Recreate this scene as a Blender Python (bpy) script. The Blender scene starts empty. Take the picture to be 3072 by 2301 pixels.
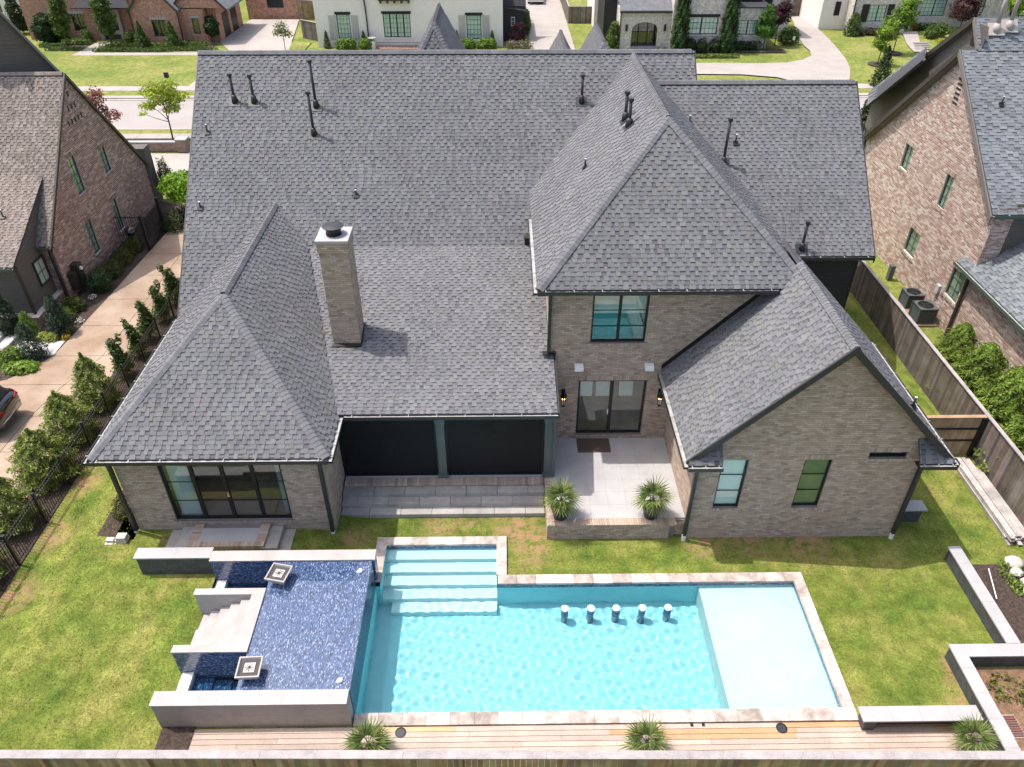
import bpy, math, random
import numpy as np
from mathutils import Vector, Matrix

# ---------------------------------------------------------------- camera, sky, sun, exposure
sc = bpy.context.scene
COL = sc.collection
cam_d = bpy.data.cameras.new('camera')
cam_d.sensor_fit = 'HORIZONTAL'; cam_d.sensor_width = 36.0
cam_d.lens = 2290 / 3072 * 36.0
cam_d.clip_end = 3000
cam = bpy.data.objects.new('camera', cam_d); COL.objects.link(cam)
cam.location = (0, 0, 19.2)
cam.rotation_euler = (math.radians(90 - 36.7), 0, math.radians(-0.7))
sc.camera = cam

SUN_DIR = Vector((0.40, -0.13, -1.0)).normalized()      # the way the light travels
world = bpy.data.worlds.new('World'); sc.world = world; world.use_nodes = True
wn = world.node_tree.nodes; wl = world.node_tree.links
sky = wn.new('ShaderNodeTexSky'); sky.sky_type = 'NISHITA'; sky.sun_disc = False
sky.sun_elevation = math.asin(-SUN_DIR.z)
sky.sun_rotation = math.atan2(-SUN_DIR.x, -SUN_DIR.y)
sky.air_density = 1.0; sky.dust_density = 4.0; sky.ozone_density = 0.6
wl.new(sky.outputs[0], wn['Background'].inputs[0])
wn['Background'].inputs[1].default_value = 0.14
sun_d = bpy.data.lights.new('sun', 'SUN'); sun_d.energy = 2.35; sun_d.angle = math.radians(0.5)
sun_d.color = (1.0, 0.955, 0.90)
sun = bpy.data.objects.new('sun', sun_d); COL.objects.link(sun)
sun.rotation_euler = SUN_DIR.to_track_quat('-Z', 'Y').to_euler(); sun.location = (-20, 10, 50)
sc.view_settings.view_transform = 'Standard'; sc.view_settings.look = 'None'
sc.view_settings.exposure = 0.98; sc.view_settings.gamma = 1.0
sc.view_settings.use_curve_mapping = False
sc.render.engine = 'CYCLES'
sc.cycles.use_denoising = True
sc.cycles.max_bounces = 10; sc.cycles.transparent_max_bounces = 12
sc.cycles.use_adaptive_sampling = True; sc.cycles.adaptive_threshold = 0.02
sc.cycles.sample_clamp_indirect = 6.0
try:
    sun_d.cycles.is_caustics_light = True
except Exception:
    pass

# ---------------------------------------------------------------- helpers
R = random.Random(11)
NP = np.random.default_rng(5)

class MB:
    """collects faces of one mesh; build() links it as one object"""
    def __init__(s): s.v = []; s.f = []; s.c = []
    def face(s, pts, col=(1, 1, 1)):
        n = len(s.v); s.v.extend(pts); s.f.append(tuple(range(n, n + len(pts)))); s.c.append(col)
    def box(s, x0, x1, y0, y1, z0, z1, col=(1, 1, 1)):
        n = len(s.v)
        s.v += [(x0,y0,z0),(x1,y0,z0),(x1,y1,z0),(x0,y1,z0),(x0,y0,z1),(x1,y0,z1),(x1,y1,z1),(x0,y1,z1)]
        for f in ((3,2,1,0),(4,5,6,7),(0,1,5,4),(1,2,6,5),(2,3,7,6),(3,0,4,7)):
            s.f.append(tuple(n + i for i in f)); s.c.append(col)
        return s
    def obox(s, o, u, w, n, a, b, c_, col=(1, 1, 1)):
        """box: origin o, axes u,w,n with spans a,b,c_ = (lo,hi)"""
        k = len(s.v); o = Vector(o); u = Vector(u); w = Vector(w); n = Vector(n)
        for cz in c_:
            for (p, q) in ((a[0], b[0]), (a[1], b[0]), (a[1], b[1]), (a[0], b[1])):
                s.v.append(tuple(o + u * p + w * q + n * cz))
        for f in ((3,2,1,0),(4,5,6,7),(0,1,5,4),(1,2,6,5),(2,3,7,6),(3,0,4,7)):
            s.f.append(tuple(k + i for i in f)); s.c.append(col)
        return s
    def prism(s, poly, z0, z1, col=(1, 1, 1)):
        n = len(poly); k = len(s.v)
        s.v += [(p[0], p[1], z0) for p in poly] + [(p[0], p[1], z1) for p in poly]
        s.f.append(tuple(k + n - 1 - i for i in range(n))); s.c.append(col)
        s.f.append(tuple(k + n + i for i in range(n))); s.c.append(col)
        for i in range(n):
            j = (i + 1) % n
            s.f.append((k + i, k + j, k + n + j, k + n + i)); s.c.append(col)
        return s
    def extr(s, poly3, d, col=(1, 1, 1)):
        """thick slab: 3d polygon pushed along vector d"""
        n = len(poly3); k = len(s.v); d = Vector(d)
        s.v += [tuple(p) for p in poly3] + [tuple(Vector(p) + d) for p in poly3]
        s.f.append(tuple(k + i for i in range(n))); s.c.append(col)
        s.f.append(tuple(k + n + n - 1 - i for i in range(n))); s.c.append(col)
        for i in range(n):
            j = (i + 1) % n
            s.f.append((k + j, k + i, k + n + i, k + n + j)); s.c.append(col)
        return s
    def tube(s, pts, r, n=8, col=(1, 1, 1), cap=True):
        pts = [Vector(p) for p in pts]; k0 = len(s.v)
        rs = r if isinstance(r, (list, tuple)) else [r] * len(pts)
        for i, p in enumerate(pts):
            d = (pts[min(i + 1, len(pts) - 1)] - pts[max(i - 1, 0)]).normalized()
            a = d.cross(Vector((0, 0, 1)) if abs(d.z) < .9 else Vector((1, 0, 0))).normalized(); b = d.cross(a)
            for j in range(n):
                t = 2 * math.pi * j / n
                s.v.append(tuple(p + (a * math.cos(t) + b * math.sin(t)) * rs[i]))
        for i in range(len(pts) - 1):
            for j in range(n):
                q = (j + 1) % n
                s.f.append((k0 + i*n + j, k0 + i*n + q, k0 + (i+1)*n + q, k0 + (i+1)*n + j)); s.c.append(col)
        if cap:
            s.f.append(tuple(k0 + n - 1 - j for j in range(n))); s.c.append(col)
            e = k0 + (len(pts) - 1) * n
            s.f.append(tuple(e + j for j in range(n))); s.c.append(col)
        return s
    def lathe(s, c, prof, n=20, col=(1, 1, 1)):
        """profile [(r,z)...] round the vertical through c"""
        k0 = len(s.v)
        for (r, z) in prof:
            for j in range(n):
                t = 2 * math.pi * j / n
                s.v.append((c[0] + r * math.cos(t), c[1] + r * math.sin(t), c[2] + z))
        for i in range(len(prof) - 1):
            for j in range(n):
                q = (j + 1) % n
                s.f.append((k0 + i*n + j, k0 + i*n + q, k0 + (i+1)*n + q, k0 + (i+1)*n + j)); s.c.append(col)
        s.f.append(tuple(k0 + n - 1 - j for j in range(n))); s.c.append(col)
        e = k0 + (len(prof) - 1) * n
        s.f.append(tuple(e + j for j in range(n))); s.c.append(col)
        return s
    def mesh(s, name, mat, smooth=False):
        me = bpy.data.meshes.new(name)
        me.from_pydata(s.v, [], s.f)
        a = me.attributes.new('Col', 'FLOAT_COLOR', 'FACE')
        cc = np.ones((len(s.f), 4), np.float32)
        if s.c: cc[:, :3] = np.array(s.c, np.float32)
        a.data.foreach_set('color', cc.ravel())
        if mat: me.materials.append(mat)
        if smooth: me.polygons.foreach_set('use_smooth', [True] * len(me.polygons))
        me.update()
        return me
    def build(s, name, mat, parent=None, smooth=False, kind=None, loc=None):
        if loc is not None:                                     # put the origin at loc
            L = loc; s.v = [(p[0]-L[0], p[1]-L[1], p[2]-L[2]) for p in s.v]
        o = bpy.data.objects.new(name, s.mesh(name, mat, smooth)); COL.objects.link(o)
        if loc is not None: o.location = loc
        if parent is not None: put(o, parent)
        if kind: o['kind'] = kind
        return o

WORLD = {}
def wloc(o):
    return (Vector(o.location) + wloc(o.parent)) if o.parent else Vector(o.location)
def put(o, parent):
    """make o a child without moving it (parents are never rotated or scaled when this is called)"""
    o.parent = parent
    o.location = Vector(o.location) - wloc(parent)
def tag(o, label, cat, group=None, kind=None):
    o['label'] = label; o['category'] = cat
    if group: o['group'] = group
    if kind: o['kind'] = kind
    return o
def thing(name, label, cat, loc=(0, 0, 0), group=None):
    o = bpy.data.objects.new(name, None); COL.objects.link(o); o.location = loc
    o.empty_display_size = .2
    return tag(o, label, cat, group)
def struct(o):
    o['kind'] = 'structure'; return o
def inst(me, name, parent, M):
    """a piece that shares mesh data; M is its world matrix"""
    o = bpy.data.objects.new(name, me); COL.objects.link(o)
    o.parent = parent
    o.matrix_local = Matrix.Translation(-wloc(parent)) @ M
    return o
def copy_tree(root, loc, rz=0, sc_=1.0):
    r = root.copy(); COL.objects.link(r); r.location = loc; r.rotation_euler = (0, 0, rz)
    r.scale = (sc_, sc_, sc_) if not isinstance(sc_, tuple) else sc_
    for ch in root.children:
        c = ch.copy(); COL.objects.link(c); c.parent = r
        for g in ch.children:
            d = g.copy(); COL.objects.link(d); d.parent = c
    return r

# ---------------------------------------------------------------- materials
MATS = {}
def mat(name, base=(.5,.5,.5), rough=.8, attr=False, n1=None, n2=None, bump=None, metal=0, spec=.5, emis=None, rand=0, coat=0):
    """principled material. attr: multiply by the mesh's own piece colour. n1/n2=(scale, amount, tint) large/small
    colour variation of the stuff itself; bump=(scale,strength,dist); rand: per-object colour variation"""
    m = bpy.data.materials.new(name); m.use_nodes = True; MATS[name] = m
    N = m.node_tree.nodes; L = m.node_tree.links; P = N['Principled BSDF']
    P.inputs['Roughness'].default_value = rough; P.inputs['Metallic'].default_value = metal
    P.inputs['Specular IOR Level'].default_value = spec
    if coat: P.inputs['Coat Weight'].default_value = coat; P.inputs['Coat Roughness'].default_value = .05
    rgb = N.new('ShaderNodeRGB'); rgb.outputs[0].default_value = (*base, 1)
    cur = rgb.outputs[0]
    tc = N.new('ShaderNodeTexCoord'); geo = N.new('ShaderNodeNewGeometry')
    def mul(a, b, fac=1.0, typ='MULTIPLY'):
        x = N.new('ShaderNodeMix'); x.data_type = 'RGBA'; x.blend_type = typ
        x.inputs[0].default_value = fac
        L.new(a, x.inputs[6]); L.new(b, x.inputs[7]); return x.outputs[2]
    if attr:
        at = N.new('ShaderNodeAttribute'); at.attribute_name = 'Col'
        cur = mul(cur, at.outputs['Color'])
    if rand:
        oi = N.new('ShaderNodeObjectInfo'); mr = N.new('ShaderNodeMapRange')
        L.new(oi.outputs['Random'], mr.inputs[0]); mr.inputs[3].default_value = 1 - rand; mr.inputs[4].default_value = 1 + rand
        cur = mul(cur, mr.outputs[0])
    for k, n in enumerate((n1, n2)):
        if n:
            t = N.new('ShaderNodeTexNoise'); t.inputs['Scale'].default_value = n[0]; t.inputs['Detail'].default_value = 6
            t.inputs['Roughness'].default_value = .65
            L.new(geo.outputs['Position'], t.inputs['Vector'])
            cr = N.new('ShaderNodeValToRGB')
            lo = n[2] if len(n) > 2 else (1 - n[1],) * 3
            cr.color_ramp.elements[0].position = .36; cr.color_ramp.elements[0].color = (*lo, 1)
            cr.color_ramp.elements[1].position = .64
            hi = n[3] if len(n) > 3 else (1 + n[1] * .6,) * 3
            cr.color_ramp.elements[1].color = (*hi, 1)
            L.new(t.outputs['Fac'], cr.inputs[0]); cur = mul(cur, cr.outputs[0])
    L.new(cur, P.inputs['Base Color'])
    if bump:
        t = N.new('ShaderNodeTexNoise'); t.inputs['Scale'].default_value = bump[0]; t.inputs['Detail'].default_value = 5
        L.new(geo.outputs['Position'], t.inputs['Vector'])
        b = N.new('ShaderNodeBump'); b.inputs['Strength'].default_value = bump[1]; b.inputs['Distance'].default_value = bump[2]
        L.new(t.outputs['Fac'], b.inputs['Height']); L.new(b.outputs[0], P.inputs['Normal'])
    if emis:
        P.inputs['Emission Color'].default_value = (*emis[0], 1); P.inputs['Emission Strength'].default_value = emis[1]
    return m

def glass(name, tint=(.72, .8, .78), rough=0.0, refl=1.0):
    m = bpy.data.materials.new(name); m.use_nodes = True; MATS[name] = m
    N = m.node_tree.nodes; L = m.node_tree.links; N.remove(N['Principled BSDF'])
    tr = N.new('ShaderNodeBsdfTransparent'); tr.inputs[0].default_value = (*tint, 1)
    gl = N.new('ShaderNodeBsdfGlossy'); gl.inputs['Roughness'].default_value = rough
    lw = N.new('ShaderNodeLayerWeight'); lw.inputs[0].default_value = .5            # facing: 0 head-on, 1 at grazing; same from both sides
    pw = N.new('ShaderNodeMath'); pw.operation = 'POWER'; pw.inputs[1].default_value = 4.0
    mm = N.new('ShaderNodeMath'); mm.operation = 'MULTIPLY_ADD'; mm.inputs[1].default_value = .85 * refl; mm.inputs[2].default_value = .075 * refl
    mx = N.new('ShaderNodeMixShader')
    L.new(lw.outputs['Facing'], pw.inputs[0]); L.new(pw.outputs[0], mm.inputs[0]); L.new(mm.outputs[0], mx.inputs[0])
    L.new(tr.outputs[0], mx.inputs[1]); L.new(gl.outputs[0], mx.inputs[2])
    L.new(mx.outputs[0], N['Material Output'].inputs[0]); return m

def grass_mat(name, c0, c1, c2, big=.35, soil=None):
    m = bpy.data.materials.new(name); m.use_nodes = True; MATS[name] = m
    N = m.node_tree.nodes; L = m.node_tree.links; P = N['Principled BSDF']
    P.inputs['Roughness'].default_value = .9; P.inputs['Specular IOR Level'].default_value = .15
    geo = N.new('ShaderNodeNewGeometry')
    def noise(s, d=6, r=.65):
        t = N.new('ShaderNodeTexNoise'); t.inputs['Scale'].default_value = s; t.inputs['Detail'].default_value = d
        t.inputs['Roughness'].default_value = r; L.new(geo.outputs['Position'], t.inputs['Vector']); return t.outputs['Fac']
    cr = N.new('ShaderNodeValToRGB'); L.new(noise(big), cr.inputs[0])
    e = cr.color_ramp.elements; e[0].position = .36; e[0].color = (*c0, 1); e[1].position = .64; e[1].color = (*c2, 1)
    x = e.new(.5); x.color = (*c1, 1)
    cur = cr.outputs[0]
    for s, lo, hi in ((2.3, .68, 1.3), (14, .66, 1.34), (75, .45, 1.5)):
        mr = N.new('ShaderNodeMapRange'); L.new(noise(s, 4), mr.inputs[0]); mr.inputs[1].default_value = .3; mr.inputs[2].default_value = .7
        mr.inputs[3].default_value = lo; mr.inputs[4].default_value = hi
        k = N.new('ShaderNodeMix'); k.data_type = 'RGBA'; k.blend_type = 'MULTIPLY'; k.inputs[0].default_value = 1
        L.new(cur, k.inputs[6]); L.new(mr.outputs[0], k.inputs[7]); cur = k.outputs[2]
    if soil:
        at = N.new('ShaderNodeAttribute'); at.attribute_name = 'Soil'
        mt = N.new('ShaderNodeMath'); mt.operation = 'MULTIPLY'
        mr = N.new('ShaderNodeMapRange'); L.new(noise(3.5), mr.inputs[0]); mr.inputs[1].default_value = .42; mr.inputs[2].default_value = .55
        L.new(at.outputs['Fac'], mt.inputs[0]); L.new(mr.outputs[0], mt.inputs[1])
        k = N.new('ShaderNodeMix'); k.data_type = 'RGBA'; k.inputs[7].default_value = (*soil, 1)
        L.new(mt.outputs[0], k.inputs[0]); L.new(cur, k.inputs[6]); cur = k.outputs[2]
    L.new(cur, P.inputs['Base Color'])
    b = N.new('ShaderNodeBump'); b.inputs['Strength'].default_value = .8; b.inputs['Distance'].default_value = .04
    L.new(noise(60, 4), b.inputs['Height']); L.new(b.outputs[0], P.inputs['Normal'])
    return m

def mosaic_mat(name):
    """small glass tiles, too small to tell apart one by one"""
    m = bpy.data.materials.new(name); m.use_nodes = True; MATS[name] = m
    N = m.node_tree.nodes; L = m.node_tree.links; P = N['Principled BSDF']
    P.inputs['Roughness'].default_value = .12
    tc = N.new('ShaderNodeTexCoord'); 
    at = N.new('ShaderNodeUVMap'); at.uv_map = 'UVMap'
    br = N.new('ShaderNodeTexBrick'); br.offset = .5
    br.inputs['Scale'].default_value = 1; br.inputs['Brick Width'].default_value = .058; br.inputs['Row Height'].default_value = .022
    br.inputs['Mortar Size'].default_value = .0025; br.inputs['Bias'].default_value = 0
    br.inputs['Color1'].default_value = (0, 0, 0, 1); br.inputs['Color2'].default_value = (1, 1, 1, 1); br.inputs['Mortar'].default_value = (.45, .45, .45, 1)
    L.new(at.outputs[0], br.inputs['Vector'])
    cr = N.new('ShaderNodeValToRGB'); cr.color_ramp.interpolation = 'CONSTANT'
    e = cr.color_ramp.elements; e[0].position = 0; e[0].color = (.012, .017, .034, 1); e[1].position = .18; e[1].color = (.045, .070, .150, 1)
    for p, c in ((.38, (.080, .120, .225)), (.58, (.125, .172, .29)), (.76, (.060, .092, .185)), (.90, (.36, .41, .50))):
        x = e.new(p); x.color = (*c, 1)
    L.new(br.outputs['Color'], cr.inputs[0]); L.new(cr.outputs[0], P.inputs['Base Color'])
    bp = N.new('ShaderNodeBump'); bp.inputs['Strength'].default_value = .25; bp.inputs['Distance'].default_value = .003
    L.new(br.outputs['Color'], bp.inputs['Height']); L.new(bp.outputs[0], P.inputs['Normal'])
    return m

M = MATS
mat('shingle', (1, 1, 1), .92, attr=True, n1=(.45, .10), n2=(160, .22), spec=.2, bump=(220, .3, .004))
mat('roof_deck', (.075, .075, .082), .95, spec=.1)
mat('brick', (1, 1, 1), .9, attr=True, n2=(90, .18), spec=.2)
mat('mortar', (.235, .205, .185), .95, n1=(.8, .15), spec=.1)
mat('mortar_light', (.66, .57, .49), .95, n1=(.8, .12), spec=.1)
mat('black_metal', (.012, .012, .014), .45, spec=.4)
mat('dark_gutter', (.028, .03, .032), .45, spec=.5)
mat('gutter_inside', (.40, .385, .36), .5, n1=(3, .25))
mat('clip_metal', (.45, .45, .44), .4, metal=.3)
mat('bronze_metal', (.035, .029, .025), .5)
mat('black_siding', (.016, .016, .020), .6, n1=(2, .1))
mat('screen_mesh', (.010, .011, .014), .55, spec=.35, n1=(.9, .25))
nt = M['screen_mesh'].node_tree; tr = nt.nodes.new('ShaderNodeBsdfTransparent'); mx = nt.nodes.new('ShaderNodeMixShader'); mx.inputs[0].default_value = .28     # the open share of the weave
nt.links.new(nt.nodes['Principled BSDF'].outputs[0], mx.inputs[1]); nt.links.new(tr.outputs[0], mx.inputs[2]); nt.links.new(mx.outputs[0], nt.nodes['Material Output'].inputs[0])
mat('post_paint', (.085, .105, .108), .35, spec=.5)
mat('stone_cap', (.385, .37, .365), .75, n1=(1.5, .08), n2=(45, .08), rand=.05)
mat('shell_stone', (.40, .37, .35), .8, n1=(2.2, .10), n2=(70, .14), rand=.04)
mat('step_stone', (.36, .335, .305), .8, n1=(2.5, .16), n2=(40, .1), rand=.10)
mat('travertine', (1, 1, 1), .7, attr=True, n1=(3.5, .0, (.62, .56, .52), (1.1, 1.08, 1.05)), n2=(30, .12), rand=.05)
mat('slate_dark', (.075, .078, .085), .6, n1=(5, .35), n2=(60, .2), bump=(30, .4, .01))
mat('patio_tile', (.41, .395, .39), .8, n1=(1.8, .08), n2=(60, .1), rand=.03)
mat('plaster_depth_tint', (.265, .60, .655), .6, n1=(3, .04)); mat('plaster_shallow_tint', (.55, .605, .60), .6, n1=(2.2, .06), n2=(14, .04)); mat('plaster_step_tint', (.52, .68, .70), .6)  # water's depth tint painted into the plaster: aqua when deep, paler on steps and shelf
mosaic_mat('mosaic')
mat('wood_deck', (1, 1, 1), .75, attr=True, n1=(1.3, .12), n2=(22, .16), rand=.07)
mat('wood_grey', (1, 1, 1), .85, attr=True, n1=(1.6, .3), n2=(30, .25))
mat('wood_cap', (.36, .32, .31), .85, n1=(2.5, .18), n2=(35, .2))
mat('wood_new', (.36, .225, .13), .8, n1=(2, .2), n2=(30, .15), rand=.08)
mat('concrete', (.36, .32, .29), .9, n1=(.5, .10), n2=(20, .07), rand=.03, bump=(80, .15, .003))
mat('aggregate', (.36, .29, .232), .9, n1=(.35, .0, (.72, .60, .48), (1.12, 1.06, 1.0)), n2=(85, .3), rand=.03)
mat('road_concrete', (.33, .295, .275), .9, n1=(.3, .07), n2=(30, .06))
mat('mulch', (.075, .050, .038), .95, n1=(9, .5), n2=(50, .6), bump=(45, 1.0, .03))
mat('soil', (.22, .13, .075), .95, n1=(4, .35), n2=(40, .35), bump=(40, .6, .02))
mat('leaf', (1, 1, 1), .6, attr=True, spec=.3)
nt = M['leaf'].node_tree; tr = nt.nodes.new('ShaderNodeBsdfTranslucent'); mx = nt.nodes.new('ShaderNodeMixShader'); mx.inputs[0].default_value = .35     # thin leaves let light through
nt.links.new(nt.nodes['Principled BSDF'].inputs['Base Color'].links[0].from_socket, tr.inputs[0]); nt.links.new(nt.nodes['Principled BSDF'].outputs[0], mx.inputs[1]); nt.links.new(tr.outputs[0], mx.inputs[2]); nt.links.new(mx.outputs[0], nt.nodes['Material Output'].inputs[0])
mat('bark', (.12, .09, .065), .9, n1=(8, .35), n2=(40, .3))
mat('white_plastic', (.8, .8, .78), .4)
mat('white_stucco', (.80, .75, .69), .9, n1=(.6, .05), n2=(25, .05), bump=(60, .25, .006))
mat('painted_brick', (1, 1, 1), .9, attr=True, n1=(2, .08))
mat('grey_siding', (.115, .10, .088), .75, n1=(1.5, .08), rand=.05)
mat('tan_trim', (.16, .14, .12), .6)
mat('shutter_grey', (.47, .44, .41), .7)
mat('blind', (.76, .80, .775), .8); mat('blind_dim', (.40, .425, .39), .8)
mat('blind_green', (.20, .245, .14), .7, n1=(1.2, .2))
mat('teal_room', (.02, .22, .24), .7, n1=(1.5, .3))
mat('curtain', (.72, .82, .79), .9)
mat('room_floor', (.42, .30, .21), .5, n1=(2, .2))
mat('room_wall', (.80, .78, .75), .9)
mat('doormat', (.105, .068, .050), .95, n2=(120, .3))
mat('car_paint', (.012, .012, .013), .18, coat=1)
mat('rubber', (.012, .012, .012), .7)
mat('tail_light', (.35, .01, .015), .2)
mat('chrome', (.7, .7, .7), .15, metal=1)
mat('alloy', (.35, .36, .38), .3, metal=.8)
mat('pot_black', (.018, .018, .019), .4)
mat('ac_green', (.085, .10, .105), .5)
mat('red_paint', (.25, .02, .02), .4)
mat('blue_paint', (.12, .25, .42), .3)
mat('copper_green', (.06, .09, .07), .6)
mat('pvc_white', (.75, .74, .70), .5)
mat('vent_metal', (.03, .03, .034), .5)
mat('vent_tan', (.36, .325, .30), .6)
mat('lava', (.09, .085, .08), .95, n2=(60, .5), bump=(50, 1, .03))
mat('rock_pale', (.55, .50, .44), .9, n1=(6, .2), bump=(20, .5, .03))
mat('flag_stone', (.46, .44, .43), .85, n1=(3, .15), rand=.08)
mat('flame', (1, .6, .2), .5, emis=((1.0, .50, .16), 6))
mat('black_screen', (.02, .02, .022), .3)
mat('rust_bucket', (.16, .06, .05), .6)
glass('pane', (.91, .965, .945), refl=1.0)
glass('pane_dark', (.90, .93, .92), refl=1.0)
grass_mat('lawn', (.092, .145, .022), (.165, .200, .036), (.262, .252, .068), .6, soil=(.36, .22, .12))
grass_mat('far_lawn', (.135, .180, .038), (.195, .222, .052), (.26, .25, .08), .25)
mat('grass_blade', (1, 1, 1), .7, attr=True, spec=.2)

# ---------------------------------------------------------------- ground, lawns, roads, drives (the setting)
def smooth(t): t = max(0., min(1., t)); return t * t * (3 - 2 * t)
def lawn_h(x, y):
    if x > -4.3: return 0.0
    return smooth((-4.3 - x) / 2.5) * smooth((x + 15.6) / 2.5) * max(0., min(.30, (y - 10.4) * .062))

def sheet(name, poly, z, m, parent=None):
    b = MB(); b.face([(p[0], p[1], z) for p in poly]); return struct(b.build(name, m, parent))
def rect(x0, x1, y0, y1): return [(x0, y0), (x1, y0), (x1, y1), (x0, y1)]

g = MB()
hx0, hx1, hy0, hy1 = -9.0, 9.4, 10.6, 17.3
for x0, x1, y0, y1 in ((-900, hx0, -80, 1500), (hx1, 900, -80, 1500), (hx0, hx1, -80, hy0), (hx0, hx1, hy1, 1500)):
    g.face([(x0, y0, -.03), (x1, y0, -.03), (x1, y1, -.03), (x0, y1, -.03)])
struct(g.build('ground', M['far_lawn']))

def lines(a, b, step, extra):
    v = list(np.arange(a, b, step)) + [b] + [e for e in extra if a < e < b]
    v = sorted(v); out = [v[0]]
    for q in v[1:]:
        if q - out[-1] > .02 or q in extra: out.append(q)
    return out
POOL_A = (-4.08, 9.28, 10.70, 15.60); POOL_B = (-4.21, .02, 15.60, 17.20)
SPA_R = (-8.97, -4.08, 10.9, 15.5)
xs = lines(-15.45, 17.2, .45, (-4.08, 9.28, -4.21, .02, -8.97)); ys = lines(8.0, 34.0, .45, (10.70, 15.60, 17.20, 10.9, 15.5))
lb = MB(); soil = []
idx = {}
PATCH = ((.35, 17.85, .55), (.85, 17.3, .5), (.9, 16.6, .5), (.2, 17.4, .35), (-2.3, 17.75, .45), (-1.2, 17.8, .3), (-5.0, 17.2, .35),
         (9.8, 17.0, .8), (8.0, 16.95, .5), (6.5, 16.9, .5), (-10.8, 16.9, .4), (-9.9, 15.95, .5), (-15.1, 17.5, .6), (-15.1, 20, .6), (-15.1, 15, .6), (12.6, 12.2, .4), (12.3, 11.2, .35))
def vid(x, y):
    k = (round(x, 3), round(y, 3))
    if k not in idx:
        idx[k] = len(lb.v); lb.v.append((x, y, lawn_h(x, y)))
        soil.append(min(1., sum(max(0., 1 - ((x - a) ** 2 + (y - b) ** 2) / (r * r * 2.2)) for a, b, r in PATCH)))
    return idx[k]
for i in range(len(xs) - 1):
    for j in range(len(ys) - 1):
        cx, cy = (xs[i] + xs[i+1]) / 2, (ys[j] + ys[j+1]) / 2
        if any(a < cx < b and c < cy < d for a, b, c, d in (POOL_A, POOL_B, SPA_R)): continue
        lb.f.append((vid(xs[i], ys[j]), vid(xs[i+1], ys[j]), vid(xs[i+1], ys[j+1]), vid(xs[i], ys[j+1]))); lb.c.append((1, 1, 1))
lawn = struct(lb.build('lawn', M['lawn'], smooth=True))
at = lawn.data.attributes.new('Soil', 'FLOAT', 'POINT'); at.data.foreach_set('value', soil)

# grass blades over the near lawn: one mass, nobody could count it
def in_lawn(x, y):
    if POOL_A[0] - .25 < x < POOL_A[1] + .02 and 8 < y < POOL_A[3] + .02: return False
    if POOL_B[0] - .02 < x < POOL_B[1] + .02 and 15 < y < POOL_B[3] + .02: return False
    if -9.1 < x < -3.9 and 8 < y < 15.85: return False
    if -11.4 < x < -3.9 and 15.5 < y < 16.02: return False
    if -8.3 < x < 12.4 and y < 10.75: return False
    if 9.1 < x < 12.3 and y < 10.85: return False
    if x > 12.35 and y < 16.25: return False
    if -12.1 < x < -5.6 and y > 17.45: return False
    if -5.6 < x < 1.35 and y > 18.2: return False
    if 1.35 < x < 5.9 and y > 17.1: return False
    if 5.9 < x < 12.8 and y > 17.1: return False
    if x > 12.8 and y > 25: return False
    if x < -12.1 and y > 24: return False
    if -10.2 < x < -6.5 and 16.4 < y < 17.5: return False
    return True
gv = []; gf = []; gc = []
pal = np.array([(.095, .155, .022), (.14, .20, .034), (.20, .245, .05), (.28, .275, .085), (.25, .245, .07)])
for _ in range(95000):
    x = R.uniform(-15.3, 16.9); y = R.uniform(9.2, 25)
    if not in_lawn(x, y): continue
    if R.random() < .8 * sum(max(0., 1 - ((x - a) ** 2 + (y - b) ** 2) / (r * r * 2.2)) for a, b, r in PATCH): continue
    h = R.uniform(.022, .055); a = R.uniform(0, 6.28); w = R.uniform(.006, .013); t = R.uniform(0, .05); p = R.uniform(0, 6.28)
    z = lawn_h(x, y); k = len(gv)
    dx, dy = math.cos(a) * w, math.sin(a) * w
    gv += [(x - dx, y - dy, z), (x + dx, y + dy, z), (x + t * math.cos(p), y + t * math.sin(p), z + h)]
    gf.append((k, k + 1, k + 2)); gc.append(pal[min(4, int(abs(R.gauss(1.6, 1.1))))] * R.uniform(.8, 1.2))
gb = MB(); gb.v = gv; gb.f = gf; gb.c = gc
o = gb.build('grass', M['grass_blade'], kind='stuff'); o['label'] = 'short green and straw grass blades of the back lawn'

# mulch beds and soil
def bed(name, poly, z, m='mulch'):
    return sheet(name, poly, z, M[m])
bed('planting_bed', rect(-16.75, -15.45, 12, 41), .012)
bed('planting_bed', [(-24.5, 33.2), (-24.5, 27.2), (-21.9, 25.7), (-21.2, 26.0), (-20.4, 27.0), (-19.95, 28.0), (-19.86, 29.2), (-19.62, 33.0), (-19.5, 38.0), (-19.2, 44), (-21.4, 45)], .01)
bed('planting_bed', rect(14.5, 17.4, 12.66, 15.9), .012)
bed('soil_bed', rect(12.75, 17.4, 8.0, 12.25), .012, 'soil')
bed('planting_bed', rect(-9.0, -8.15, 9.0, 10.78), .075)
bed('planting_bed', [(-13.35, 18.9), (-13.35, 17.2), (-12.1, 17.0), (-12.05, 19.6), (-12.6, 19.9)], .30)

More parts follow.
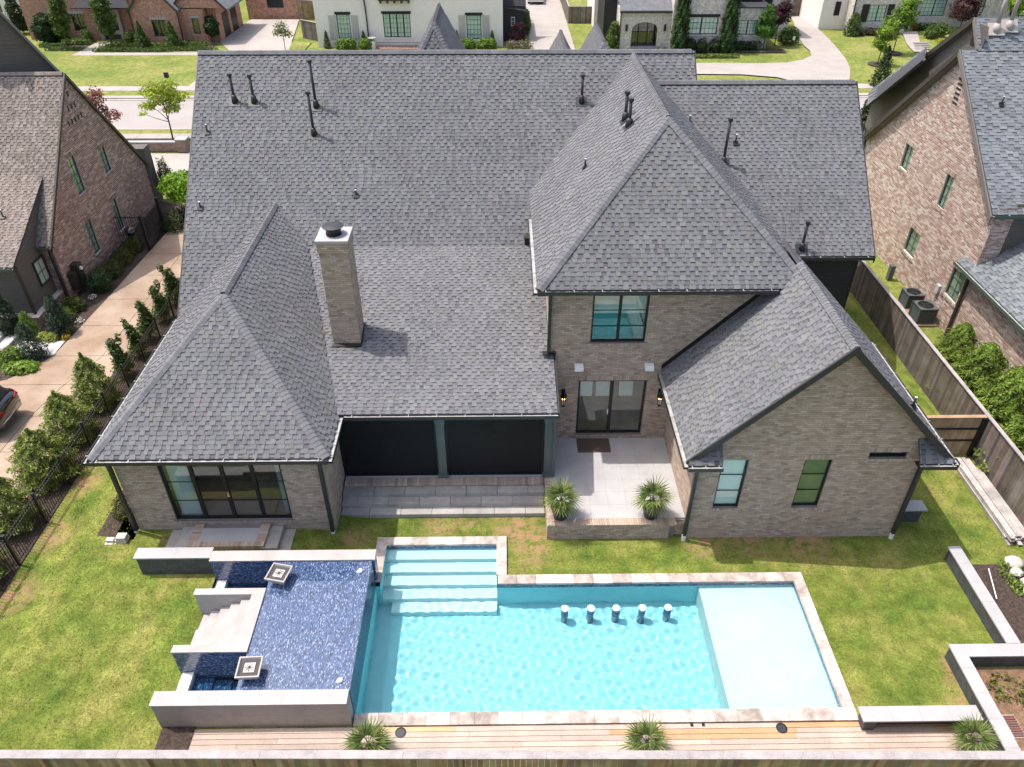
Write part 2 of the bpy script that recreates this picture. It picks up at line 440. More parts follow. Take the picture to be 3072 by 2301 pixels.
# the neighbour's drive: slabs of exposed aggregate with joints between them
drive = struct(MB().prism([(-19.65, 27.5), (-16.8, 27.5), (-16.8, 53), (-19.2, 53)], -.02, -.004).build('driveway', M['mulch']))
JY = [18.0, 19.5, 21.65, 23.78, 25.88, 28.0, 30.5, 32.92, 35.36, 37.8, 40.14, 42.5, 44.9]
def left_edge(y):
    P = [(18, -34), (25.0, -30), (25.6, -22.6), (26.2, -21.1), (27.0, -20.4), (28.0, -19.93), (29.2, -19.84), (33, -19.6), (43, -19.15), (60, -19.1)]
    for (a, b), (c, d) in zip(P, P[1:]):
        if a <= y <= c: return b + (d - b) * (y - a) / (c - a)
    return -34
def joint_x(y):
    P = [(18, -19.0), (21.65, -18.95), (23.8, -18.85), (25.88, -18.45), (27.9, -17.75), (33, -17.6), (60, -17.3)]
    for (a, b), (c, d) in zip(P, P[1:]):
        if a <= y <= c: return b + (d - b) * (y - a) / (c - a)
for a, b in zip(JY, JY[1:]):
    ya, yb = a + .012, b - .012
    n = 6; yy = [ya + (yb - ya) * i / n for i in range(n + 1)]
    MB().prism([(joint_x(y) - .012, y) for y in yy] + [(left_edge(y), y) for y in reversed(yy)], 0.0, .03).build('concrete_slab', M['aggregate'], drive)
    MB().prism([(-16.75, y) for y in yy] + [(joint_x(y) + .012, y) for y in reversed(yy)], 0.0, .03).build('concrete_slab', M['aggregate'], drive)
path = struct(MB().box(-22.2, -19.9, 27.95, 29.3, -.02, .0).build('path', M['mulch']))
for k in range(3):
    MB().box(-21.95 + .68 * k, -21.30 + .68 * k, 28.05, 29.2, 0, .035).build('paving_slab', M['flag_stone'], path)
for k in range(2):
    MB().box(-22.75 - .5 * k, -22.2 - .5 * k, 28.0, 29.6, 0, .16 + .15 * k).build('stone_step', M['flag_stone'], path)
sheet('front_drive', rect(-26, -20.2, 46.5, 53.2), .02, M['concrete'])
sheet('front_drive', rect(-16.7, 60, 46, 53.2), .02, M['far_lawn'])

# the street in front of the house
sheet('road', rect(-200, 200, 58.6, 65.75), .012, M['road_concrete'])
for y0, y1 in ((58.2, 58.6), (65.75, 66.1)):
    struct(MB().box(-200, 200, y0, y1, -.02, .05).build('gutter_pan', M['concrete']))
struct(MB().box(-200, 200, 66.1, 66.75, -.02, .13).build('kerb', M['concrete']))
struct(MB().box(-200, 200, 58.0, 58.2, -.02, .13).build('kerb', M['concrete']))
sheet('verge', rect(-200, 200, 57.1, 58.0), .1, M['far_lawn']); sheet('verge', rect(-200, 200, 66.75, 68.2), .1, M['far_lawn'])
for y0, y1, nm in ((56.05, 57.1, 'sidewalk'), (68.2, 69.55, 'sidewalk')):
    w = struct(MB().box(-200, 200, y0 + .01, y1 - .01, -.02, .095).build(nm, M['mulch']))
    for k in range(-30, -10):
        MB().box(k * 1.5 + .012, k * 1.5 + 1.488, y0, y1, 0, .12).build('paving_slab', M['concrete'], w)
    MB().box(-14.988, 200, y0, y1, 0, .12).build('paving_run', M['concrete'], w)
    MB().box(-200, -45.012, y0, y1, 0, .12).build('paving_run', M['concrete'], w)
sheet('far_lawn', rect(-60, -20, 69.55, 86), .06, M['far_lawn'])
sheet('front_path', [(-42.6, 80.5), (-26.6, 80.5), (-26.6, 81.6), (-40.9, 81.6), (-40.9, 86.0), (-42.4, 86.0)], .075, M['concrete'])
sheet('far_drive', [(-27.6, 66.2), (-22, 66.2), (-21.6, 82.5), (-23.6, 97), (-29.2, 97), (-29.6, 86), (-27.4, 82)], .08, M['concrete'])
sheet('far_drive', [(2.9, 66.2), (7.4, 66.2), (7.5, 125), (2.9, 125)], .07, M['concrete'])
sheet('far_lawn', rect(7.5, 11.9, 66.75, 94.3), .07, M['far_lawn']); sheet('far_lawn', rect(7.7, 14, 94.6, 115), .07, M['far_lawn'])
CIRC = [(5.5, 77.0), (18.5, 77.0), (24.7, 76.8), (27.3, 77.0), (29.2, 78.0), (30.6, 79.6), (31.1, 81.6), (31.2, 84.0), (31.9, 88), (33.2, 93.5), (34.2, 98), (36.2, 98),
        (35.4, 93), (34.9, 88), (34.3, 83), (33.5, 78), (32.6, 74.5), (31.4, 71.4), (30.4, 69.6), (30.4, 66.2), (26.0, 66.2), (26.0, 70.6), (25.0, 71.9), (22.0, 72.9), (17.8, 73.1), (5.5, 73.1)]
sheet('far_drive', CIRC, .08, M['concrete'])
sheet('front_path', [(41.4, 81.0), (43.0, 81.0), (43.4, 84), (45.7, 89.9), (44.0, 89.9), (42.2, 84.6)], .075, M['concrete'])
sheet('planting_bed', rect(17.0, 28.6, 80.9, 82.4), .075, M['mulch'])
sheet('planting_bed', [(-46.5, 83.2), (-42.6, 83.2), (-42.6, 86.5), (-48, 87)], .075, M['mulch']); sheet('planting_bed', rect(-40.8, -29.5, 82.2, 85), .075, M['mulch'])

# ---------------------------------------------------------------- bricks and shingles
def scan(poly, v):
    xs_ = []
    for (a, b), (c, d) in zip(poly, poly[1:] + poly[:1]):
        if (b <= v < d) or (d <= v < b): xs_.append(a + (c - a) * (v - b) / (d - b))
    xs_.sort(); return list(zip(xs_[0::2], xs_[1::2]))
def cut(ivs, holes, v):
    for (u0, u1, v0, v1) in holes:
        if v0 <= v <= v1:
            out = []
            for a, b in ivs:
                if u1 <= a or u0 >= b: out.append((a, b)); continue
                if u0 > a: out.append((a, u0))
                if u1 < b: out.append((u1, b))
            ivs = out
    return ivs

class Pieces:
    """bricks or shingle tabs of one thing: the 300 nearest become objects, the rest one mass"""
    def __init__(s): s.p = []          # (origin, u, w, n, size_u, size_w, colour, full)
    def flush(s, house, part_of, name, unit, mass_name, mat_, keep=300, maker=None):
        C = Vector(cam.location)
        full = [q for q in s.p if q[7]]
        full.sort(key=lambda q: (q[0] - C).length_squared - (400 if q[8] is not None else 0))
        pick = full[:keep]; ids = set(id(q) for q in pick)
        cache = {}
        for q in pick:
            ck = tuple(round(x * 110) / 110 for x in q[6])
            if ck not in cache:
                b = MB(); maker(b, Vector((0, 0, 0)), Vector((1, 0, 0)), Vector((0, 1, 0)), Vector((0, 0, 1)), 1 if unit else q[4], unit or q[5], ck)
                cache[ck] = b.mesh(name, mat_)
            Mx = Matrix((( q[1].x * (q[4] if unit else 1), q[2].x, q[3].x, q[0].x), (q[1].y * (q[4] if unit else 1), q[2].y, q[3].y, q[0].y),
                         (q[1].z * (q[4] if unit else 1), q[2].z, q[3].z, q[0].z), (0, 0, 0, 1)))
            inst(cache[ck], name, q[8] if q[8] is not None else part_of, Mx)
        b = MB()
        for q in s.p:
            if id(q) not in ids: maker(b, q[0], q[1], q[2], q[3], q[4], q[5], q[6])
        o = b.build(mass_name, mat_, house, kind='stuff'); return o

BRK_L, BRK_H, MORT = .203, .060, .011
def brick_piece(b, o, u, w, n, su, sw, col):
    k = len(b.v); t = .011
    A = o; B = o + u * su; Cc = B + w * sw; D = o + w * sw
    b.v += [tuple(q) for q in (A, B, Cc, D, A + n * t, B + n * t, Cc + n * t, D + n * t)]
    for f in ((4, 5, 6, 7), (0, 1, 5, 4), (1, 2, 6, 5), (2, 3, 7, 6), (3, 0, 4, 7)):
        b.f.append(tuple(k + i for i in f)); b.c.append(col)
def pick_col(pal_):
    c = pal_[R.randrange(len(pal_))]; j = R.uniform(.91, 1.09)
    return tuple(x * j for x in c)
GREY_BRICK = [(0.440, 0.341, 0.261), (0.464, 0.362, 0.284), (0.404, 0.308, 0.234), (0.488, 0.385, 0.304), (0.427, 0.317, 0.241), (0.343, 0.262, 0.206), (0.452, 0.341, 0.261), (0.512, 0.409, 0.325)]
RED_BRICK = [(0.375, 0.219, 0.173), (0.312, 0.181, 0.144), (0.425, 0.269, 0.213), (0.263, 0.156, 0.131), (0.350, 0.231, 0.194), (0.500, 0.362, 0.306), (0.225, 0.144, 0.125)]
PALE_BRICK = [(0.397, 0.281, 0.230), (0.465, 0.348, 0.294), (0.517, 0.423, 0.365), (0.367, 0.243, 0.197), (0.322, 0.206, 0.167), (0.487, 0.386, 0.328), (0.547, 0.469, 0.410), (0.427, 0.311, 0.261), (0.382, 0.266, 0.219), (0.577, 0.506, 0.448)]
RUST_BRICK = [(.25, .105, .065), (.20, .085, .06), (.30, .14, .085), (.16, .07, .05), (.34, .19, .12), (.26, .12, .08), (.45, .33, .26)]
WHITE_BRICK = [(.60, .56, .52), (.66, .62, .58), (.55, .51, .47), (.70, .66, .62), (.50, .46, .43)]

def brick_wall(house, wall_name, o, u, n, poly, holes, pieces, pal_, mortar='mortar', soldiers=(), course=None, bl=None, mort=MORT, owner=True):
    """poly and holes in (u along, z up). A mortar backing with real openings, bricks proud of it."""
    o = Vector(o); u = Vector(u); n = Vector(n); w = Vector((0, 0, 1))
    bh = (course or BRK_H + MORT) - mort; L = bl or BRK_L
    vmin = min(p[1] for p in poly); vmax = max(p[1] for p in poly)
    back = MB(); st = bh + mort
    brks = sorted(set([vmin, vmax] + [h for q in holes for h in (q[2], q[3])] + list(np.arange(vmin, vmax, st * 2))))
    brks = [b for b in brks if vmin <= b <= vmax]
    for a, b in zip(brks, brks[1:]):
        if b - a < 1e-4: continue
        m_ = (a + b) / 2
        lo = cut(scan(poly, a + 1e-4), holes, m_); hi = cut(scan(poly, b - 1e-4), holes, m_)
        if len(lo) == len(hi):
            for (a0, a1), (b0, b1) in zip(lo, hi):
                back.face([tuple(o + u * a0 + w * a), tuple(o + u * a1 + w * a), tuple(o + u * b1 + w * b), tuple(o + u * b0 + w * b)])
    for (u0, u1, v0, v1) in holes:                     # reveals
        d = -n * .12
        for p, q in (((u0, v0), (u1, v0)), ((u1, v0), (u1, v1)), ((u1, v1), (u0, v1)), ((u0, v1), (u0, v0))):
            P = o + u * p[0] + w * p[1]; Q = o + u * q[0] + w * q[1]
            back.face([tuple(P), tuple(Q), tuple(Q + d), tuple(P + d)])
    wall = back.build(wall_name, M[mortar], house)
    hs = list(holes) + [s[:4] for s in soldiers]
    r = 0; v = vmin
    while v < vmax:
        mid = v + bh / 2; off = (r % 2) * (L + mort) / 2 + R.uniform(-.01, .01)
        for a, b in cut(scan(poly, mid), hs, mid):
            x = a - ((a - off) % (L + mort))
            while x < b:
                x0, x1 = max(x, a), min(x + L, b)
                if x1 - x0 > .03:
                    pieces.p.append((o + u * x0 + w * v, u, w, n, x1 - x0, bh, pick_col(pal_), x1 - x0 > L - .005, wall if owner else None))
                x += L + mort
        v += st; r += 1
    for s in soldiers:                                   # bricks on end over openings, rowlock sills
        u0, u1, v0, v1 = s[:4]; k = max(1, round((u1 - u0) / (BRK_H + mort))); wd = (u1 - u0) / k
        for i in range(k):
            pieces.p.append((o + u * (u0 + i * wd + mort / 2) + w * (v0 + .004) + n * (s[4] if len(s) > 4 else 0), u, w, n, wd - mort, v1 - v0 - .008, pick_col(pal_), False, None))
    return wall

SH_GREY = [(0.155, 0.155, 0.163), (0.162, 0.163, 0.171), (0.148, 0.149, 0.157), (0.169, 0.169, 0.176), (0.158, 0.157, 0.167), (0.152, 0.153, 0.160), (0.173, 0.174, 0.180), (0.163, 0.163, 0.172)]
SH_DARK = [(0.129, 0.129, 0.137), (0.140, 0.141, 0.148), (0.118, 0.119, 0.126)]
SH_ODD = [(0.167, 0.167, 0.159), (0.173, 0.172, 0.159), (0.181, 0.167, 0.165), (0.162, 0.165, 0.157)]
SH_TAN = [(.255, .212, .185), (.225, .19, .165), (.28, .235, .207), (.205, .172, .15), (.24, .205, .18)]
SH_TAN_D = [(.165, .138, .12), (.185, .155, .137)]
EXPO = .148
def tab_piece(b, o, u, w, n, su, sw, col):
    if sw < EXPO: return low_tab(b, o, u, w, n, su, sw, col)
    k = len(b.v); t0 = .016; t1 = .004; s = .004
    A = o + u * s + n * t0; B = o + u * (su - s) + n * t0; Cc = o + u * (su - s) + w * sw + n * t1; D = o + u * s + w * sw + n * t1
    b.v += [tuple(q) for q in (A, B, Cc, D, o + u * s, o + u * (su - s), o + u * (su - s) + w * sw, o + u * s + w * sw)]
    for f in ((0, 1, 2, 3), (4, 5, 1, 0), (5, 6, 2, 1), (7, 4, 0, 3)):
        b.f.append(tuple(k + i for i in f)); b.c.append(col)
def low_tab(b, o, u, w, n, su, sw, col):
    """the lower ply between raised tabs: its upper half carries the dark printed band of laminated shingles"""
    k = len(b.v); h = sw * .66
    b.v += [tuple(q) for q in (o + n * .004, o + u * su + n * .004, o + u * su + w * h + n * .003, o + w * h + n * .003, o + u * su + w * sw + n * .002, o + w * sw + n * .002)]
    b.f += [(k, k + 1, k + 2, k + 3), (k + 3, k + 2, k + 4, k + 5)]; b.c += [col, tuple(x * .62 for x in col)]
def roof_plane(pts):
    p = [Vector(q) for q in pts]; n = (p[1] - p[0]).cross(p[2] - p[0])
    for i in range(1, len(p) - 1):
        m_ = (p[i] - p[0]).cross(p[i + 1] - p[0])
        if m_.length > n.length: n = m_
    n.normalize()
    if n.z < 0: n = -n
    u = Vector((0, 0, 1)).cross(n).normalized(); w = n.cross(u)
    return p, n, u, w
def roof_face(house, name, pts, pieces, pal_=None, dark=None, odd=SH_ODD, thick=.10, shingle=True, expo=EXPO, wide=(.10, .23)):
    pal_ = pal_ or SH_GREY; dark = dark or SH_DARK
    p, n, u, w = roof_plane(pts)
    b = MB(); q = list(pts)
    if (Vector(q[1]) - Vector(q[0])).cross(Vector(q[2]) - Vector(q[0])).dot(n) < 0: q = q[::-1]
    b.extr([tuple(x) for x in q], -n * thick)
    part = b.build(name, M['roof_deck'], house)
    if not shingle: return part
    o = p[0]; poly = [((x - o).dot(u), (x - o).dot(w)) for x in p]
    v = min(a[1] for a in poly); v1 = max(a[1] for a in poly); v += .002
    while v < v1 - .03:
        e = min(expo, v1 - v)
        for a, c in scan(poly, v + e * .35):
            x = a - R.uniform(0, .2); up = R.random() < .5
            while x < c:
                wd = R.uniform(*wide) if up else R.uniform(wide[0] * .8, wide[1] * .8)
                x0, x1 = max(x, a), min(x + wd, c)
                if x1 - x0 > .02:
                    cl = R.random()
                    pp_ = odd if cl < .08 else (pal_ if (up or cl < .75) else dark)
                    pieces.p.append((o + u * x0 + w * (v - .004 if up else v) + n * (.006 if up else 0), u, w, n, x1 - x0, e + (.012 if up else -.001), pick_col(pp_), up and e > expo - .002 and x1 - x0 > .09, part))
                x += wd; up = not up
        v += expo
    return part
def ridge_caps(house, name, a, b, n1, n2, pal_=None, wid=.195, lift=.02, step=.15, vent=False):
    """saddle pieces along a ridge or hip, each lapping the next"""
    a = Vector(a); b = Vector(b); d = (b - a); Ln = d.length; d.normalize()
    pal_ = pal_ or SH_GREY
    up = (Vector(n1) + Vector(n2)).normalized()
    s1 = d.cross(Vector(n1)).normalized(); s2 = Vector(n2).cross(d).normalized()
    if s1.z > 0: s1 = -s1
    if s2.z > 0: s2 = -s2
    if s1.dot(s2) > .97: return
    m_ = MB(); k = int(Ln / step); extra = .035 if vent else 0
    for i in range(k):
        P = a + d * (i * step); Q = a + d * (i * step + step * 1.12)
        col = pick_col(pal_)
        for t0, t1, P_, Q_ in ((lift + .014 + extra, lift + extra, P, Q),):
            ring0 = [P_ + s1 * wid + up * (t0 - .0), P_ + s1 * wid * .35 + up * (t0 + .03), P_ + s2 * wid * .35 + up * (t0 + .03), P_ + s2 * wid + up * t0]
            ring1 = [Q_ + s1 * wid + up * (t1 - .0), Q_ + s1 * wid * .35 + up * (t1 + .03), Q_ + s2 * wid * .35 + up * (t1 + .03), Q_ + s2 * wid + up * t1]
            for j in range(3): m_.face([tuple(ring0[j]), tuple(ring1[j]), tuple(ring1[j + 1]), tuple(ring0[j + 1])], col)
            m_.face([tuple(x - up * .03) for x in ring0[::-1]] , (.05, .05, .055)) if i == 0 else None
            for j in range(3): m_.face([tuple(ring0[j]), tuple(ring0[j + 1]), tuple(ring0[j + 1] - up * .02), tuple(ring0[j] - up * .02)], (.06, .06, .065))
    o = m_.build(name, M['shingle'], house, kind='stuff')
    if vent:
        v_ = MB(); w2 = wid - .02
        for s in (s1, s2):
            v_.face([tuple(a + s * w2 + up * .0), tuple(b + s * w2 + up * .0), tuple(b + s * w2 + up * (lift + extra)), tuple(a + s * w2 + up * (lift + extra))])
        v_.build('ridge_vent', M['black_metal'], o)
    return o
def gutter(house, a, b, out, clip=.92, m='dark_gutter', w=.13, h=.12):
    """open gutter from a to b hung outside the roof edge; out = horizontal outward direction"""
    a = Vector(a); b = Vector(b); out = Vector(out); d = (b - a).normalized(); z = Vector((0, 0, 1)); L = (b - a).length
    g_ = MB()
    g_.obox(a, d, out, z, (0, L), (w - .012, w), (-h, .0)); g_.obox(a, d, out, z, (0, L), (0, w), (-h - .012, -h))
    g_.obox(a, d, out, z, (0, L), (-.03, -.018), (-h, .03)); g_.obox(a, d, out, z, (0, L), (-.30, -.02), (-h - .05, -h - .03))
    part = g_.build('gutter', M[m], house)
    i_ = MB(); i_.obox(a, d, out, z, (.01, L - .01), (-.012, w - .014), (-h * .5, -h * .48)); i_.build('gutter_trough', M['gutter_inside'], part)
    k = int(L / clip)
    for j in range(k + 1):
        c_ = MB(); t = (j + .3) * L / (k + .6); c_.obox(a + d * t, d, out, z, (-.011, .011), (-.03, w + .002), (-.004, .005)); c_.build('gutter_clip', M['clip_metal'], part)
    return part
def downspout(house, x, y, z1, z0=0.0, m='dark_gutter', boot=True, top=None, w=.055):
    b = MB()
    if top: b.tube([top, (x, y, z1)], w, 8)
    b.box(x - w, x + w, y - w, y + w, z0 + (.22 if boot else 0), z1)
    p = b.build('downspout', M[m], house)
    if boot: MB().tube([(x, y, z0 - .02), (x, y, z0 + .24)], w + .02, 10).build('drain_pipe', M['pvc_white'], p)
    return p

def window(house, o, u, n, u0, u1, v0, v1, nx, ny, frame='black_metal', fw=.06, depth=.09, back=None, pane='pane', sash=1, bar=.022, name='window', halves=False):
    """frame, glass and bars set back in an opening; back = a blind or curtain behind the glass"""
    o = Vector(o) - Vector(n) * depth; u = Vector(u); n = Vector(n); w = Vector((0, 0, 1))
    f = MB()
    for a, b, c, d in ((u0, u1, v0, v0 + fw), (u0, u1, v1 - fw, v1), (u0, u0 + fw, v0 + fw, v1 - fw), (u1 - fw, u1, v0 + fw, v1 - fw)):
        f.obox(o, u, w, n, (a, b), (c, d), (-.05, .03))
    for k in range(1, sash):
        x = u0 + (u1 - u0) * k / sash; f.obox(o, u, w, n, (x - fw * .8, x + fw * .8), (v0 + fw, v1 - fw), (-.05, .032))
    win = f.build(name, M[frame], house)
    for k in range(sash):
        a = u0 + (u1 - u0) * k / sash; b = u0 + (u1 - u0) * (k + 1) / sash
        p = MB(); p.obox(o, u, w, n, (a + fw * .5, b - fw * .5), (v0 + fw * .5, v1 - fw * .5), (-.018, -.010)); p.build('pane', M[pane], win)
        m_ = MB()
        for i in range(1, nx): x = a + (b - a) * i / nx; m_.obox(o, u, w, n, (x - bar / 2, x + bar / 2), (v0 + fw, v1 - fw), (-.008, .01))
        for j in range(1, ny): y = v0 + (v1 - v0) * j / ny; m_.obox(o, u, w, n, (a + fw, b - fw), (y - bar / 2, y + bar / 2), (-.008, .012))
        if m_.f: m_.build('glazing_bar', M[frame], win)
    if back:
        q = MB(); q.obox(o, u, w, n, (u0 + .01, u1 - .01), (v0 + .01, v1 - .01), (-.045, -.035)); q.build('blind', M[back], win)
    return win

# ---------------------------------------------------------------- the grey brick house
house = thing('brick_house', 'grey brick house with steep grey shingle roofs, seen from behind above the pool', 'house', (0, 25, 0))
TABS = Pieces(); BR = Pieces()
ZE = 3.80
# roofs -------------------------------------------------
LWr0 = (-8.98, 21.4, 6.93)
rf_main = roof_face(house, 'roof', [(-12.43, 24.96, 3.76), (-9.1, 28.25, 6.751), (-7.6, 26.95, 5.569), (1.6, 26.95, 5.569), (1.6, 29.0, 7.432), (5.6, 33.35, 11.387), (-12.43, 33.35, 11.387)], TABS)
roof_face(house, 'roof', [(5.3, 33.0, 11.068), (6.2, 32.2, 10.341), (7.92, 32.2, 10.341), (7.92, 33.35, 11.387), (5.3, 33.35, 11.387)], TABS)
roof_face(house, 'roof', [(9.2, 26.73, 5.369), (14.5, 26.73, 5.369), (14.5, 32.3, 10.432), (5.9, 32.3, 10.432), (9.2, 28.6, 7.069)], TABS)
roof_face(house, 'porch_roof', [(-5.75, 19.0, 3.84), (1.7, 19.0, 3.84), (1.62, 27.1, 5.70), (-7.8, 27.1, 5.70)], TABS)
roof_face(house, 'wing_roof', [(-12.43, 17.0, ZE), (-5.28, 17.0, ZE), LWr0], TABS)
roof_face(house, 'wing_roof', [(-12.43, 25.1, ZE), (-12.43, 17.0, ZE), LWr0, (-8.98, 28.5, 6.93)], TABS)
roof_face(house, 'wing_roof', [(-5.28, 17.0, ZE), (-5.28, 18.97, ZE), (-7.62, 27.15, 5.78), (-8.98, 28.5, 6.93), LWr0], TABS)
TW = (5.4, 25.1, 11.3); TWb = (5.4, 33.28, 11.3)
roof_face(house, 'tower_roof', [(1.05, 21.0, 7.2), (8.86, 21.0, 7.2), (9.36, 21.38, 7.58), TW], TABS)
roof_face(house, 'tower_roof', [(1.05, 28.85, 7.2), (1.05, 21.0, 7.2), TW, TWb], TABS)
roof_face(house, 'tower_roof', [(9.75, 21.0, 7.2), (9.75, 28.9, 7.2), TWb, TW], TABS)
roof_face(house, 'gable_roof', [(5.43, 21.45, 3.73), (5.43, 16.8, 3.73), (9.42, 16.8, 7.78), (9.42, 21.7, 7.78), (8.9, 21.06, 7.25), (8.9, 21.45, 7.25)], TABS)
roof_face(house, 'gable_roof', [(13.4, 16.8, 3.73), (13.4, 23.3, 3.73), (9.42, 23.3, 7.78), (9.42, 16.8, 7.78)], TABS)
for pts in ([(5.43, 16.64, 3.70), (6.47, 16.64, 3.70), (6.47, 17.12, 4.28), (5.9, 17.12, 4.28)], [(12.35, 16.64, 3.70), (13.4, 16.64, 3.70), (12.93, 17.12, 4.28), (12.35, 17.12, 4.28)]):
    roof_face(house, 'eave_return', pts, TABS, thick=.04)
# street side slopes and front gables
roof_face(house, 'front_roof', [(-12.43, 33.35, 11.387), (7.92, 33.35, 11.387), (7.92, 41.75, 3.76), (-12.43, 41.75, 3.76)], TABS, shingle=False)
roof_face(house, 'front_roof', [(7.92, 32.3, 10.432), (14.5, 32.3, 10.432), (14.5, 39.6, 3.8), (7.92, 39.6, 3.8)], TABS, shingle=False)
for (ax, ay, az, hw) in ((-3.06, 37.0, 11.84, 1.9), (3.0, 38.0, 10.42, 1.4), (4.80, 38.2, 10.74, 1.8)):
    hb = az - hw * 1.75
    base = [(ax - hw, ay - hw, hb), (ax + hw, ay - hw, hb), (ax + hw, ay + 4, hb), (ax - hw, ay + 4, hb)]; ap = (ax, ay, az)
    roof_face(house, 'front_gable_roof', [base[0], base[1], ap], TABS)
    roof_face(house, 'front_gable_roof', [base[1], base[2], (ax, ay + 4, az), ap], TABS)
    roof_face(house, 'front_gable_roof', [base[3], base[0], ap, (ax, ay + 4, az)], TABS)
    ridge_caps(house, 'hip_cap', base[0], ap, (-.7, 0, .7), (0, -.7, .7)); ridge_caps(house, 'hip_cap', base[1], ap, (.7, 0, .7), (0, -.7, .7))
nl, nr, nf = (-.66, 0, .75), (.66, 0, .75), (0, -.6, .8)
ridge_caps(house, 'ridge_cap', (-12.45, 33.35, 11.40), (7.95, 33.35, 11.40), (0, -.67, .74), (0, .67, .74), vent=True)
ridge_caps(house, 'ridge_cap', (6.3, 32.3, 10.445), (14.53, 32.3, 10.445), (0, -.67, .74), (0, .67, .74), vent=True)
ridge_caps(house, 'ridge_cap', LWr0, (-8.98, 28.55, 6.93), nl, nr, vent=True)
ridge_caps(house, 'hip_cap', (-12.4, 17.02, ZE + .02), LWr0, nl, nf); ridge_caps(house, 'hip_cap', (-5.3, 17.02, ZE + .02), LWr0, nr, nf)
ridge_caps(house, 'ridge_cap', TW, TWb, (-.686, 0, .728), (.686, 0, .728), vent=True)
ridge_caps(house, 'hip_cap', (1.08, 21.02, 7.22), TW, nl, nf); ridge_caps(house, 'hip_cap', (9.45, 21.3, 7.50), TW, nr, nf)
ridge_caps(house, 'ridge_cap', (9.42, 16.78, 7.79), (9.42, 21.6, 7.79), (-.71, 0, .7), (.71, 0, .7), vent=True)
# gutters
gutter(house, (-12.43, 16.995, ZE), (-5.28, 16.995, ZE), (0, -1, 0)); gutter(house, (-12.435, 25.0, ZE), (-12.435, 16.9, ZE), (-1, 0, 0))
gutter(house, (-5.275, 16.9, ZE), (-5.275, 18.98, ZE), (1, 0, 0), .6); gutter(house, (-5.15, 18.995, 3.83), (1.72, 18.995, 3.83), (0, -1, 0))
gutter(house, (1.05, 20.995, 7.2), (8.7, 20.995, 7.2), (0, -1, 0)); gutter(house, (1.045, 26.4, 7.2), (1.045, 20.9, 7.2), (-1, 0, 0))
gutter(house, (5.425, 21.3, 3.73), (5.425, 16.6, 3.73), (-1, 0, 0), .7); gutter(house, (13.405, 16.6, 3.73), (13.405, 23.2, 3.73), (1, 0, 0), .9)
gutter(house, (5.43, 16.63, 3.70), (6.47, 16.63, 3.70), (0, -1, 0), .4); gutter(house, (12.35, 16.63, 3.70), (13.45, 16.63, 3.70), (0, -1, 0), .4)
gutter(house, (9.3, 26.725, 5.37), (14.5, 26.725, 5.37), (0, -1, 0))
# gable rakes
def rake(a, b, d=(0, 0, -.26), t=(0, -.06, 0), m='dark_gutter'):
    a = Vector(a); b = Vector(b); d = Vector(d); t = Vector(t)
    bb = MB(); bb.extr([tuple(a), tuple(b), tuple(b + d), tuple(a + d)], t); return bb.build('fascia', M[m], house)
rake((5.40, 16.8, 3.76), (9.42, 16.8, 7.84)); rake((9.42, 16.8, 7.84), (13.43, 16.8, 3.76))
for a, b in (((6.3, 16.8, 4.40), (9.42, 16.8, 7.56)), ((9.42, 16.8, 7.56), (12.6, 16.8, 4.40))):     # soffit under the overhang
    bb = MB(); bb.face([a, b, (b[0], 17.15, b[2]), (a[0], 17.15, a[2])]); bb.build('soffit', M['dark_gutter'], house)
for y0, z0, y1, z1, x, s in ((24.9, 3.70, 33.35, 11.40, -12.44, -1), (26.7, 5.32, 32.3, 10.44, 14.51, 1), (32.3, 10.44, 33.35, 11.40, 7.93, 1)):
    bb = MB(); bb.extr([(x, y0, z0), (x, y1, z1), (x, y1, z1 - .25), (x, y0, z0 - .25)], (.04 * s, 0, 0)); bb.build('fascia', M['dark_gutter'], house)
rake((1.72, 18.99, 3.84), (1.64, 27.0, 5.68), t=(.04, 0, 0), d=(0, 0, -.2))

# walls --------------------------------------------------
X0 = (1, 0, 0); FN = (0, -1, 0)
DR = (-10.73, -6.94, .72, 3.18)
brick_wall(house, 'wall', (0, 17.45, 0), X0, FN, [(-12.05, -.1), (-5.62, -.1), (-5.62, 3.62), (-12.05, 3.62)], [DR], BR, GREY_BRICK, soldiers=[(-10.80, -6.87, .64, .715, .035)])
brick_wall(house, 'wall', (-5.62, 0, 0), (0, 1, 0), (1, 0, 0), [(17.45, -.1), (19.6, -.1), (19.6, 3.62), (17.45, 3.62)], [], BR, GREY_BRICK, owner=False)
brick_wall(house, 'wall', (-12.05, 0, 0), (0, -1, 0), (-1, 0, 0), [(-33.35, -.1), (-17.45, -.1), (-17.45, 3.6), (-25.0, 3.6), (-33.35, 11.1)], [], BR, GREY_BRICK, owner=False)
TWN = (2.90, 4.74, 4.90, 6.74); TSL = (2.60, 5.00, .86, 3.31)
tower_poly = [(1.55, .6), (9.35, .6), (9.35, 7.12), (1.55, 7.12)]
brick_wall(house, 'tower_wall', (0, 21.45, 0), X0, FN, [(1.55, .6), (6.0, .6), (6.0, 4.05), (9.05, 7.12), (1.55, 7.12)], [TWN, TSL], BR, GREY_BRICK,
           soldiers=[(2.80, 4.84, 4.80, 4.895, .03), (2.52, 5.08, 3.315, 3.52, .003), (2.55, 5.05, .77, .855, .03)])
brick_wall(house, 'tower_wall', (1.55, 0, 0), (0, -1, 0), (-1, 0, 0), [(-28.5, 3.5), (-21.45, 3.5), (-21.45, 7.12), (-28.5, 7.12)], [], BR, GREY_BRICK, owner=False)
W1 = (6.62, 7.44, 1.40, 3.44); W2 = (9.15, 10.0, 1.40, 3.44); W3 = (11.05, 12.22, 3.48, 3.72)
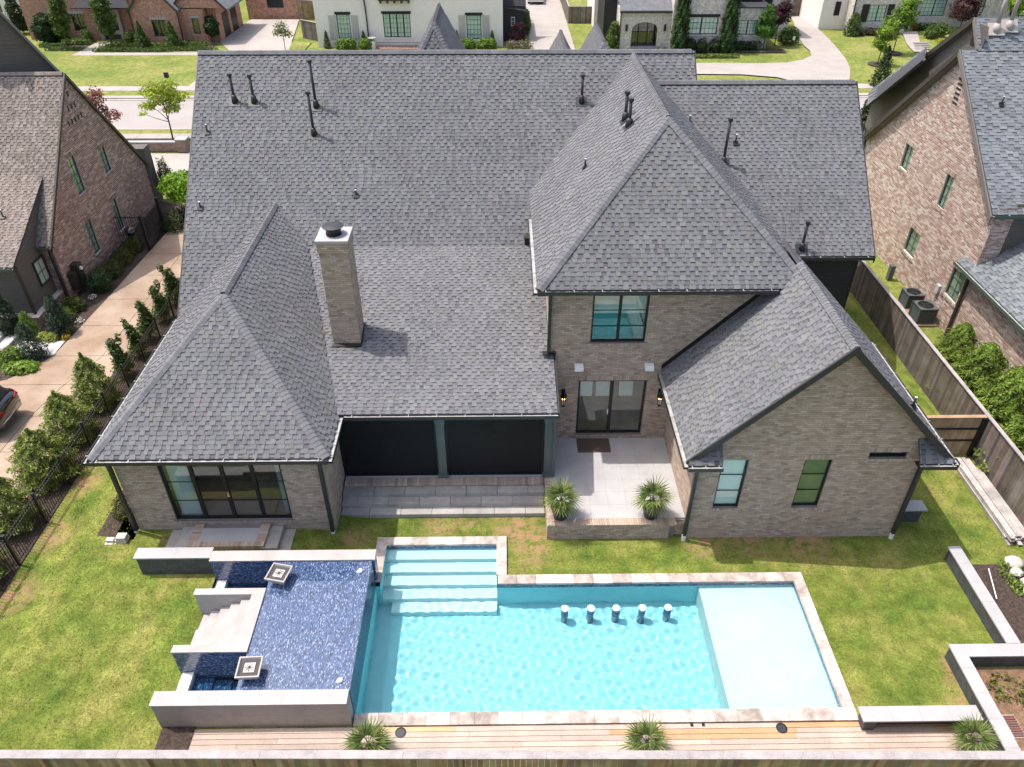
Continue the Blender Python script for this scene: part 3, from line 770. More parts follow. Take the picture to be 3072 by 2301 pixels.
brick_wall(house, 'gable_wall', (0, 17.15, 0), X0, FN, [(5.92, -.1), (12.78, -.1), (12.78, 4.1), (9.42, 7.52), (5.92, 4.05)], [W1, W2, W3], BR, GREY_BRICK,
           soldiers=[(6.56, 7.5, 1.29, 1.395, .03), (9.09, 10.06, 1.29, 1.395, .03), (9.09, 10.06, 3.445, 3.64, .004), (11.0, 12.27, 3.37, 3.475, .03), (11.0, 12.27, 3.725, 3.90, .004)])
brick_wall(house, 'gable_wall', (5.92, 0, 0), (0, -1, 0), (-1, 0, 0), [(-21.45, -.1), (-17.15, -.1), (-17.15, 3.7), (-21.45, 3.7)], [], BR, GREY_BRICK, owner=False)
brick_wall(house, 'gable_wall', (12.78, 0, 0), (0, 1, 0), (1, 0, 0), [(17.15, -.1), (23.2, -.1), (23.2, 3.7), (17.15, 3.7)], [], BR, GREY_BRICK, owner=False)
MB().box(-11.9, 7.9, 27.2, 41, 0, 3.6).box(8, 14, 27.4, 39, 0, 3.6).box(6.05, 12.6, 17.6, 23.1, .02, 3.5).box(6.2, 9.2, 21.9, 27, 3.5, 7.0).build('core', M['room_wall'], house)
# black clad wall at the right-hand end
sd = MB().box(9.0, 14.08, 27.10, 27.4, 0, 5.35).build('siding_wall', M['black_siding'], house)
for k in range(26): MB().obox((9.0, 27.10, k * .205), X0, (0, 0, 1), FN, (0, 5.1), (0, .199), (.004, .018)).build('siding_board', M['black_siding'], sd)
MB().box(14.0, 14.12, 27.07, 27.2, 0, 5.35).build('corner_board', M['black_metal'], sd)

# windows and doors ------------------------------------
dw = window(house, (0, 17.45, 0), X0, FN, DR[0], DR[1], DR[2], DR[3], 1, 3, sash=4, fw=.07, pane='pane_dark', name='glass_door')
MB().box(-8.87, -8.80, 17.50, 17.56, 1.72, 1.95).build('handle', M['chrome'], dw)
room = MB()
room.face([(-11.5, 17.58, .70), (-6.2, 17.58, .70), (-6.2, 23.5, .70), (-11.5, 23.5, .70)]); room.build('room_floor', M['room_floor'], house)
rw_ = MB(); rw_.face([(-11.5, 23.5, .7), (-6.2, 23.5, .7), (-6.2, 23.5, 3.4), (-11.5, 23.5, 3.4)]); rw_.face([(-11.5, 17.58, .7), (-11.5, 23.5, .7), (-11.5, 23.5, 3.4), (-11.5, 17.58, 3.4)])
rw_.face([(-6.2, 23.5, .7), (-6.2, 17.58, .7), (-6.2, 17.58, 3.4), (-6.2, 23.5, 3.4)]); rw_.face([(-11.5, 17.58, 3.4), (-11.5, 23.5, 3.4), (-6.2, 23.5, 3.4), (-6.2, 17.58, 3.4)]); rw_.build('room_wall', M['room_wall'], house)
def curtain(x0, x1, y, z0, z1):
    b = MB(); n = 40
    P = [(x0 + (x1 - x0) * i / n, y + .045 * math.sin(i * 1.25) + .01 * math.sin(i * .5)) for i in range(n + 1)]
    for (a, c), (d, e) in zip(P, P[1:]): b.face([(a, c, z0), (d, e, z0), (d, e, z1), (a, c, z1)])
    return b.build('curtain', M['curtain'], house, smooth=True)
curtain(-10.62, -9.95, 17.70, .74, 3.2); curtain(-7.22, -7.02, 17.70, .74, 3.2)
tw = window(house, (0, 21.45, 0), X0, FN, TWN[0], TWN[1], TWN[2], TWN[3], 1, 3, sash=2, fw=.06)
MB().box(2.7, 4.9, 21.98, 22.0, 4.8, 5.80).build('teal_curtain', M['teal_room'], tw); MB().box(2.7, 4.9, 21.88, 21.90, 5.80, 6.8).build('blind', M['blind'], tw)
ts = window(house, (0, 21.45, 0), X0, FN, TSL[0], TSL[1], TSL[2], TSL[3], 1, 1, sash=2, fw=.075, pane='pane', name='sliding_door')
MB().box(3.70, 3.73, 21.49, 21.52, 1.75, 2.0).build('handle', M['chrome'], ts)
rm = MB(); rm.face([(2.0, 21.57, .84), (5.7, 21.57, .84), (5.7, 25.4, .84), (2.0, 25.4, .84)]); rm.build('room_floor', M['room_floor'], house)
rm = MB(); rm.face([(2.0, 25.4, .84), (5.7, 25.4, .84), (5.7, 25.4, 3.6), (2.0, 25.4, 3.6)]); rm.face([(2.0, 21.57, .84), (2.0, 25.4, .84), (2.0, 25.4, 3.6), (2.0, 21.57, 3.6)]); rm.face([(5.7, 25.4, .84), (5.7, 21.57, .84), (5.7, 21.57, 3.6), (5.7, 25.4, 3.6)]); rm.build('room_wall', M['room_wall'], house)
for k, x in enumerate((2.72, 3.35, 4.2)):
    MB().obox((x, 22.3, 2.0), X0, (0, .15, .99), FN, (0, .5), (0, .75), (0, .03)).build('wall_art', M['white_plastic'], ts)  # white panels standing free a little behind the glass
window(house, (0, 17.15, 0), X0, FN, *W1, 1, 3, back='blind', fw=.055); window(house, (0, 17.15, 0), X0, FN, *W2, 1, 3, back='blind_green', fw=.055)
window(house, (0, 17.15, 0), X0, FN, *W3, 1, 1, back='black_metal', fw=.05)
# downspouts
downspout(house, -12.13, 17.36, 3.55, .12, top=(-12.2, 17.0, 3.72)); downspout(house, -5.70, 17.36, 3.55, .0, top=(-5.6, 17.0, 3.72))
downspout(house, 5.86, 17.05, 3.5, 0, top=(5.6, 16.7, 3.66)); downspout(house, 12.74, 17.05, 3.5, 0, top=(12.9, 16.7, 3.66))
downspout(house, 1.50, 21.36, 6.9, 4.62, boot=False, top=(1.4, 21.05, 7.1)); downspout(house, 1.66, 19.42, 3.55, .67, m='post_paint', boot=False, top=(1.6, 19.05, 3.72))
MB().obox((1.30, 21.32, 4.50), X0, (0, .974, .224), (0, -.224, .974), (0, .45), (-.02, .15), (0, .05)).build('flashing', M['black_metal'], house)
fl = MB(); fl.extr([(5.43, 21.44, 3.80), (8.95, 21.44, 7.36), (8.95, 21.44, 7.55), (5.43, 21.44, 3.99)], (0, -.03, 0)); fl.build('flashing', M['black_metal'], house)

# porch ------------------------------------------------
MB().box(-5.56, 1.34, 19.16, 27, -.05, .60).build('porch_base', M['mortar'], house)
MB().box(-5.55, 1.40, 19.42, 27, .61, .68).build('porch_floor', M['patio_tile'], house)
cp = MB()
for k in range(64):
    R_ = -5.55 + k * .1075; cp.box(R_ + .004, R_ + .1035, 19.12, 19.40, .55, .672, pick_col(GREY_BRICK))
cp.build('brick_edging', M['brick'], house)
MB().box(-5.6, 1.66, 19.42, 19.62, 3.30, 3.62).build('beam', M['post_paint'], house)
MB().box(-5.55, 1.65, 19.65, 27, 3.40, 3.46).build('porch_ceiling', M['black_metal'], house)
MB().box(-5.55, 1.5, 24.5, 24.6, .68, 3.4).build('porch_back_wall', M['black_siding'], house)
for x in (-2.15, 1.47):
    p = MB().box(x - .14, x + .14, 19.40, 19.66, .68, 3.31).build('porch_post', M['post_paint'], house)
    MB().box(x - .175, x + .175, 19.36, 19.70, .68, .86).build('post_base', M['post_paint'], p); MB().box(x - .165, x + .165, 19.37, 19.69, 3.12, 3.29).build('post_cap', M['post_paint'], p)
MB().box(-5.56, -2.31, 19.53, 19.545, .72, 3.32).build('screen', M['screen_mesh'], house); MB().box(-1.99, 1.31, 19.53, 19.545, .72, 3.32).build('screen', M['screen_mesh'], house)
MB().box(1.52, 1.535, 19.66, 21.44, .72, 3.32).build('screen', M['screen_mesh'], house)
for k, (x, y, r_) in enumerate(((-4.9, 20.6, .3), (-4.2, 20.7, .26), (-.2, 21.5, .28))):
    pl_ = MB().lathe((x, y, .68), [(r_ * .7, 0), (r_, .45), (r_ * .9, .5)], 20).build('planter', M['white_plastic'], house, True)
sofa = MB().box(-1.6, .9, 22.6, 23.5, .68, 1.08).box(-1.6, .9, 23.3, 23.6, 1.08, 1.5).build('porch_sofa', M['flag_stone'], house)
MB().box(-1.2, .4, 21.2, 21.9, .68, 1.0).build('porch_table', M['room_floor'], house)
for a, b in ((-5.56, -2.31), (-1.99, 1.31)): MB().box(a, b, 19.50, 19.56, .685, .735).box(a, a + .05, 19.51, 19.56, .735, 3.3).box(b - .05, b, 19.51, 19.56, .735, 3.3).build('screen_frame', M['black_metal'], house)
# wide stone steps, each slab its own piece
st = MB().box(-5.5, 1.3, 18.2, 19.16, -.05, .02).build('porch_steps', M['mortar'], house)
for r, (y0, zt, off) in enumerate(((18.80, .515, .0), (18.47, .345, .55), (18.14, .175, .1))):
    x = -5.58 - off
    while x < 1.34:
        a, b = max(x, -5.58), min(x + 1.06, 1.34)
        if b - a > .05: MB().box(a + .008, b - .008, y0, y0 + .52, zt - .16, zt).build('step_slab', M['step_stone'], st)
        x += 1.06
# landing and side steps at the wing door
la = MB().box(-10.10, -7.76, 16.52, 17.44, -.05, .52).build('landing', M['mortar'], house)
MB().box(-9.85, -8.0, 16.66, 17.24, .52, .556).build('landing_slab', M['patio_tile'], la)
cp = MB()
for k in range(30): cp.box(-10.14 + k * .0812, -10.14 + k * .0812 + .074, 16.46, 16.66, .40, .56, pick_col(GREY_BRICK))
for k in range(9):
    for xx in (-10.14, -8.0): cp.box(xx, xx + .29 if xx < -9 else xx + .30, 16.665 + k * .085, 16.665 + k * .085 + .078, .40, .56, pick_col(GREY_BRICK))
cp.build('brick_edging', M['brick'], la)
for s in (1, -1):
    for k in range(3):
        c0 = -7.70 if s > 0 else -10.14
        a = c0 + s * k * .38; b = a + s * .42
        MB().box(min(a, b), max(a, b), 16.44, 17.40, -.05, .48 - k * .155).build('stone_step', M['step_stone'], la)
# patio
pt = MB().box(1.40, 5.55, 17.20, 21.44, -.05, .60).box(5.55, 5.9, 17.35, 21.44, -.05, .60).build('patio', M['mortar'], house)
for i in range(7):
    for j in range(7):
        a = 1.62 + i * .612; b = 17.42 + j * .61
        MB().box(a + .0015, min(a + .6105, 5.90), b + .0015, min(b + .6085, 21.44), .60, .67).build('patio_tile', M['patio_tile'], pt)
cp = MB()
for k in range(52): cp.box(1.37 + k * .081, 1.37 + k * .081 + .073, 17.12, 17.42, .585, .672, pick_col(GREY_BRICK))
for k in range(28): cp.box(1.36, 1.615, 17.43 + k * .081, 17.43 + k * .081 + .073, .585, .672, pick_col(GREY_BRICK))
cp.build('brick_edging', M['brick'], pt)
brick_wall(house, 'patio_wall', (0, 17.14, 0), X0, FN, [(1.37, -.1), (5.36, -.1), (5.36, .585), (1.37, .585)], [], BR, GREY_BRICK)
brick_wall(house, 'patio_wall', (0, 17.30, 0), X0, FN, [(5.36, -.1), (5.92, -.1), (5.92, .585), (5.36, .585)], [], BR, GREY_BRICK, owner=False)
brick_wall(house, 'patio_wall', (1.37, 0, 0), (0, -1, 0), (-1, 0, 0), [(-19.1, -.1), (-17.14, -.1), (-17.14, .585), (-19.1, .585)], [], BR, GREY_BRICK, owner=False)
brick_wall(house, 'patio_wall', (5.36, 0, 0), (0, 1, 0), (1, 0, 0), [(17.14, -.1), (17.3, -.1), (17.3, .585), (17.14, .585)], [], BR, GREY_BRICK, owner=False)
# chimney
CX0, CX1, CY0, CY1 = -5.88, -4.96, 22.02, 22.96
ch = MB().box(CX0 + .01, CX1 - .01, CY0 + .01, CY1 - .01, 4.2, 8.36).build('chimney', M['mortar'], house)
for (o_, u_, n_, a, b) in (((0, CY0, 0), (1, 0, 0), (0, -1, 0), CX0, CX1), ((CX1, 0, 0), (0, 1, 0), (1, 0, 0), CY0, CY1), ((CX0, 0, 0), (0, -1, 0), (-1, 0, 0), -CY1, -CY0)):
    brick_wall(house, 'chimney_face', o_, u_, n_, [(a, 4.3), (b, 4.3), (b, 8.36), (a, 8.36)], [], BR, GREY_BRICK, owner=False)
    brick_wall(house, 'chimney_face', Vector(o_) + Vector(n_) * .03, u_, n_, [(a - .03, 8.02), (b + .03, 8.02), (b + .03, 8.36), (a - .03, 8.36)], [], BR, GREY_BRICK, owner=False)
cap = MB().box(-5.94, -4.90, 21.96, 23.02, 8.36, 8.45).build('chimney_cap', M['stone_cap'], ch)
flue = MB().lathe((-5.42, 22.49, 8.45), [(.25, 0), (.25, .06), (.22, .06), (.22, .16), (.25, .16), (.25, .22), (.19, .22), (.19, .30)], 24).build('flue', M['black_metal'], cap)
MB().lathe((-5.42, 22.49, 8.72), [(.34, 0), (.34, .012), (.18, .05), (.02, .06)], 28).build('flue_cap', M['dark_gutter'], cap)
fb = MB(); fb.obox((-5.93, 21.93, 4.47), X0, (0, .974, .224), (0, -.224, .974), (0, 1.02), (-.06, .09), (.0, .10)); fb.obox((-4.93, 21.93, 4.47), X0, (0, .974, .224), (0, -.224, .974), (-.02, .03), (.09, 1.1), (.0, .10)); fb.build('flashing', M['black_metal'], ch)

TABS.flush(house, rf_main, 'shingle', EXPO + .012, 'shingles', M['shingle'], 300, tab_piece)
BR.flush(house, house, 'brick', None, 'bricks', M['brick'], 300, brick_piece)

# roof vents: each pipe stands on its flashing boot
def vent(base, h, big=True, m='vent_metal', tilt=(0, -.67, .74), r=.055):
    x, y, z = base; t = thing('roof_vent', '', 'vent', base)
    n = Vector(tilt).normalized(); u = Vector((1, 0, 0)) if abs(n.x) < .5 else Vector((0, 1, 0)); w = n.cross(u).normalized()
    if big:
        MB().tube([(x, y, z - .05), (x, y, z + h - .08)], r, 10).build('pipe', M[m], t, True)
        MB().tube([(x, y, z + h - .10), (x, y, z + h)], r * 1.7, 10).build('vent_cap', M[m], t)
        b = MB(); b.tube([(x, y, z - .05), (x, y, z + .22), (x, y, z + .27)], [r * 2.3, r * 1.9, r * 1.1], 12); b.build('boot', M[m], t, True)
        MB().obox((x, y, z), u, w, n, (-.24, .24), (-.22, .22), (.018, .026)).build('flashing', M[m] if m != 'vent_metal' else M['dark_gutter'], t)
    else:
        MB().tube([(x, y, z - .04), (x, y, z + h)], .035, 8).build('pipe', M[m], t, True)
        MB().tube([(x, y, z + h), (x, y, z + h + .02)], .036, 8).build('pipe_end', M['pvc_white'], t)
        MB().obox((x, y, z), u, w, n, (-.10, .10), (-.10, .10), (.014, .05)).build('flashing', M['black_metal'], t)
    return t
VL = [((-10.82, 31.7, 9.89), 1.09, 1, 'thick black roof vent, first from the left under the main ridge'),
      ((-10.04, 31.69, 9.88), 1.06, 1, 'thick black roof vent, second from the left under the main ridge'),
      ((-7.53, 31.53, 9.74), 1.79, 1, 'tallest thin black roof vent pipe, upper of the close pair left of centre'),
      ((-7.57, 30.63, 8.91), 1.67, 1, 'thin black roof vent pipe, lower of the close pair left of centre'),
      ((3.21, 31.65, 9.84), 1.07, 1, 'thick black roof vent between the chimney and the tower roof, under the ridge'),
      ((8.81, 29.63, 8.02), 1.79, 1, 'tall black vent pipe just behind the right hip of the tower roof'),
      ((11.66, 26.95, 5.57), 1.16, 1, 'black vent pipe at the low edge of the right-hand roof'),
      ((-11.83, 30.69, 8.97), .32, 0, 'short black pipe near the left edge of the main roof, upper one'),
      ((-11.88, 28.3, 6.8), .26, 0, 'short black pipe near the left edge of the main roof, lower one'),
      ((-5.8, 28.67, 7.13), .23, 0, 'short black pipe on the main roof above the chimney'),
      ((9.35, 30.27, 8.59), .36, 0, 'short black pipe beside the tall vent on the right-hand roof'),
      ((7.54, 30.93, 9.19), .31, 0, 'short black pipe peeping over the right hip of the tower roof')]
for b, h, big, lab in VL:
    v_ = vent(b, h, big); v_['label'] = lab; v_['group'] = 'vents on the grey roofs'
for b, h, big, lab in (((4.42, 27.71, 10.38), 1.0, 1, 'black vent pipe on the left tower slope, farther of the pair'), ((4.45, 26.94, 10.41), .95, 1, 'black vent pipe on the left tower slope, nearer of the pair'),
                       ((2.96, 26.68, 9.0), .31, 0, 'short black pipe low on the left slope of the tower roof')):
    v_ = vent(b, h, big, tilt=(-.686, 0, .728), r=.06); v_['label'] = lab; v_['group'] = 'vents on the grey roofs'
t = thing('roof_camera', 'small black box on the porch roof beside the tower gutter', 'vent box', (.93, 27.25, 5.80))
MB().box(.82, 1.04, 27.1, 27.35, 5.72, 6.02).build('housing', M['black_metal'], t); MB().box(.80, 1.06, 27.05, 27.38, 6.02, 6.05).build('hood', M['dark_gutter'], t)
v_ = vent((12.1, 17.6, 5.08), .38, 0); v_['label'] = 'short black pipe on the thin right slope of the front gable roof'

# ---------------------------------------------------------------- pool, spa, deck
def uvbox(b, name, m, parent=None, smooth=False):
    """build with a box-projected UV in metres (for the tiny mosaic)"""
    o = b.build(name, m, parent, smooth); me = o.data; uv = me.uv_layers.new(name='UVMap')
    L = wloc(o)
    for p in me.polygons:
        n = p.normal
        for li in p.loop_indices:
            c = me.vertices[me.loops[li].vertex_index].co + L
            if abs(n.z) > .6: uv.data[li].uv = (c.y, c.x)
            elif abs(n.x) > .6: uv.data[li].uv = (c.y, c.z)
            else: uv.data[li].uv = (c.x, c.z)
    return o
pool = thing('swimming_pool', 'long turquoise swimming pool with pale stone coping and broad entry steps', 'pool', (2.6, 13.2, 0))
PX0, PX1, PY0, PY1, PF, WZ = -4.05, 8.97, 11.04, 15.27, -1.35, -.06
BX0, BX1, BY1 = -3.90, -.28, 16.87
LX = 6.02                                                  # edge of the shallow shelf
sh = MB()
sh.face([(PX0, PY0, PF), (LX, PY0, PF), (LX, PY1, PF), (PX0, PY1, PF)])                      # floor
sh.face([(PX0, PY0, PF), (PX0, PY0, .06), (PX1, PY0, .06), (PX1, PY0, PF)])
sh.face([(PX1, PY0, PF), (PX1, PY0, .06), (PX1, PY1, .06), (PX1, PY1, PF)])
sh.face([(BX1, PY1, PF), (PX1, PY1, PF), (PX1, PY1, .06), (BX1, PY1, .06)])
sh.face([(BX1, PY1, PF), (BX1, PY1, .06), (BX1, BY1, .06), (BX1, BY1, PF)])
sh.face([(BX0, BY1, PF), (BX1, BY1, PF), (BX1, BY1, .06), (BX0, BY1, .06)])
sh.face([(BX0, PY1, PF), (BX0, BY1, PF), (BX0, BY1, .06), (BX0, PY1, .06)])
sh.face([(PX0, PY0, PF), (PX0, PY1, PF), (PX0, PY1, -.12), (PX0, PY0, -.12)])
sh.face([(PX0, PY1, PF), (BX0, PY1, PF), (BX0, PY1, .0), (PX0, PY1, .0)])
shell = sh.build('pool_shell', M['plaster_depth_tint'], pool)
MB().box(LX, PX1 - .002, PY0 + .002, PY1 - .002, PF, -.24).build('shallow_shelf', M['plaster_shallow_tint'], pool)
for k, (y, z) in enumerate(((16.46, -.20), (16.06, -.42), (15.66, -.64), (15.26, -.86), (14.86, -1.08))):
    MB().box(BX0 + .002 if y > 15.2 else -3.6, BX1 - .002, y, BY1 - .003 * (k + 1), PF, z).build('pool_step', M['plaster_step_tint'], pool)
wt = MB()
for a, b, c, d in ((PX0 + .02, PX1, PY0 + .001, PY0 + .006), (BX1, PX1, PY1 - .006, PY1 - .001), (BX0, BX1, BY1 - .006, BY1 - .001)): wt.box(a, b, c, d, -.15, .055)
wt.box(PX1 - .006, PX1 - .001, PY0, PY1, -.15, .055); wt.box(BX1 - .006, BX1 - .001, PY1, BY1, -.15, .055)
uvbox(wt, 'waterline_tile', M['mosaic'], pool)
TRV = [(.55, .51, .475), (.49, .45, .415), (.58, .55, .52), (.41, .365, .335), (.53, .49, .46), (.46, .41, .38)]
def coping(x0, x1, y0, y1, along, n):
    for k in range(n):
        if along == 'x': a, b, c, d = x0 + (x1 - x0) * k / n, x0 + (x1 - x0) * (k + 1) / n, y0, y1
        else: a, b, c, d = x0, x1, y0 + (y1 - y0) * k / n, y0 + (y1 - y0) * (k + 1) / n
        e = .003
        MB().box(a + e, b - e, c + e, d - e, .02, .10 + R.uniform(-.002, .002), pick_col(TRV)).build('coping_stone', M['travertine'], pool)
coping(-4.03, 9.28, 10.70, 11.06, 'x', 21); coping(8.95, 9.28, 11.06, 15.25, 'y', 7); coping(-.26, 9.28, 15.25, 15.60, 'x', 16)
coping(-.30, .03, 15.60, 17.20, 'y', 3); coping(-4.22, -.30, 16.86, 17.20, 'x', 7); coping(-4.22, -3.88, 15.86, 16.86, 'y', 2)
coping(-4.06, -3.88, 15.40, 15.86, 'y', 1)
MB().box(-4.2, .02, 15.3, 17.19, -.6, .018).box(-4.04, 9.27, 10.72, 11.03, -.6, .018).box(8.98, 9.27, 11, 15.6, -.6, .018).box(-.2, 9.27, 15.28, 15.59, -.6, .018).build('pool_beam', M['mortar'], pool) if False else None

# water: a rippled surface that bends the light, tinted the faint blue of water
wm = bpy.data.materials.new('pool_water'); wm.use_nodes = True
N = wm.node_tree.nodes; L_ = wm.node_tree.links; N.remove(N['Principled BSDF'])
gl = N.new('ShaderNodeBsdfGlass'); gl.inputs['IOR'].default_value = 1.33; gl.inputs['Roughness'].default_value = 0; gl.inputs['Color'].default_value = (.90, .985, .99, 1)
L_.new(gl.outputs[0], N['Material Output'].inputs['Surface'])
MATS['pool_water'] = wm
def wave(x, y):
    z = 0
    for (kx, ky, a, p) in WAVES: z += a * math.sin(kx * x + ky * y + p)
    calm = smooth((6.4 - x) / .8) * .6 + .4
    st_ = smooth((16.9 - y) / 2.0) * .75 + .25
    return z * calm * st_
WAVES = []
for i_ in range(22):                                        # ripples of many lengths coming from all round
    lam = .15 * (2.9 ** (R.random() ** 1.15)); a = i_ * math.pi * 2 / 22 + R.uniform(-.12, .12); kk = 2 * math.pi / lam
    WAVES.append((kk * math.cos(a), kk * math.sin(a), .36 / kk ** 2 * R.uniform(.6, 1.3), R.uniform(0, 6.28)))
wb = MB(); st_ = .031
gx = list(np.linspace(PX0 + .003, PX1 - .008, int((PX1 - PX0) / st_))); gy = list(np.linspace(PY0 + .008, BY1 - .008, int((BY1 - PY0) / st_)))
nx_, ny_ = len(gx), len(gy); vidx = {}
def inside(x, y): return y <= PY1 - .004 or (BX0 + .001 < x < BX1 - .006)
cells = []
for i in range(nx_ - 1):
    for j in range(ny_ - 1):
        cx, cy = (gx[i] + gx[i+1]) / 2, (gy[j] + gy[j+1]) / 2
        if inside(cx, cy): cells.append((i, j))
def gv_(i, j, top):
    k = (i, j, top)
    if k not in vidx:
        vidx[k] = len(wb.v); wb.v.append((gx[i], gy[j], WZ + wave(gx[i], gy[j]) if top else PF - .02))
    return vidx[k]
cs = set(cells)
for (i, j) in cells:
    wb.f.append((gv_(i, j, 1), gv_(i+1, j, 1), gv_(i+1, j+1, 1), gv_(i, j+1, 1))); wb.c.append((1, 1, 1))
water = wb.build('water', None, smooth=True); water.data.materials.append(wm)
struct(water); water['label'] = 'rippled clear water of the swimming pool'
for o_ in (water,):
    try: o_.cycles.is_caustics_caster = True
    except Exception as e: print('no caster', e)

# submerged stools
for k in range(5):
    x = (1.80, 2.60, 3.38, 4.18, 4.97)[k]; y = 14.62
    t = thing('pool_stool', ('leftmost', 'second from left', 'middle', 'fourth from left', 'rightmost')[k] + ' of the five blue tiled bar stools under the pool water', 'stool', (x, y, PF), 'stools standing in the pool')
    b = MB(); b.lathe((x, y, PF), [(.118, 0), (.118, .88)], 24); s_ = b.build('pedestal', M['mosaic'], t, True)
    uv = s_.data.uv_layers.new(name='UVMap')
    for p in s_.data.polygons:
        for li in p.loop_indices:
            c = s_.data.vertices[s_.data.loops[li].vertex_index].co
            uv.data[li].uv = (math.atan2(c.y, c.x) * .118, c.z)
    MB().lathe((x, y, PF + .88), [(.122, 0), (.125, .02), (.122, .05), (.05, .055)], 24).build('seat', M['white_plastic'], t)

for o_ in [q for q in bpy.data.objects if q.name.split('.')[0] in ('pool_shell','shallow_shelf','pool_step','bench_ledge','pedestal','seat','waterline_tile')]:
    o_.cycles.is_caustics_receiver = True

# raised spa -----------------------------------------------------------------
spa = thing('raised_spa', 'raised spa block topped with blue glass mosaic, spilling over into the pool', 'spa', (-6.5, 13.2, 0))
ZT = 1.11
uvbox(MB().box(-7.0, -4.085, 11.12, 15.42, -.3, 1.045), 'mosaic_block', M['mosaic'], spa)
uvbox(MB().box(-4.08, -4.06, 11.10, 15.42, -1.3, 1.05), 'spill_face', M['mosaic'], spa)
for a, b in ((-9.07, -7.4), (-7.4, -5.73), (-5.73, -4.07)): MB().box(a + .002, b - .002, 10.72, 11.13, ZT - .05, ZT).build('cap_slab', M['shell_stone'], spa)
MB().box(-9.05, -4.075, 10.75, 11.11, -.1, .55).build('front_wall', M['shell_stone'], spa); MB().box(-9.05, -4.075, 10.752, 11.11, .553, ZT - .052).build('front_wall', M['shell_stone'], spa)
for a, b in ((-8.98, -7.3), (-7.3, -5.6), (-5.6, -3.97)): MB().box(a + .002, b - .002, 15.40, 15.80, ZT - .05, ZT).build('cap_slab', M['shell_stone'], spa)
uvbox(MB().box(-8.98, -4.0, 15.44, 15.76, -.3, ZT - .052), 'rear_wall', M['mosaic'], spa)
for a, b in ((-11.32, -10.1), (-10.1, -8.985)): MB().box(a + .002, b - .002, 15.53, 15.95, ZT - .055, ZT - .004).build('cap_slab', M['stone_cap'], spa)
MB().box(-11.26, -9.0, 15.58, 15.92, -.1, ZT - .057).build('end_wall', M['slate_dark'], spa)
for y0, y1 in ((14.16, 14.38), (12.26, 12.49)):
    MB().box(-9.05, -7.0, y0, y1, ZT - .045, ZT).build('cap_slab', M['shell_stone'], spa)
MB().box(-9.03, -7.0, 14.175, 14.365, -.1, ZT - .047).build('stair_wall', M['shell_stone'], spa)
uvbox(MB().box(-9.03, -7.0, 12.275, 12.475, -.1, ZT - .047), 'stair_wall', M['mosaic'], spa)
uvbox(MB().box(-9.0, -7.0, 14.366, 14.376, -.1, ZT - .047), 'stair_wall_tile', M['mosaic'], spa)
for k in range(5): MB().box(-9.02 + .33 * k, -7.35, 12.49, 14.16, -.05 if k == 0 else .20 + .17 * k - .17, .20 + .17 * k).build('spa_step', M['shell_stone'], spa)
MB().box(-7.36, -7.0, 12.49, 14.16, .2, ZT - .002).build('landing', M['shell_stone'], spa)
for y0, y1 in ((14.38, 15.44), (11.13, 12.27)):                  # side troughs
    MB().box(-8.96, -8.66, y0 + .002, y1 - .002, -.1, .16).build('trough_curb', M['travertine'], spa)
    uvbox(MB().box(-8.66, -7.0, y0 + .003, y1 - .003, -.55, -.30), 'trough_floor', M['mosaic'], spa)
    uvbox(MB().box(-8.64, -8.15, y0 + .004, y1 - .004, -.30, -.12).box(-8.15, -7.65, y0 + .004, y1 - .004, -.30, -.22), 'trough_step', M['mosaic'], spa)
tw_ = glass('trough_water', (.45, .72, .82), refl=1.0)
for y0, y1 in ((14.38, 15.44), (11.13, 12.27)):
    b = MB(); b.face([(-8.66, y0, .02), (-7.0, y0, .02), (-7.0, y1, .02), (-8.66, y1, .02)]); b.build('trough_water', tw_, spa)
film = glass('film_water', (.93, .96, .98), refl=.9); 
nt = film.node_tree; bp = nt.nodes.new('ShaderNodeBump'); nz = nt.nodes.new('ShaderNodeTexNoise'); nz.inputs['Scale'].default_value = 9; bp.inputs['Strength'].default_value = .08; bp.inputs['Distance'].default_value = .02
nt.links.new(nz.outputs['Fac'], bp.inputs['Height'])
for n_ in nt.nodes:
    if n_.type in ('BSDF_GLOSSY', 'FRESNEL'): nt.links.new(bp.outputs[0], n_.inputs['Normal'])
b = MB(); b.face([(-7.0, 11.13, 1.062), (-4.05, 11.13, 1.062), (-4.05, 15.40, 1.062), (-7.0, 15.40, 1.062)]); b.face([(-4.045, 11.1, -.06), (-4.045, 15.42, -.06), (-4.045, 15.42, 1.06), (-4.045, 11.1, 1.06)]); b.build('water_film', film, spa)
for (x, y, nm) in ((-4.35, 15.0, 'far'), (-4.35, 11.4, 'near')):
    t = thing('chlorine_float', 'small white float on the blue mosaic at its ' + nm + ' right corner', 'float', (x, y, 1.06), 'white floats on the spa')
    MB().lathe((x, y, 1.03), [(.05, 0), (.075, .03), (.075, .07), (.04, .10)], 16).build('body', M['white_plastic'], t, True); MB().lathe((x - .07, y - .03, 1.04), [(.03, 0), (.04, .03), (.02, .06)], 10).build('knob', M['white_plastic'], t, True)
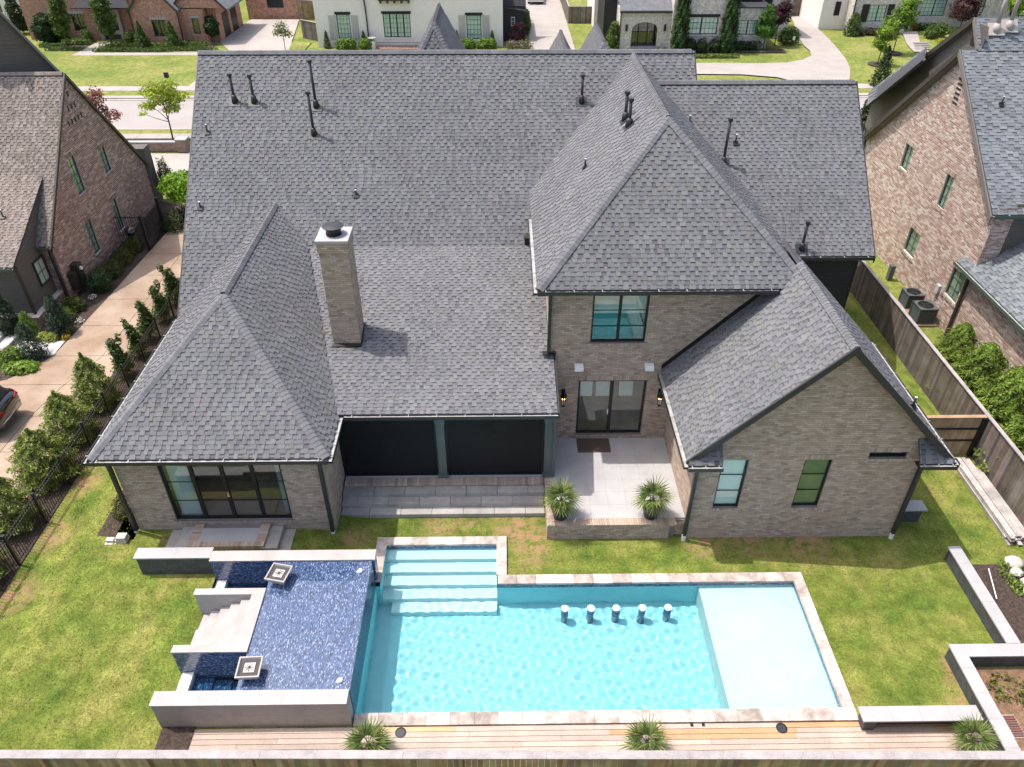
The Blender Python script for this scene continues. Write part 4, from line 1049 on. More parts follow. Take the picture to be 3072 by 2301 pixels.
def fire_bowl(x, y, rz, lab):
    t = thing('fire_bowl', lab, 'fire bowl', (x, y, 1.05), 'square fire bowls on the spa')
    c, s = math.cos(rz), math.sin(rz); u = (c, s, 0); w = (-s, c, 0); z = (0, 0, 1)
    def frus(b, h0, h1, z0, z1):
        P = [(-h0, -h0), (h0, -h0), (h0, h0), (-h0, h0)]; Q = [(-h1, -h1), (h1, -h1), (h1, h1), (-h1, h1)]
        f = lambda p, zz: (x + p[0] * c - p[1] * s, y + p[0] * s + p[1] * c, zz)
        for i in range(4): b.face([f(P[i], z0), f(P[(i+1) % 4], z0), f(Q[(i+1) % 4], z1), f(Q[i], z1)])
    b = MB(); frus(b, .16, .31, 1.05, 1.36); frus(b, .31, .31, 1.36, 1.40); frus(b, .31, .27, 1.40, 1.402); frus(b, .27, .25, 1.402, 1.33); b.build('bowl', M['shell_stone'], t)
    MB().obox((x, y, 0), u, w, z, (-.26, .26), (-.26, .26), (1.32, 1.345)).build('lava_bed', M['lava'], t)
    MB().obox((x, y, 0), u, w, z, (-.14, .14), (-.14, .14), (1.345, 1.362)).build('burner_tray', M['rock_pale'], t)
    b = MB()
    for k in range(4):
        a = rz + k * math.pi / 4; b.tube([(x - .12 * math.cos(a), y - .12 * math.sin(a), 1.368), (x + .12 * math.cos(a), y + .12 * math.sin(a), 1.368)], .008, 6)
    b.build('burner', M['black_metal'], t)
fire_bowl(-6.66, 14.71, -.22, 'square stone fire bowl at the far left corner of the blue mosaic')
fire_bowl(-6.71, 11.62, .04, 'square stone fire bowl at the near left corner of the blue mosaic')

# deck -----------------------------------------------------------------------
deck = thing('wooden_deck', 'narrow deck of weathered and new boards between pool and back fence', 'deck', (2, 10, 0))
MB().box(-8.1, 12.3, 9.05, 10.68, -.02, .012).build('joist_frame', M['mulch'], deck)
WEATH = [(0.452, 0.355, 0.290), (0.425, 0.335, 0.276), (0.473, 0.380, 0.313), (0.441, 0.345, 0.281), (0.404, 0.325, 0.271)]; NEWW = [(0.464, 0.285, 0.145), (0.486, 0.315, 0.172), (0.443, 0.270, 0.141)]
y = 10.69; row = 0
while y > 9.2:
    x = -8.2 if y < 10.60 or True else 0; k = 0
    while x < 12.3:
        ln = R.choice((2.44, 3.05, 3.66, 4.88)) if k else R.uniform(1, 3.5); e = min(x + ln, 12.3)
        new = (row < 2 and x > -5.5 and R.random() < .78) or (row == 2 and x > -5.5 and R.random() < .3) or (row in (3, 4) and R.random() < .1)
        MB().box(x + .003, e - .003, y - .138, y - .006, .012, .045, pick_col(NEWW if new else WEATH)).build('deck_board', M['wood_deck'], deck)
        x = e; k += 1
    y -= .144; row += 1
for x, lab in ((-2.77, 'round black skimmer lid in the deck left of centre beside the pool coping'), (7.18, 'round black skimmer lid at the right end of the deck')):
    t = thing('skimmer_lid', lab, 'skimmer lid', (x, 10.53, .045), 'round fittings in the deck')
    MB().lathe((x, 10.53, .046), [(.145, 0), (.145, .012), (.12, .014), (.115, .004)], 24).build('ring', M['black_metal'], t); MB().lathe((x, 10.53, .05), [(.112, 0), (.112, .003)], 24).build('lens', M['dark_gutter'], t)  # rim and flat centre disc of a skimmer lid
for x in (4.85, 5.15):
    t = tag(MB().box(x - .04, x + .04, 10.60, 10.68, .045, .052).build('cover_plate', M['black_metal']), ('left' if x < 5 else 'right') + ' of two tiny black plates on the deck by the coping', 'plate', 'small plates on the deck')

# retaining walls with pale caps on the right ---------------------------------
def capped_wall(name, lab, wx0, wx1, wy0, wy1, h, along, n, over=.045, m='slate_dark'):
    t = thing(name, lab, 'retaining wall', ((wx0 + wx1) / 2, (wy0 + wy1) / 2, 0), 'low capped walls on the right')
    MB().box(wx0, wx1, wy0, wy1, -.1, h - .05).build('wall', M[m], t)
    for k in range(n):
        if along == 'y': MB().box(wx0 - over, wx1 + over, wy0 - over + (wy1 - wy0 + 2 * over) * k / n + .002, wy0 - over + (wy1 - wy0 + 2 * over) * (k + 1) / n - .002, h - .05, h).build('cap_slab', M['stone_cap'], t)
        else: MB().box(wx0 - over + (wx1 - wx0 + 2 * over) * k / n + .002, wx0 - over + (wx1 - wx0 + 2 * over) * (k + 1) / n - .002, wy0 - over, wy1 + over, h - .05, h).build('cap_slab', M['stone_cap'], t)
    return t
capped_wall('retaining_wall', 'low dark stone wall with pale cap running back beside the mulch bed', 14.10, 14.40, 12.70, 16.15, .55, 'y', 5)
capped_wall('retaining_wall', 'short cross wall with pale cap joining the two right-hand walls', 12.82, 16.5, 12.29, 12.60, .55, 'x', 6)
capped_wall('retaining_wall', 'low dark stone wall with pale cap running to the back fence', 12.44, 12.73, 9.0, 12.60, .55, 'y', 5)
t = thing('stone_bench', 'low bench of pale slabs on dark feet between deck and lawn', 'bench', (10.7, 10.6, 0))
for k in range(4): MB().box(9.15 + .775 * k + .002, 9.15 + .775 * (k + 1) - .002, 10.40, 10.82, .50, .55).build('seat_slab', M['stone_cap'], t)
for x in (9.25, 11.8): MB().box(x, x + .3, 10.45, 10.77, -.05, .498).build('foot', M['slate_dark'], t)
MB().box(9.55, 11.8, 10.60, 10.77, -.05, .498).build('back_panel', M['slate_dark'], t)
t = thing('stone_plinth', 'low dark block with a pale slab top at the right corner of the gable wall', 'plinth', (13.4, 17.9, 0))
MB().box(12.85, 13.95, 17.75, 18.05, -.05, .60).build('block', M['slate_dark'], t); MB().box(12.82, 14.05, 17.66, 18.12, .60, .66).build('top_slab', M['stone_cap'], t)

# ---------------------------------------------------------------- foliage
def leaf_mesh(name, pts, out, size, cols, aspect=.5, droop=0.0, rnd=.6):
    """many small pointed leaves: pts Nx3 centres, out Nx3 outward directions"""
    n = len(pts); rng = NP
    nrm = out + rng.normal(0, rnd, (n, 3)) + np.array([0, 0, .35]); nrm /= np.linalg.norm(nrm, axis=1)[:, None] + 1e-9
    a = rng.normal(0, 1, (n, 3)); a[:, 2] -= droop
    t = a - nrm * np.sum(a * nrm, 1)[:, None]; t /= np.linalg.norm(t, axis=1)[:, None] + 1e-9
    b = np.cross(nrm, t)
    s = (size * rng.uniform(.6, 1.35, n))[:, None]
    V = np.empty((n, 4, 3), np.float32)
    V[:, 0] = pts - t * s; V[:, 1] = pts + b * s * aspect; V[:, 2] = pts + t * s; V[:, 3] = pts - b * s * aspect
    me = bpy.data.meshes.new(name)
    me.vertices.add(n * 4); me.vertices.foreach_set('co', V.reshape(-1))
    me.loops.add(n * 4); me.loops.foreach_set('vertex_index', np.arange(n * 4, dtype=np.int32))
    me.polygons.add(n); me.polygons.foreach_set('loop_start', np.arange(0, n * 4, 4, dtype=np.int32))
    me.update(calc_edges=True)
    at_ = me.attributes.new('Col', 'FLOAT_COLOR', 'FACE'); cc = np.ones((n, 4), np.float32); cc[:, :3] = cols
    at_.data.foreach_set('color', cc.ravel()); me.materials.append(M['leaf'])
    return me
def pal_cols(pal_, pts, clump=3.0, amt=.35):
    n = len(pts); P = np.array(pal_); c = P[NP.integers(0, len(P), n)] * NP.uniform(.75, 1.25, (n, 1))
    ph = np.sin(pts[:, 0] * clump + 1.3 * np.sin(pts[:, 2] * clump)) * np.sin(pts[:, 1] * clump * 1.1 + .7) + .5 * np.sin(pts[:, 2] * clump * 1.7)
    return c * (1 + amt * ph[:, None] * .7)
GREEN = [(.055, .10, .018), (.075, .125, .022), (.045, .085, .018), (.095, .15, .03)]
LIME = [(.13, .22, .022), (.17, .27, .03), (.10, .18, .02), (.20, .29, .04)]
YELLOWG = [(0.325, 0.413, 0.037), (0.400, 0.463, 0.050), (0.263, 0.362, 0.037), (0.450, 0.475, 0.075)]
DARKG = [(.022, .045, .014), (.03, .06, .018), (.018, .036, .012), (.04, .07, .022)]
HEDGEG = [(0.190, 0.253, 0.041), (0.218, 0.282, 0.053), (0.132, 0.184, 0.032), (0.270, 0.316, 0.081), (0.230, 0.230, 0.081)]
RED = [(.20, .055, .045), (.26, .085, .06), (.16, .05, .045), (.30, .13, .09)]
PURPLE = [(.06, .018, .026), (.08, .028, .034), (.045, .014, .02)]
OLIVE = [(.115, .12, .03), (.145, .145, .04), (.09, .10, .025)]
BOX = [(.075, .13, .022), (.095, .155, .03), (.06, .105, .018)]

def blob_points(blobs, n, shell=.5):
    """points in ellipsoids (cx,cy,cz,rx,ry,rz), denser near the surface, ragged by a lumpy radius"""
    w = np.array([b[3] * b[4] * b[5] for b in blobs]) ** .75; w /= w.sum()
    k = NP.choice(len(blobs), n, p=w); B = np.array(blobs)[k]
    d = NP.normal(0, 1, (n, 3)); d /= np.linalg.norm(d, axis=1)[:, None]
    r = NP.uniform(shell, 1.0, n) ** .6
    lump = 1 + .16 * np.sin(d[:, 0] * 6 + k) * np.sin(d[:, 1] * 7 + 2 * k) + .10 * np.sin(d[:, 2] * 9 + k)
    return B[:, :3] + d * B[:, 3:] * (r * lump)[:, None], d
def cone_points(h, r, n, z0=.1, wisps=6, power=.8, tipk=.12):
    """a ragged conical evergreen standing at the origin"""
    z = NP.uniform(0, 1, n) ** 1.15; a = NP.uniform(0, 6.283, n)
    rad = r * (1 - z) ** power * (0.55 + .45 * np.minimum(1, z / .18 + .35)) + tipk * (1 - z) ** .3 * .5
    br = 1 + .22 * np.sin(a * 5 + z * 16) + .16 * np.sin(a * 9 - z * 27)
    rr = rad * br * NP.uniform(.45, 1.05, n) ** .55
    p = np.stack([np.cos(a) * rr, np.sin(a) * rr, z0 + z * h], 1)
    out = np.stack([np.cos(a), np.sin(a), np.full(n, .45)], 1)
    return p, out
def plant(name, lab, cat, loc, crown, trunk=None, group=None, part='foliage', rz=0, scl=1.0):
    t = thing(name, lab, cat, loc, group)
    o = bpy.data.objects.new(part, crown); COL.objects.link(o); o.parent = t
    if trunk:
        b = MB(); trunk(b); o2 = b.build('trunk', M['bark'], None, True); o2.parent = t
    t.rotation_euler = (0, 0, rz); t.scale = (scl, scl, scl) if not isinstance(scl, tuple) else scl
    return t

# hedge of young evergreens along the iron fence (left)
def evergreen(h, r, n, pal_, size=.07, droop=.8, power=.8, tip=True):
    p, o = cone_points(h, r, n, power=power)
    if tip:                                                    # a bare leading shoot with side twigs
        m = n // 14; z = NP.uniform(.86, 1.16, m); a = NP.uniform(0, 6.28, m); q = NP.uniform(0, .22, m) * (1.25 - z)
        p2 = np.stack([np.cos(a) * q * 2, np.sin(a) * q * 2, z * h], 1); p = np.vstack([p, p2]); o = np.vstack([o, np.tile([[0, 0, 1.]], (m, 1))])
    return leaf_mesh('foliage', p, o, size, pal_cols(pal_, p), .34, droop)
EV = [evergreen(2.25, 1.02, 6800, HEDGEG, .08, .3, .5), evergreen(2.45, .95, 6400, HEDGEG, .08, .3, .55), evergreen(2.1, 1.08, 7200, HEDGEG, .08, .3, .45)]
LF = []
for k in range(3):
    bl = [(0.06 * math.sin(k + i), .06 * math.cos(2 * k + i), .5 + .3 * i, .34 - .045 * i, .34 - .045 * i, .28) for i in range(5)] + [(.15, .1, 1.9, .1, .1, .3)]
    p, o = blob_points(bl, 1500, .3); LF.append(leaf_mesh('foliage', p, o, .06, pal_cols([(.05, .09, .018), (.07, .115, .022), (.095, .13, .03)], p), .5))
stem = lambda h, r: (lambda b: b.tube([(0, 0, -.05), (.03, 0, h * .5), (0, .03, h)], [r, r * .7, r * .3], 7))
HL = ['bushy evergreen by the iron fence, nearest the bottom left corner', 'second bushy evergreen from the near end of the iron fence', 'third bushy evergreen from the near end of the iron fence',
      'fourth bushy evergreen from the near end, opposite the black car', 'fifth and farthest of the bushy evergreens by the iron fence']
for k, (x, y, s) in enumerate(((-16.5, 15.7, .86), (-16.55, 18.0, .9), (-16.45, 20.3, .98), (-16.6, 22.5, .9), (-16.45, 24.6, .92))):
    plant('evergreen_shrub', HL[k], 'shrub', (x, y, .02), EV[k % 3], stem(2.2, .05), 'evergreens along the iron fence', rz=k * 1.9, scl=s * .95)
SL = ['slim leafy shrub by the iron fence, just past the bushy evergreens', 'second slim leafy shrub behind the iron fence', 'third slim leafy shrub behind the iron fence', 'fourth slim leafy shrub, near where roof hides the iron fence', 'farthest slim leafy shrub beside the house, partly hidden by its roof']
for k, (x, y, s) in enumerate(((-16.1, 26.4, 1.0), (-16.05, 27.9, .92), (-16.1, 29.3, 1.0), (-16.0, 30.8, 1.0), (-15.95, 32.4, 1.05))):
    plant('leafy_shrub', SL[k], 'shrub', (x, y, .02), LF[k % 3], stem(1.7, .03), 'slim shrubs along the iron fence', rz=k * 2.3, scl=(s * 1.35, s * 1.35, s))
# big evergreens behind the wooden fence (right)
RL = ['dense evergreen behind the wooden fence, farthest, below the neighbour brick wall', 'second dense evergreen from the far end behind the wooden fence', 'third dense evergreen from the far end behind the wooden fence', 'dense evergreen behind the wooden fence, nearest to the right edge']
EVR = [evergreen(3.0, 1.35, 11000, LIME[:1] + HEDGEG[:2] + [(.11, .19, .02)], .075, .6, .6, False), evergreen(2.8, 1.4, 11000, LIME[:1] + HEDGEG[:3] + [(.11, .19, .02)], .075, .6, .6, False)]
for k, (x, y, s) in enumerate(((19.05, 26.4, .78), (18.95, 24.4, .95), (18.85, 22.3, 1.0), (18.8, 20.2, 1.0))):
    plant('evergreen_shrub', RL[k], 'shrub', (x, y, .0), EVR[k % 2], stem(2.4, .06), 'evergreens behind the wooden fence', rz=k * 1.3 + .4, scl=s)

def bush(name, lab, loc, blobs, n, pal_, size=.05, group=None, cat='shrub', asp=.5, shell=.5, trunk=None):
    p, o = blob_points(blobs, n, shell)
    return plant(name, lab, cat, loc, leaf_mesh('foliage', p, o, size, pal_cols(pal_, p, 5), asp), trunk, group)
def cyp(name, lab, loc, h, r, n, pal_, group=None, size=.06):
    p, o = cone_points(h, r, n, .05, power=.5); return plant(name, lab, 'shrub', loc, leaf_mesh('foliage', p, o, size, pal_cols(pal_, p, 5), .3, -1.2), None, group)
bush('mixed_shrub', 'yellowish low shrub at the left corner of the house wing', (-12.75, 18.3, .3), [(0, 0, .22, .5, .55, .32), (-.15, .3, .3, .3, .3, .25)], 2200, OLIVE, .045)
# left neighbour's beds
cyp('conifer', 'dark upright conifer by the neighbour steps at the left edge', (-22.7, 29.9, 0), 2.1, .55, 3500, DARKG + [(.03, .06, .04)])
cyp('conifer', 'tall blue-green conifer at the corner of the neighbour low brick wall', (-20.35, 29.9, 0), 2.0, .5, 3500, [(.035, .07, .04), (.05, .09, .05), (.03, .055, .03)])
cyp('conifer', 'grey-green conifer beside the small path light', (-20.75, 28.0, 0), 1.7, .5, 3000, [(.05, .085, .045), (.065, .105, .05), (.04, .07, .035)])
cyp('conifer', 'small bright conifer left of the neighbour path', (-21.6, 29.6, 0), 1.3, .3, 1500, LIME)
bush('round_shrub', 'yellow-green rounded shrub by the neighbour driveway curve', (-21.5, 27.6, 0), [(0, 0, .3, .55, .5, .4)], 2200, LIME[:2] + [(.19, .25, .04)], .05)
bush('hosta', 'broad-leaved hosta clump edging the neighbour driveway curve', (-20.75, 27.0, 0), [(0, 0, .12, .75, .5, .22), (-.5, .1, .12, .4, .4, .2)], 700, LIME[:2] + [(.2, .3, .06)], .12, cat='plant')
bush('round_shrub', 'olive shrub against the neighbour low brick wall, lower one', (-20.65, 30.9, 0), [(0, 0, .3, .5, .55, .4)], 2200, [(.10, .13, .025), (.12, .15, .03), (.08, .11, .02)], .045)
bush('round_shrub', 'olive shrub at the neighbour brick corner, upper one', (-20.75, 32.0, 0), [(0, 0, .3, .55, .5, .4)], 2200, [(.10, .13, .025), (.12, .15, .03), (.08, .11, .02)], .045)
bush('round_shrub', 'dark glossy shrub beside the utility boxes', (-20.2, 33.9, 0), [(0, 0, .5, .55, .6, .6)], 3000, [(.03, .07, .02), (.045, .09, .025), (.06, .11, .04)], .05)
for k, (y, lab) in enumerate(((35.4, 'low olive shrub under the neighbour windows, nearest one'), (36.8, 'low olive shrub under the neighbour windows, middle one'), (38.2, 'low olive shrub under the neighbour windows, by the iron gate'))):
    bush('low_shrub', lab, (-20.3, y, 0), [(0, 0, .3, .55, .75, .45)], 2600, [(.085, .10, .02), (.11, .125, .028), (.065, .085, .018)], .045, 'olive shrubs under the windows')
for k, (x, y) in enumerate(((-20.95, 29.35), (-20.55, 29.3))):
    bush('daylily', ('left' if k == 0 else 'right') + ' of two spiky pale green clumps on the path edge', (x, y, 0), [(0, 0, .15, .3, .28, .22)], 260, [(.24, .30, .05), (.30, .34, .08)], .13, 'spiky clumps by the path', 'plant', .12)
for k, (x, y, c, nm) in enumerate(((-20.05, 30.0, (.7, .5, .05), 'yellow'), (-19.95, 30.8, (.75, .72, .72), 'white'), (-20.3, 33.0, (.78, .76, .74), 'pale'), (-19.98, 29.4, (.68, .45, .05), 'gold'), (-21.6, 26.3, (.55, .33, .06), 'orange'))):
    bush('flowers', nm + ' flowers in the mulch bed beside the neighbour driveway', (x, y, 0), [(0, 0, .12, .22, .22, .12)], 160, [c, c, (.08, .13, .03)], .035, cat='flowers')
bush('maple_tree', 'bright lime-green spreading small tree between the two houses', (-18.6, 42.6, 0), [(0, 0, 2.1, 1.25, 1.3, .55), (.2, -.5, 1.75, 1.1, .9, .4), (-.5, .3, 1.9, .9, .9, .45)], 4500, [(.16, .30, .015), (.20, .36, .02), (.12, .24, .015)], .10, cat='tree', trunk=lambda b: b.tube([(0, 0, 0), (.1, 0, .9), (0, .1, 1.9)], [.07, .05, .03], 7))
bush('dark_shrub', 'dark spreading shrub in the bed below the lime tree', (-18.9, 41.2, 0), [(0, 0, .4, 1.0, 1.1, .5), (.6, 1.2, .5, .8, .8, .55)], 4000, [(.04, .065, .015), (.055, .08, .018), (.03, .05, .015)], .06)
bush('burgundy_shrub', 'burgundy-leaved shrub at the edge of the main roof', (-17.2, 44.2, 0), [(0, 0, .7, .8, .9, .7)], 2500, PURPLE + [(.13, .03, .05)], .06)
bush('magnolia', 'open young magnolia with sparse leaves against the pale drive', (-18.3, 45.8, 0), [(0, 0, 1.9, .75, .8, .7), (.4, .2, 1.3, .6, .6, .5), (-.2, .1, 2.6, .45, .45, .4)], 650, [(.07, .10, .025), (.11, .14, .05), (.06, .08, .02)], .11, cat='tree', shell=.1, trunk=lambda b: (b.tube([(0, 0, 0), (.05, 0, 1.2), (0, .05, 2.8)], [.045, .03, .012], 6), b.tube([(0, 0, .8), (.4, .2, 1.5)], [.02, .008], 5), b.tube([(0, 0, 1.3), (-.4, .1, 2.1)], [.02, .008], 5)))
bush('climbing_plant', 'green climber on the far corner of the left neighbour wall', (-20.75, 45.4, 0), [(0, 0, 1.3, .35, .7, 1.2)], 2200, GREEN, .06)
# street trees
def street_tree(lab, loc, blobs, n, pal_, size, h, trunkr=.07, name='street_tree', shell=.25, group=None):
    def tr(b):
        b.tube([(0, 0, -.05), (.04, .02, h * .35), (-.03, 0, h * .7), (0, 0, h)], [trunkr, trunkr * .75, trunkr * .45, trunkr * .15], 8)
        for c in blobs: b.tube([(0, 0, max(h * .35, c[2] - 1.0)), (c[0] * .5, c[1] * .5, c[2] - .35), (c[0], c[1], c[2])], [trunkr * .4, trunkr * .28, .012], 5)
    p, o = blob_points(blobs, n, shell)
    return plant(name, lab, 'tree', loc, leaf_mesh('crown', p, o, size * 1.2, pal_cols(pal_, p, 2.5), .42, .5), tr, group, 'crown')
street_tree('bright yellow-green street tree with slim trunk before the road', (-24.1, 55.7, 0), [(0, 0, 3.3, 1.0, 1.0, .8), (.5, 0, 3.9, .8, .9, .5), (-.6, .2, 3.6, .9, .9, .5), (.9, .2, 3.1, .8, .8, .4), (-1.1, 0, 2.6, .7, .7, .3), (.6, -.3, 2.5, .8, .7, .35), (-1.7, 0, 2.05, .35, .4, .15), (1.6, 0, 3.3, .4, .5, .2)], 2600, YELLOWG, .10, 4.1)
street_tree('young red-leaved tree peeping past the left neighbour gable', (-28.9, 55.6, 0), [(0, 0, 3.0, .8, .8, .6), (.2, .2, 3.5, .5, .5, .4), (1.0, -.1, 2.0, .7, .7, .45), (.5, 0, 2.4, .4, .4, .3)], 1000, RED, .09, 3.4, .05)

# ---------------------------------------------------------------- palms
def fan_frond(seed):
    r = random.Random(seed); b = MB(); L = .27
    g0 = r.uniform(.8, 1.2)
    b.tube([(0, 0, 0), (L * .5, 0, .03), (L, 0, 0)], [.011, .008, .007], 5, (.12 * g0, .16 * g0, .04))
    n = 15
    for k in range(n):
        a = (k / (n - 1) - .5) * 3.7; ln = .47 * (1 - .25 * abs(k / (n - 1) - .5) * 2) * r.uniform(.88, 1.1); w = .019
        d = Vector((math.cos(a), math.sin(a), 0)); s = Vector((-math.sin(a), math.cos(a), 0)); o = Vector((L, 0, 0))
        c = tuple(q * g0 * r.uniform(.8, 1.2) for q in r.choice(((.10, .16, .03), (.14, .20, .045), (.075, .125, .025), (.22, .25, .09))))
        p1 = o + d * ln * .45 + Vector((0, 0, .012)); p2 = o + d * ln + Vector((0, 0, -.05 - .05 * r.random()))
        b.face([tuple(o), tuple(p1 - s * w), tuple(p2), tuple(p1 + s * w)], c)
    return b.mesh('frond', M['leaf'])
FR = [fan_frond(s) for s in range(5)]
def palm(name, lab, x, y, z, h, nf, s=1.0, pot=None, group=None):
    t = thing(name, lab, 'palm', (x, y, z), group)
    top = z + h
    if pot:
        MB().lathe((x, y, z), [(.20, 0), (.23, .03), (.30, .40), (.32, .43), (.29, .43), (.27, .36), (.02, .36)], 24).build('pot', M['pot_black'], t, True)
        MB().lathe((x, y, z + .36), [(.27, 0), (.02, .02)], 18).build('potting_soil', M['mulch'], t)
    MB().tube([(x, y, z), (x + .02, y, z + h * .6), (x, y, top)], [.07, .06, .045], 9).build('trunk', M['bark'], t, True)
    for k in range(nf):
        a = k * 2.399 + R.uniform(-.2, .2); el = math.radians(66 - 88 * (k / nf) + R.uniform(-12, 12)); q = s * R.uniform(.85, 1.1)
        Mx = Matrix.Translation((x, y, top - .06 + .06 * (1 - k / nf))) @ Matrix.Rotation(a, 4, 'Z') @ Matrix.Rotation(-el, 4, 'Y') @ Matrix.Scale(q, 4)
        inst(FR[k % 5], 'frond', t, Mx)
palm('potted_palm', 'fan palm in a black pot at the left front of the patio', 1.80, 17.52, .67, .78, 19, 1.08, True, 'potted palms on the patio')
palm('potted_palm', 'fan palm in a black pot at the right front of the patio', 4.78, 17.52, .67, .78, 19, 1.08, True, 'potted palms on the patio')
for x, lab, s in ((-3.45, 'fan palm on the deck below the left end of the pool', 1.0), (3.5, 'fan palm on the deck near the middle of the back fence', .95), (11.72, 'fan palm at the right end of the deck beside the capped wall', .95)):
    palm('deck_palm', lab, x, 9.92, .04, .55, 19, s * (1.02 + .1 * math.sin(x)), None, 'palms along the deck')

# ---------------------------------------------------------------- fences
def picket_mesh(w, t, h, col, m, dog=False, seg=1):
    b = MB(); b.box(-w / 2, w / 2, -t / 2, t / 2, 0, h, col); return b.mesh('picket', m)
fe = thing('iron_fence', 'thin black iron picket fence between the lawn and the neighbour driveway', 'fence', (-15.5, 23, 0))
IH = 1.22
PK = picket_mesh(.018, .018, IH, (1, 1, 1), M['black_metal'])
ys_ = np.arange(12.0, 34.0, .115)
for k, yy in enumerate(ys_): inst(PK, 'picket', fe, Matrix.Translation((-15.52, yy, lawn_h(-15.4, yy) + .05)))
for zz in (.12, IH - .16, IH - .02): MB().box(-15.535, -15.505, 12, 34, zz, zz + .03).build('rail', M['black_metal'], fe)
for yy in np.arange(12.6, 34, 1.83): MB().box(-15.555, -15.485, yy - .035, yy + .035, 0, IH + .12).box(-15.565, -15.475, yy - .045, yy + .045, IH + .12, IH + .15).build('post', M['black_metal'], fe)

GREYW = [(.16, .13, .108), (.135, .108, .09), (.185, .152, .128), (.11, .088, .075), (.148, .12, .10), (.205, .17, .145)]
TANW = [(.36, .235, .125), (.31, .20, .105), (.41, .28, .16), (.27, .175, .10), (.33, .25, .15), (.24, .18, .11)]
def board_fence(name, lab, a, b, h, pal_, side, capm='wood_cap', rails=True, posts=2.4, post_side=None, z0=0, capw=.14, group=None, postm='wood_new', h_of=None):
    a = Vector((*a, 0)); b = Vector((*b, 0)); d = (b - a); L = d.length; d.normalize(); n = Vector((-d.y, d.x, 0)) * side
    t = thing(name, lab, 'fence', ((a.x + b.x) / 2, (a.y + b.y) / 2, 0), group); z = Vector((0, 0, 1))
    k = int(L / .142)
    ms = {}
    for i in range(k):
        c = pick_col(pal_); ck = tuple(round(x * 40) / 40 for x in c)
        if ck not in ms:
            bb = MB(); bb.box(0, .137, -.009, .009, 0, h, ck); ms[ck] = bb.mesh('picket', M['wood_grey'])
        p = a + d * (i * .142) + n * R.uniform(.010, .016); 
        inst(ms[ck], 'picket', t, Matrix.Translation((p.x, p.y, z0)) @ Matrix.Rotation(math.atan2(d.y, d.x), 4, 'Z'))
    nb = max(1, round(L / 3.2))
    for i in range(nb):
        MB().obox(a + z * (z0 + h), d, n, z, (L * i / nb + .003, L * (i + 1) / nb - .003), (-capw / 2, capw / 2), (0, .038)).build('cap_rail', M[capm], t)
    if rails:
        for zz in (.35, h * .55, h - .22): MB().obox(a + z * (z0 + zz), d, n, z, (0, L), (-.05, -.012), (0, .09)).build('rail', M['wood_cap'], t)
    if posts:
        s = -1 if post_side is None else post_side
        for i in range(int(L / posts) + 1): MB().obox(a + d * (i * posts) + z * z0, d, n * s, z, (-.045, .045), (.012, .10), (0, h + .0)).build('post', M[postm], t)
    return t
board_fence('wooden_fence', 'long weathered grey board fence with flat cap on the right', (17.42, 33.5), (17.42, 11.0), 1.83, GREYW, -1)
board_fence('wooden_fence', 'brown board fence with pale cap rail along the bottom edge', (-15.6, 9.20), (17.4, 8.76), 1.80, TANW, -1, capw=.20, rails=True, posts=2.42, post_side=1)
t = board_fence('wooden_gate', 'short brown board gate section with new cap across the right side yard', (15.1, 21.12), (17.36, 21.12), 1.80, [(.40, .26, .15), (.45, .31, .19), (.35, .23, .13)], -1, 'wood_new', False, 0, capw=.16)
for zz in (.7, 1.25): MB().box(15.1, 17.36, 21.05, 21.09, zz, zz + .07).build('hinge_bar', M['black_metal'], t)
MB().box(17.24, 17.40, 20.98, 21.14, 0, 1.8).build('post', M['black_metal'], t)

# ---------------------------------------------------------------- small things round the house
t = tag(MB().box(2.64, 3.84, 20.64, 21.40, .672, .688).build('doormat', M['doormat']), 'brown doormat in front of the patio sliding door', 'doormat')
def lantern(x, z, lab):
    t = thing('wall_lantern', lab, 'lantern', (x, 21.4, z), 'lanterns beside the sliding door')
    y = 21.27; b = MB(); b.box(x - .06, x + .06, 21.40, 21.44, z + .35, z + .62); b.box(x - .02, x + .02, y, 21.41, z + .56, z + .60); b.build('bracket', M['black_metal'], t)
    b = MB(); b.lathe((x, y, z + .38), [(.13, 0), (.13, .03), (.07, .16), (.07, .20), (.03, .24)], 4); b.build('hood', M['black_metal'], t)
    b = MB()
    for sx in (-1, 1):
        for sy in (-1, 1): b.tube([(x + sx * .05, y + sy * .05, z), (x + sx * .085, y + sy * .085, z + .38)], .008, 5)
    b.box(x - .06, x + .06, y - .06, y + .06, z - .012, z + .004); b.build('frame', M['black_metal'], t)
    for dx in (-.035, .035):
        MB().tube([(x + dx, y, z), (x + dx, y, z + .26)], .012, 6).build('burner', M['white_plastic'], t); MB().lathe((x + dx, y, z + .26), [(.006, 0), (.014, .03), (.003, .075)], 8).build('flame', M['flame'], t)
lantern(2.08, 2.35, 'black gas lantern left of the patio sliding door'); lantern(5.50, 2.33, 'black gas lantern right of the patio sliding door')
for x, lab in ((2.56, 'white box floodlight on the brick above the sliding door, left one'), (4.98, 'white box floodlight on the brick above the sliding door, right one')):
    t = thing('flood_light', lab, 'floodlight', (x, 21.4, 4.0), 'white floodlights on the tower wall')
    MB().box(x - .15, x + .15, 21.24, 21.44, 3.90, 4.06).build('housing', M['white_plastic'], t); MB().box(x - .15, x + .15, 21.20, 21.235, 3.88, 4.0).build('shield', M['white_plastic'], t)
    MB().box(x - .05, x + .05, 21.425, 21.45, 4.16, 4.24).build('junction_plate', M['wood_new'], t)
t = thing('stone_blocks', 'small pile of loose pale wall blocks at the corner downspout', 'blocks', (-12.35, 17.0, .2))
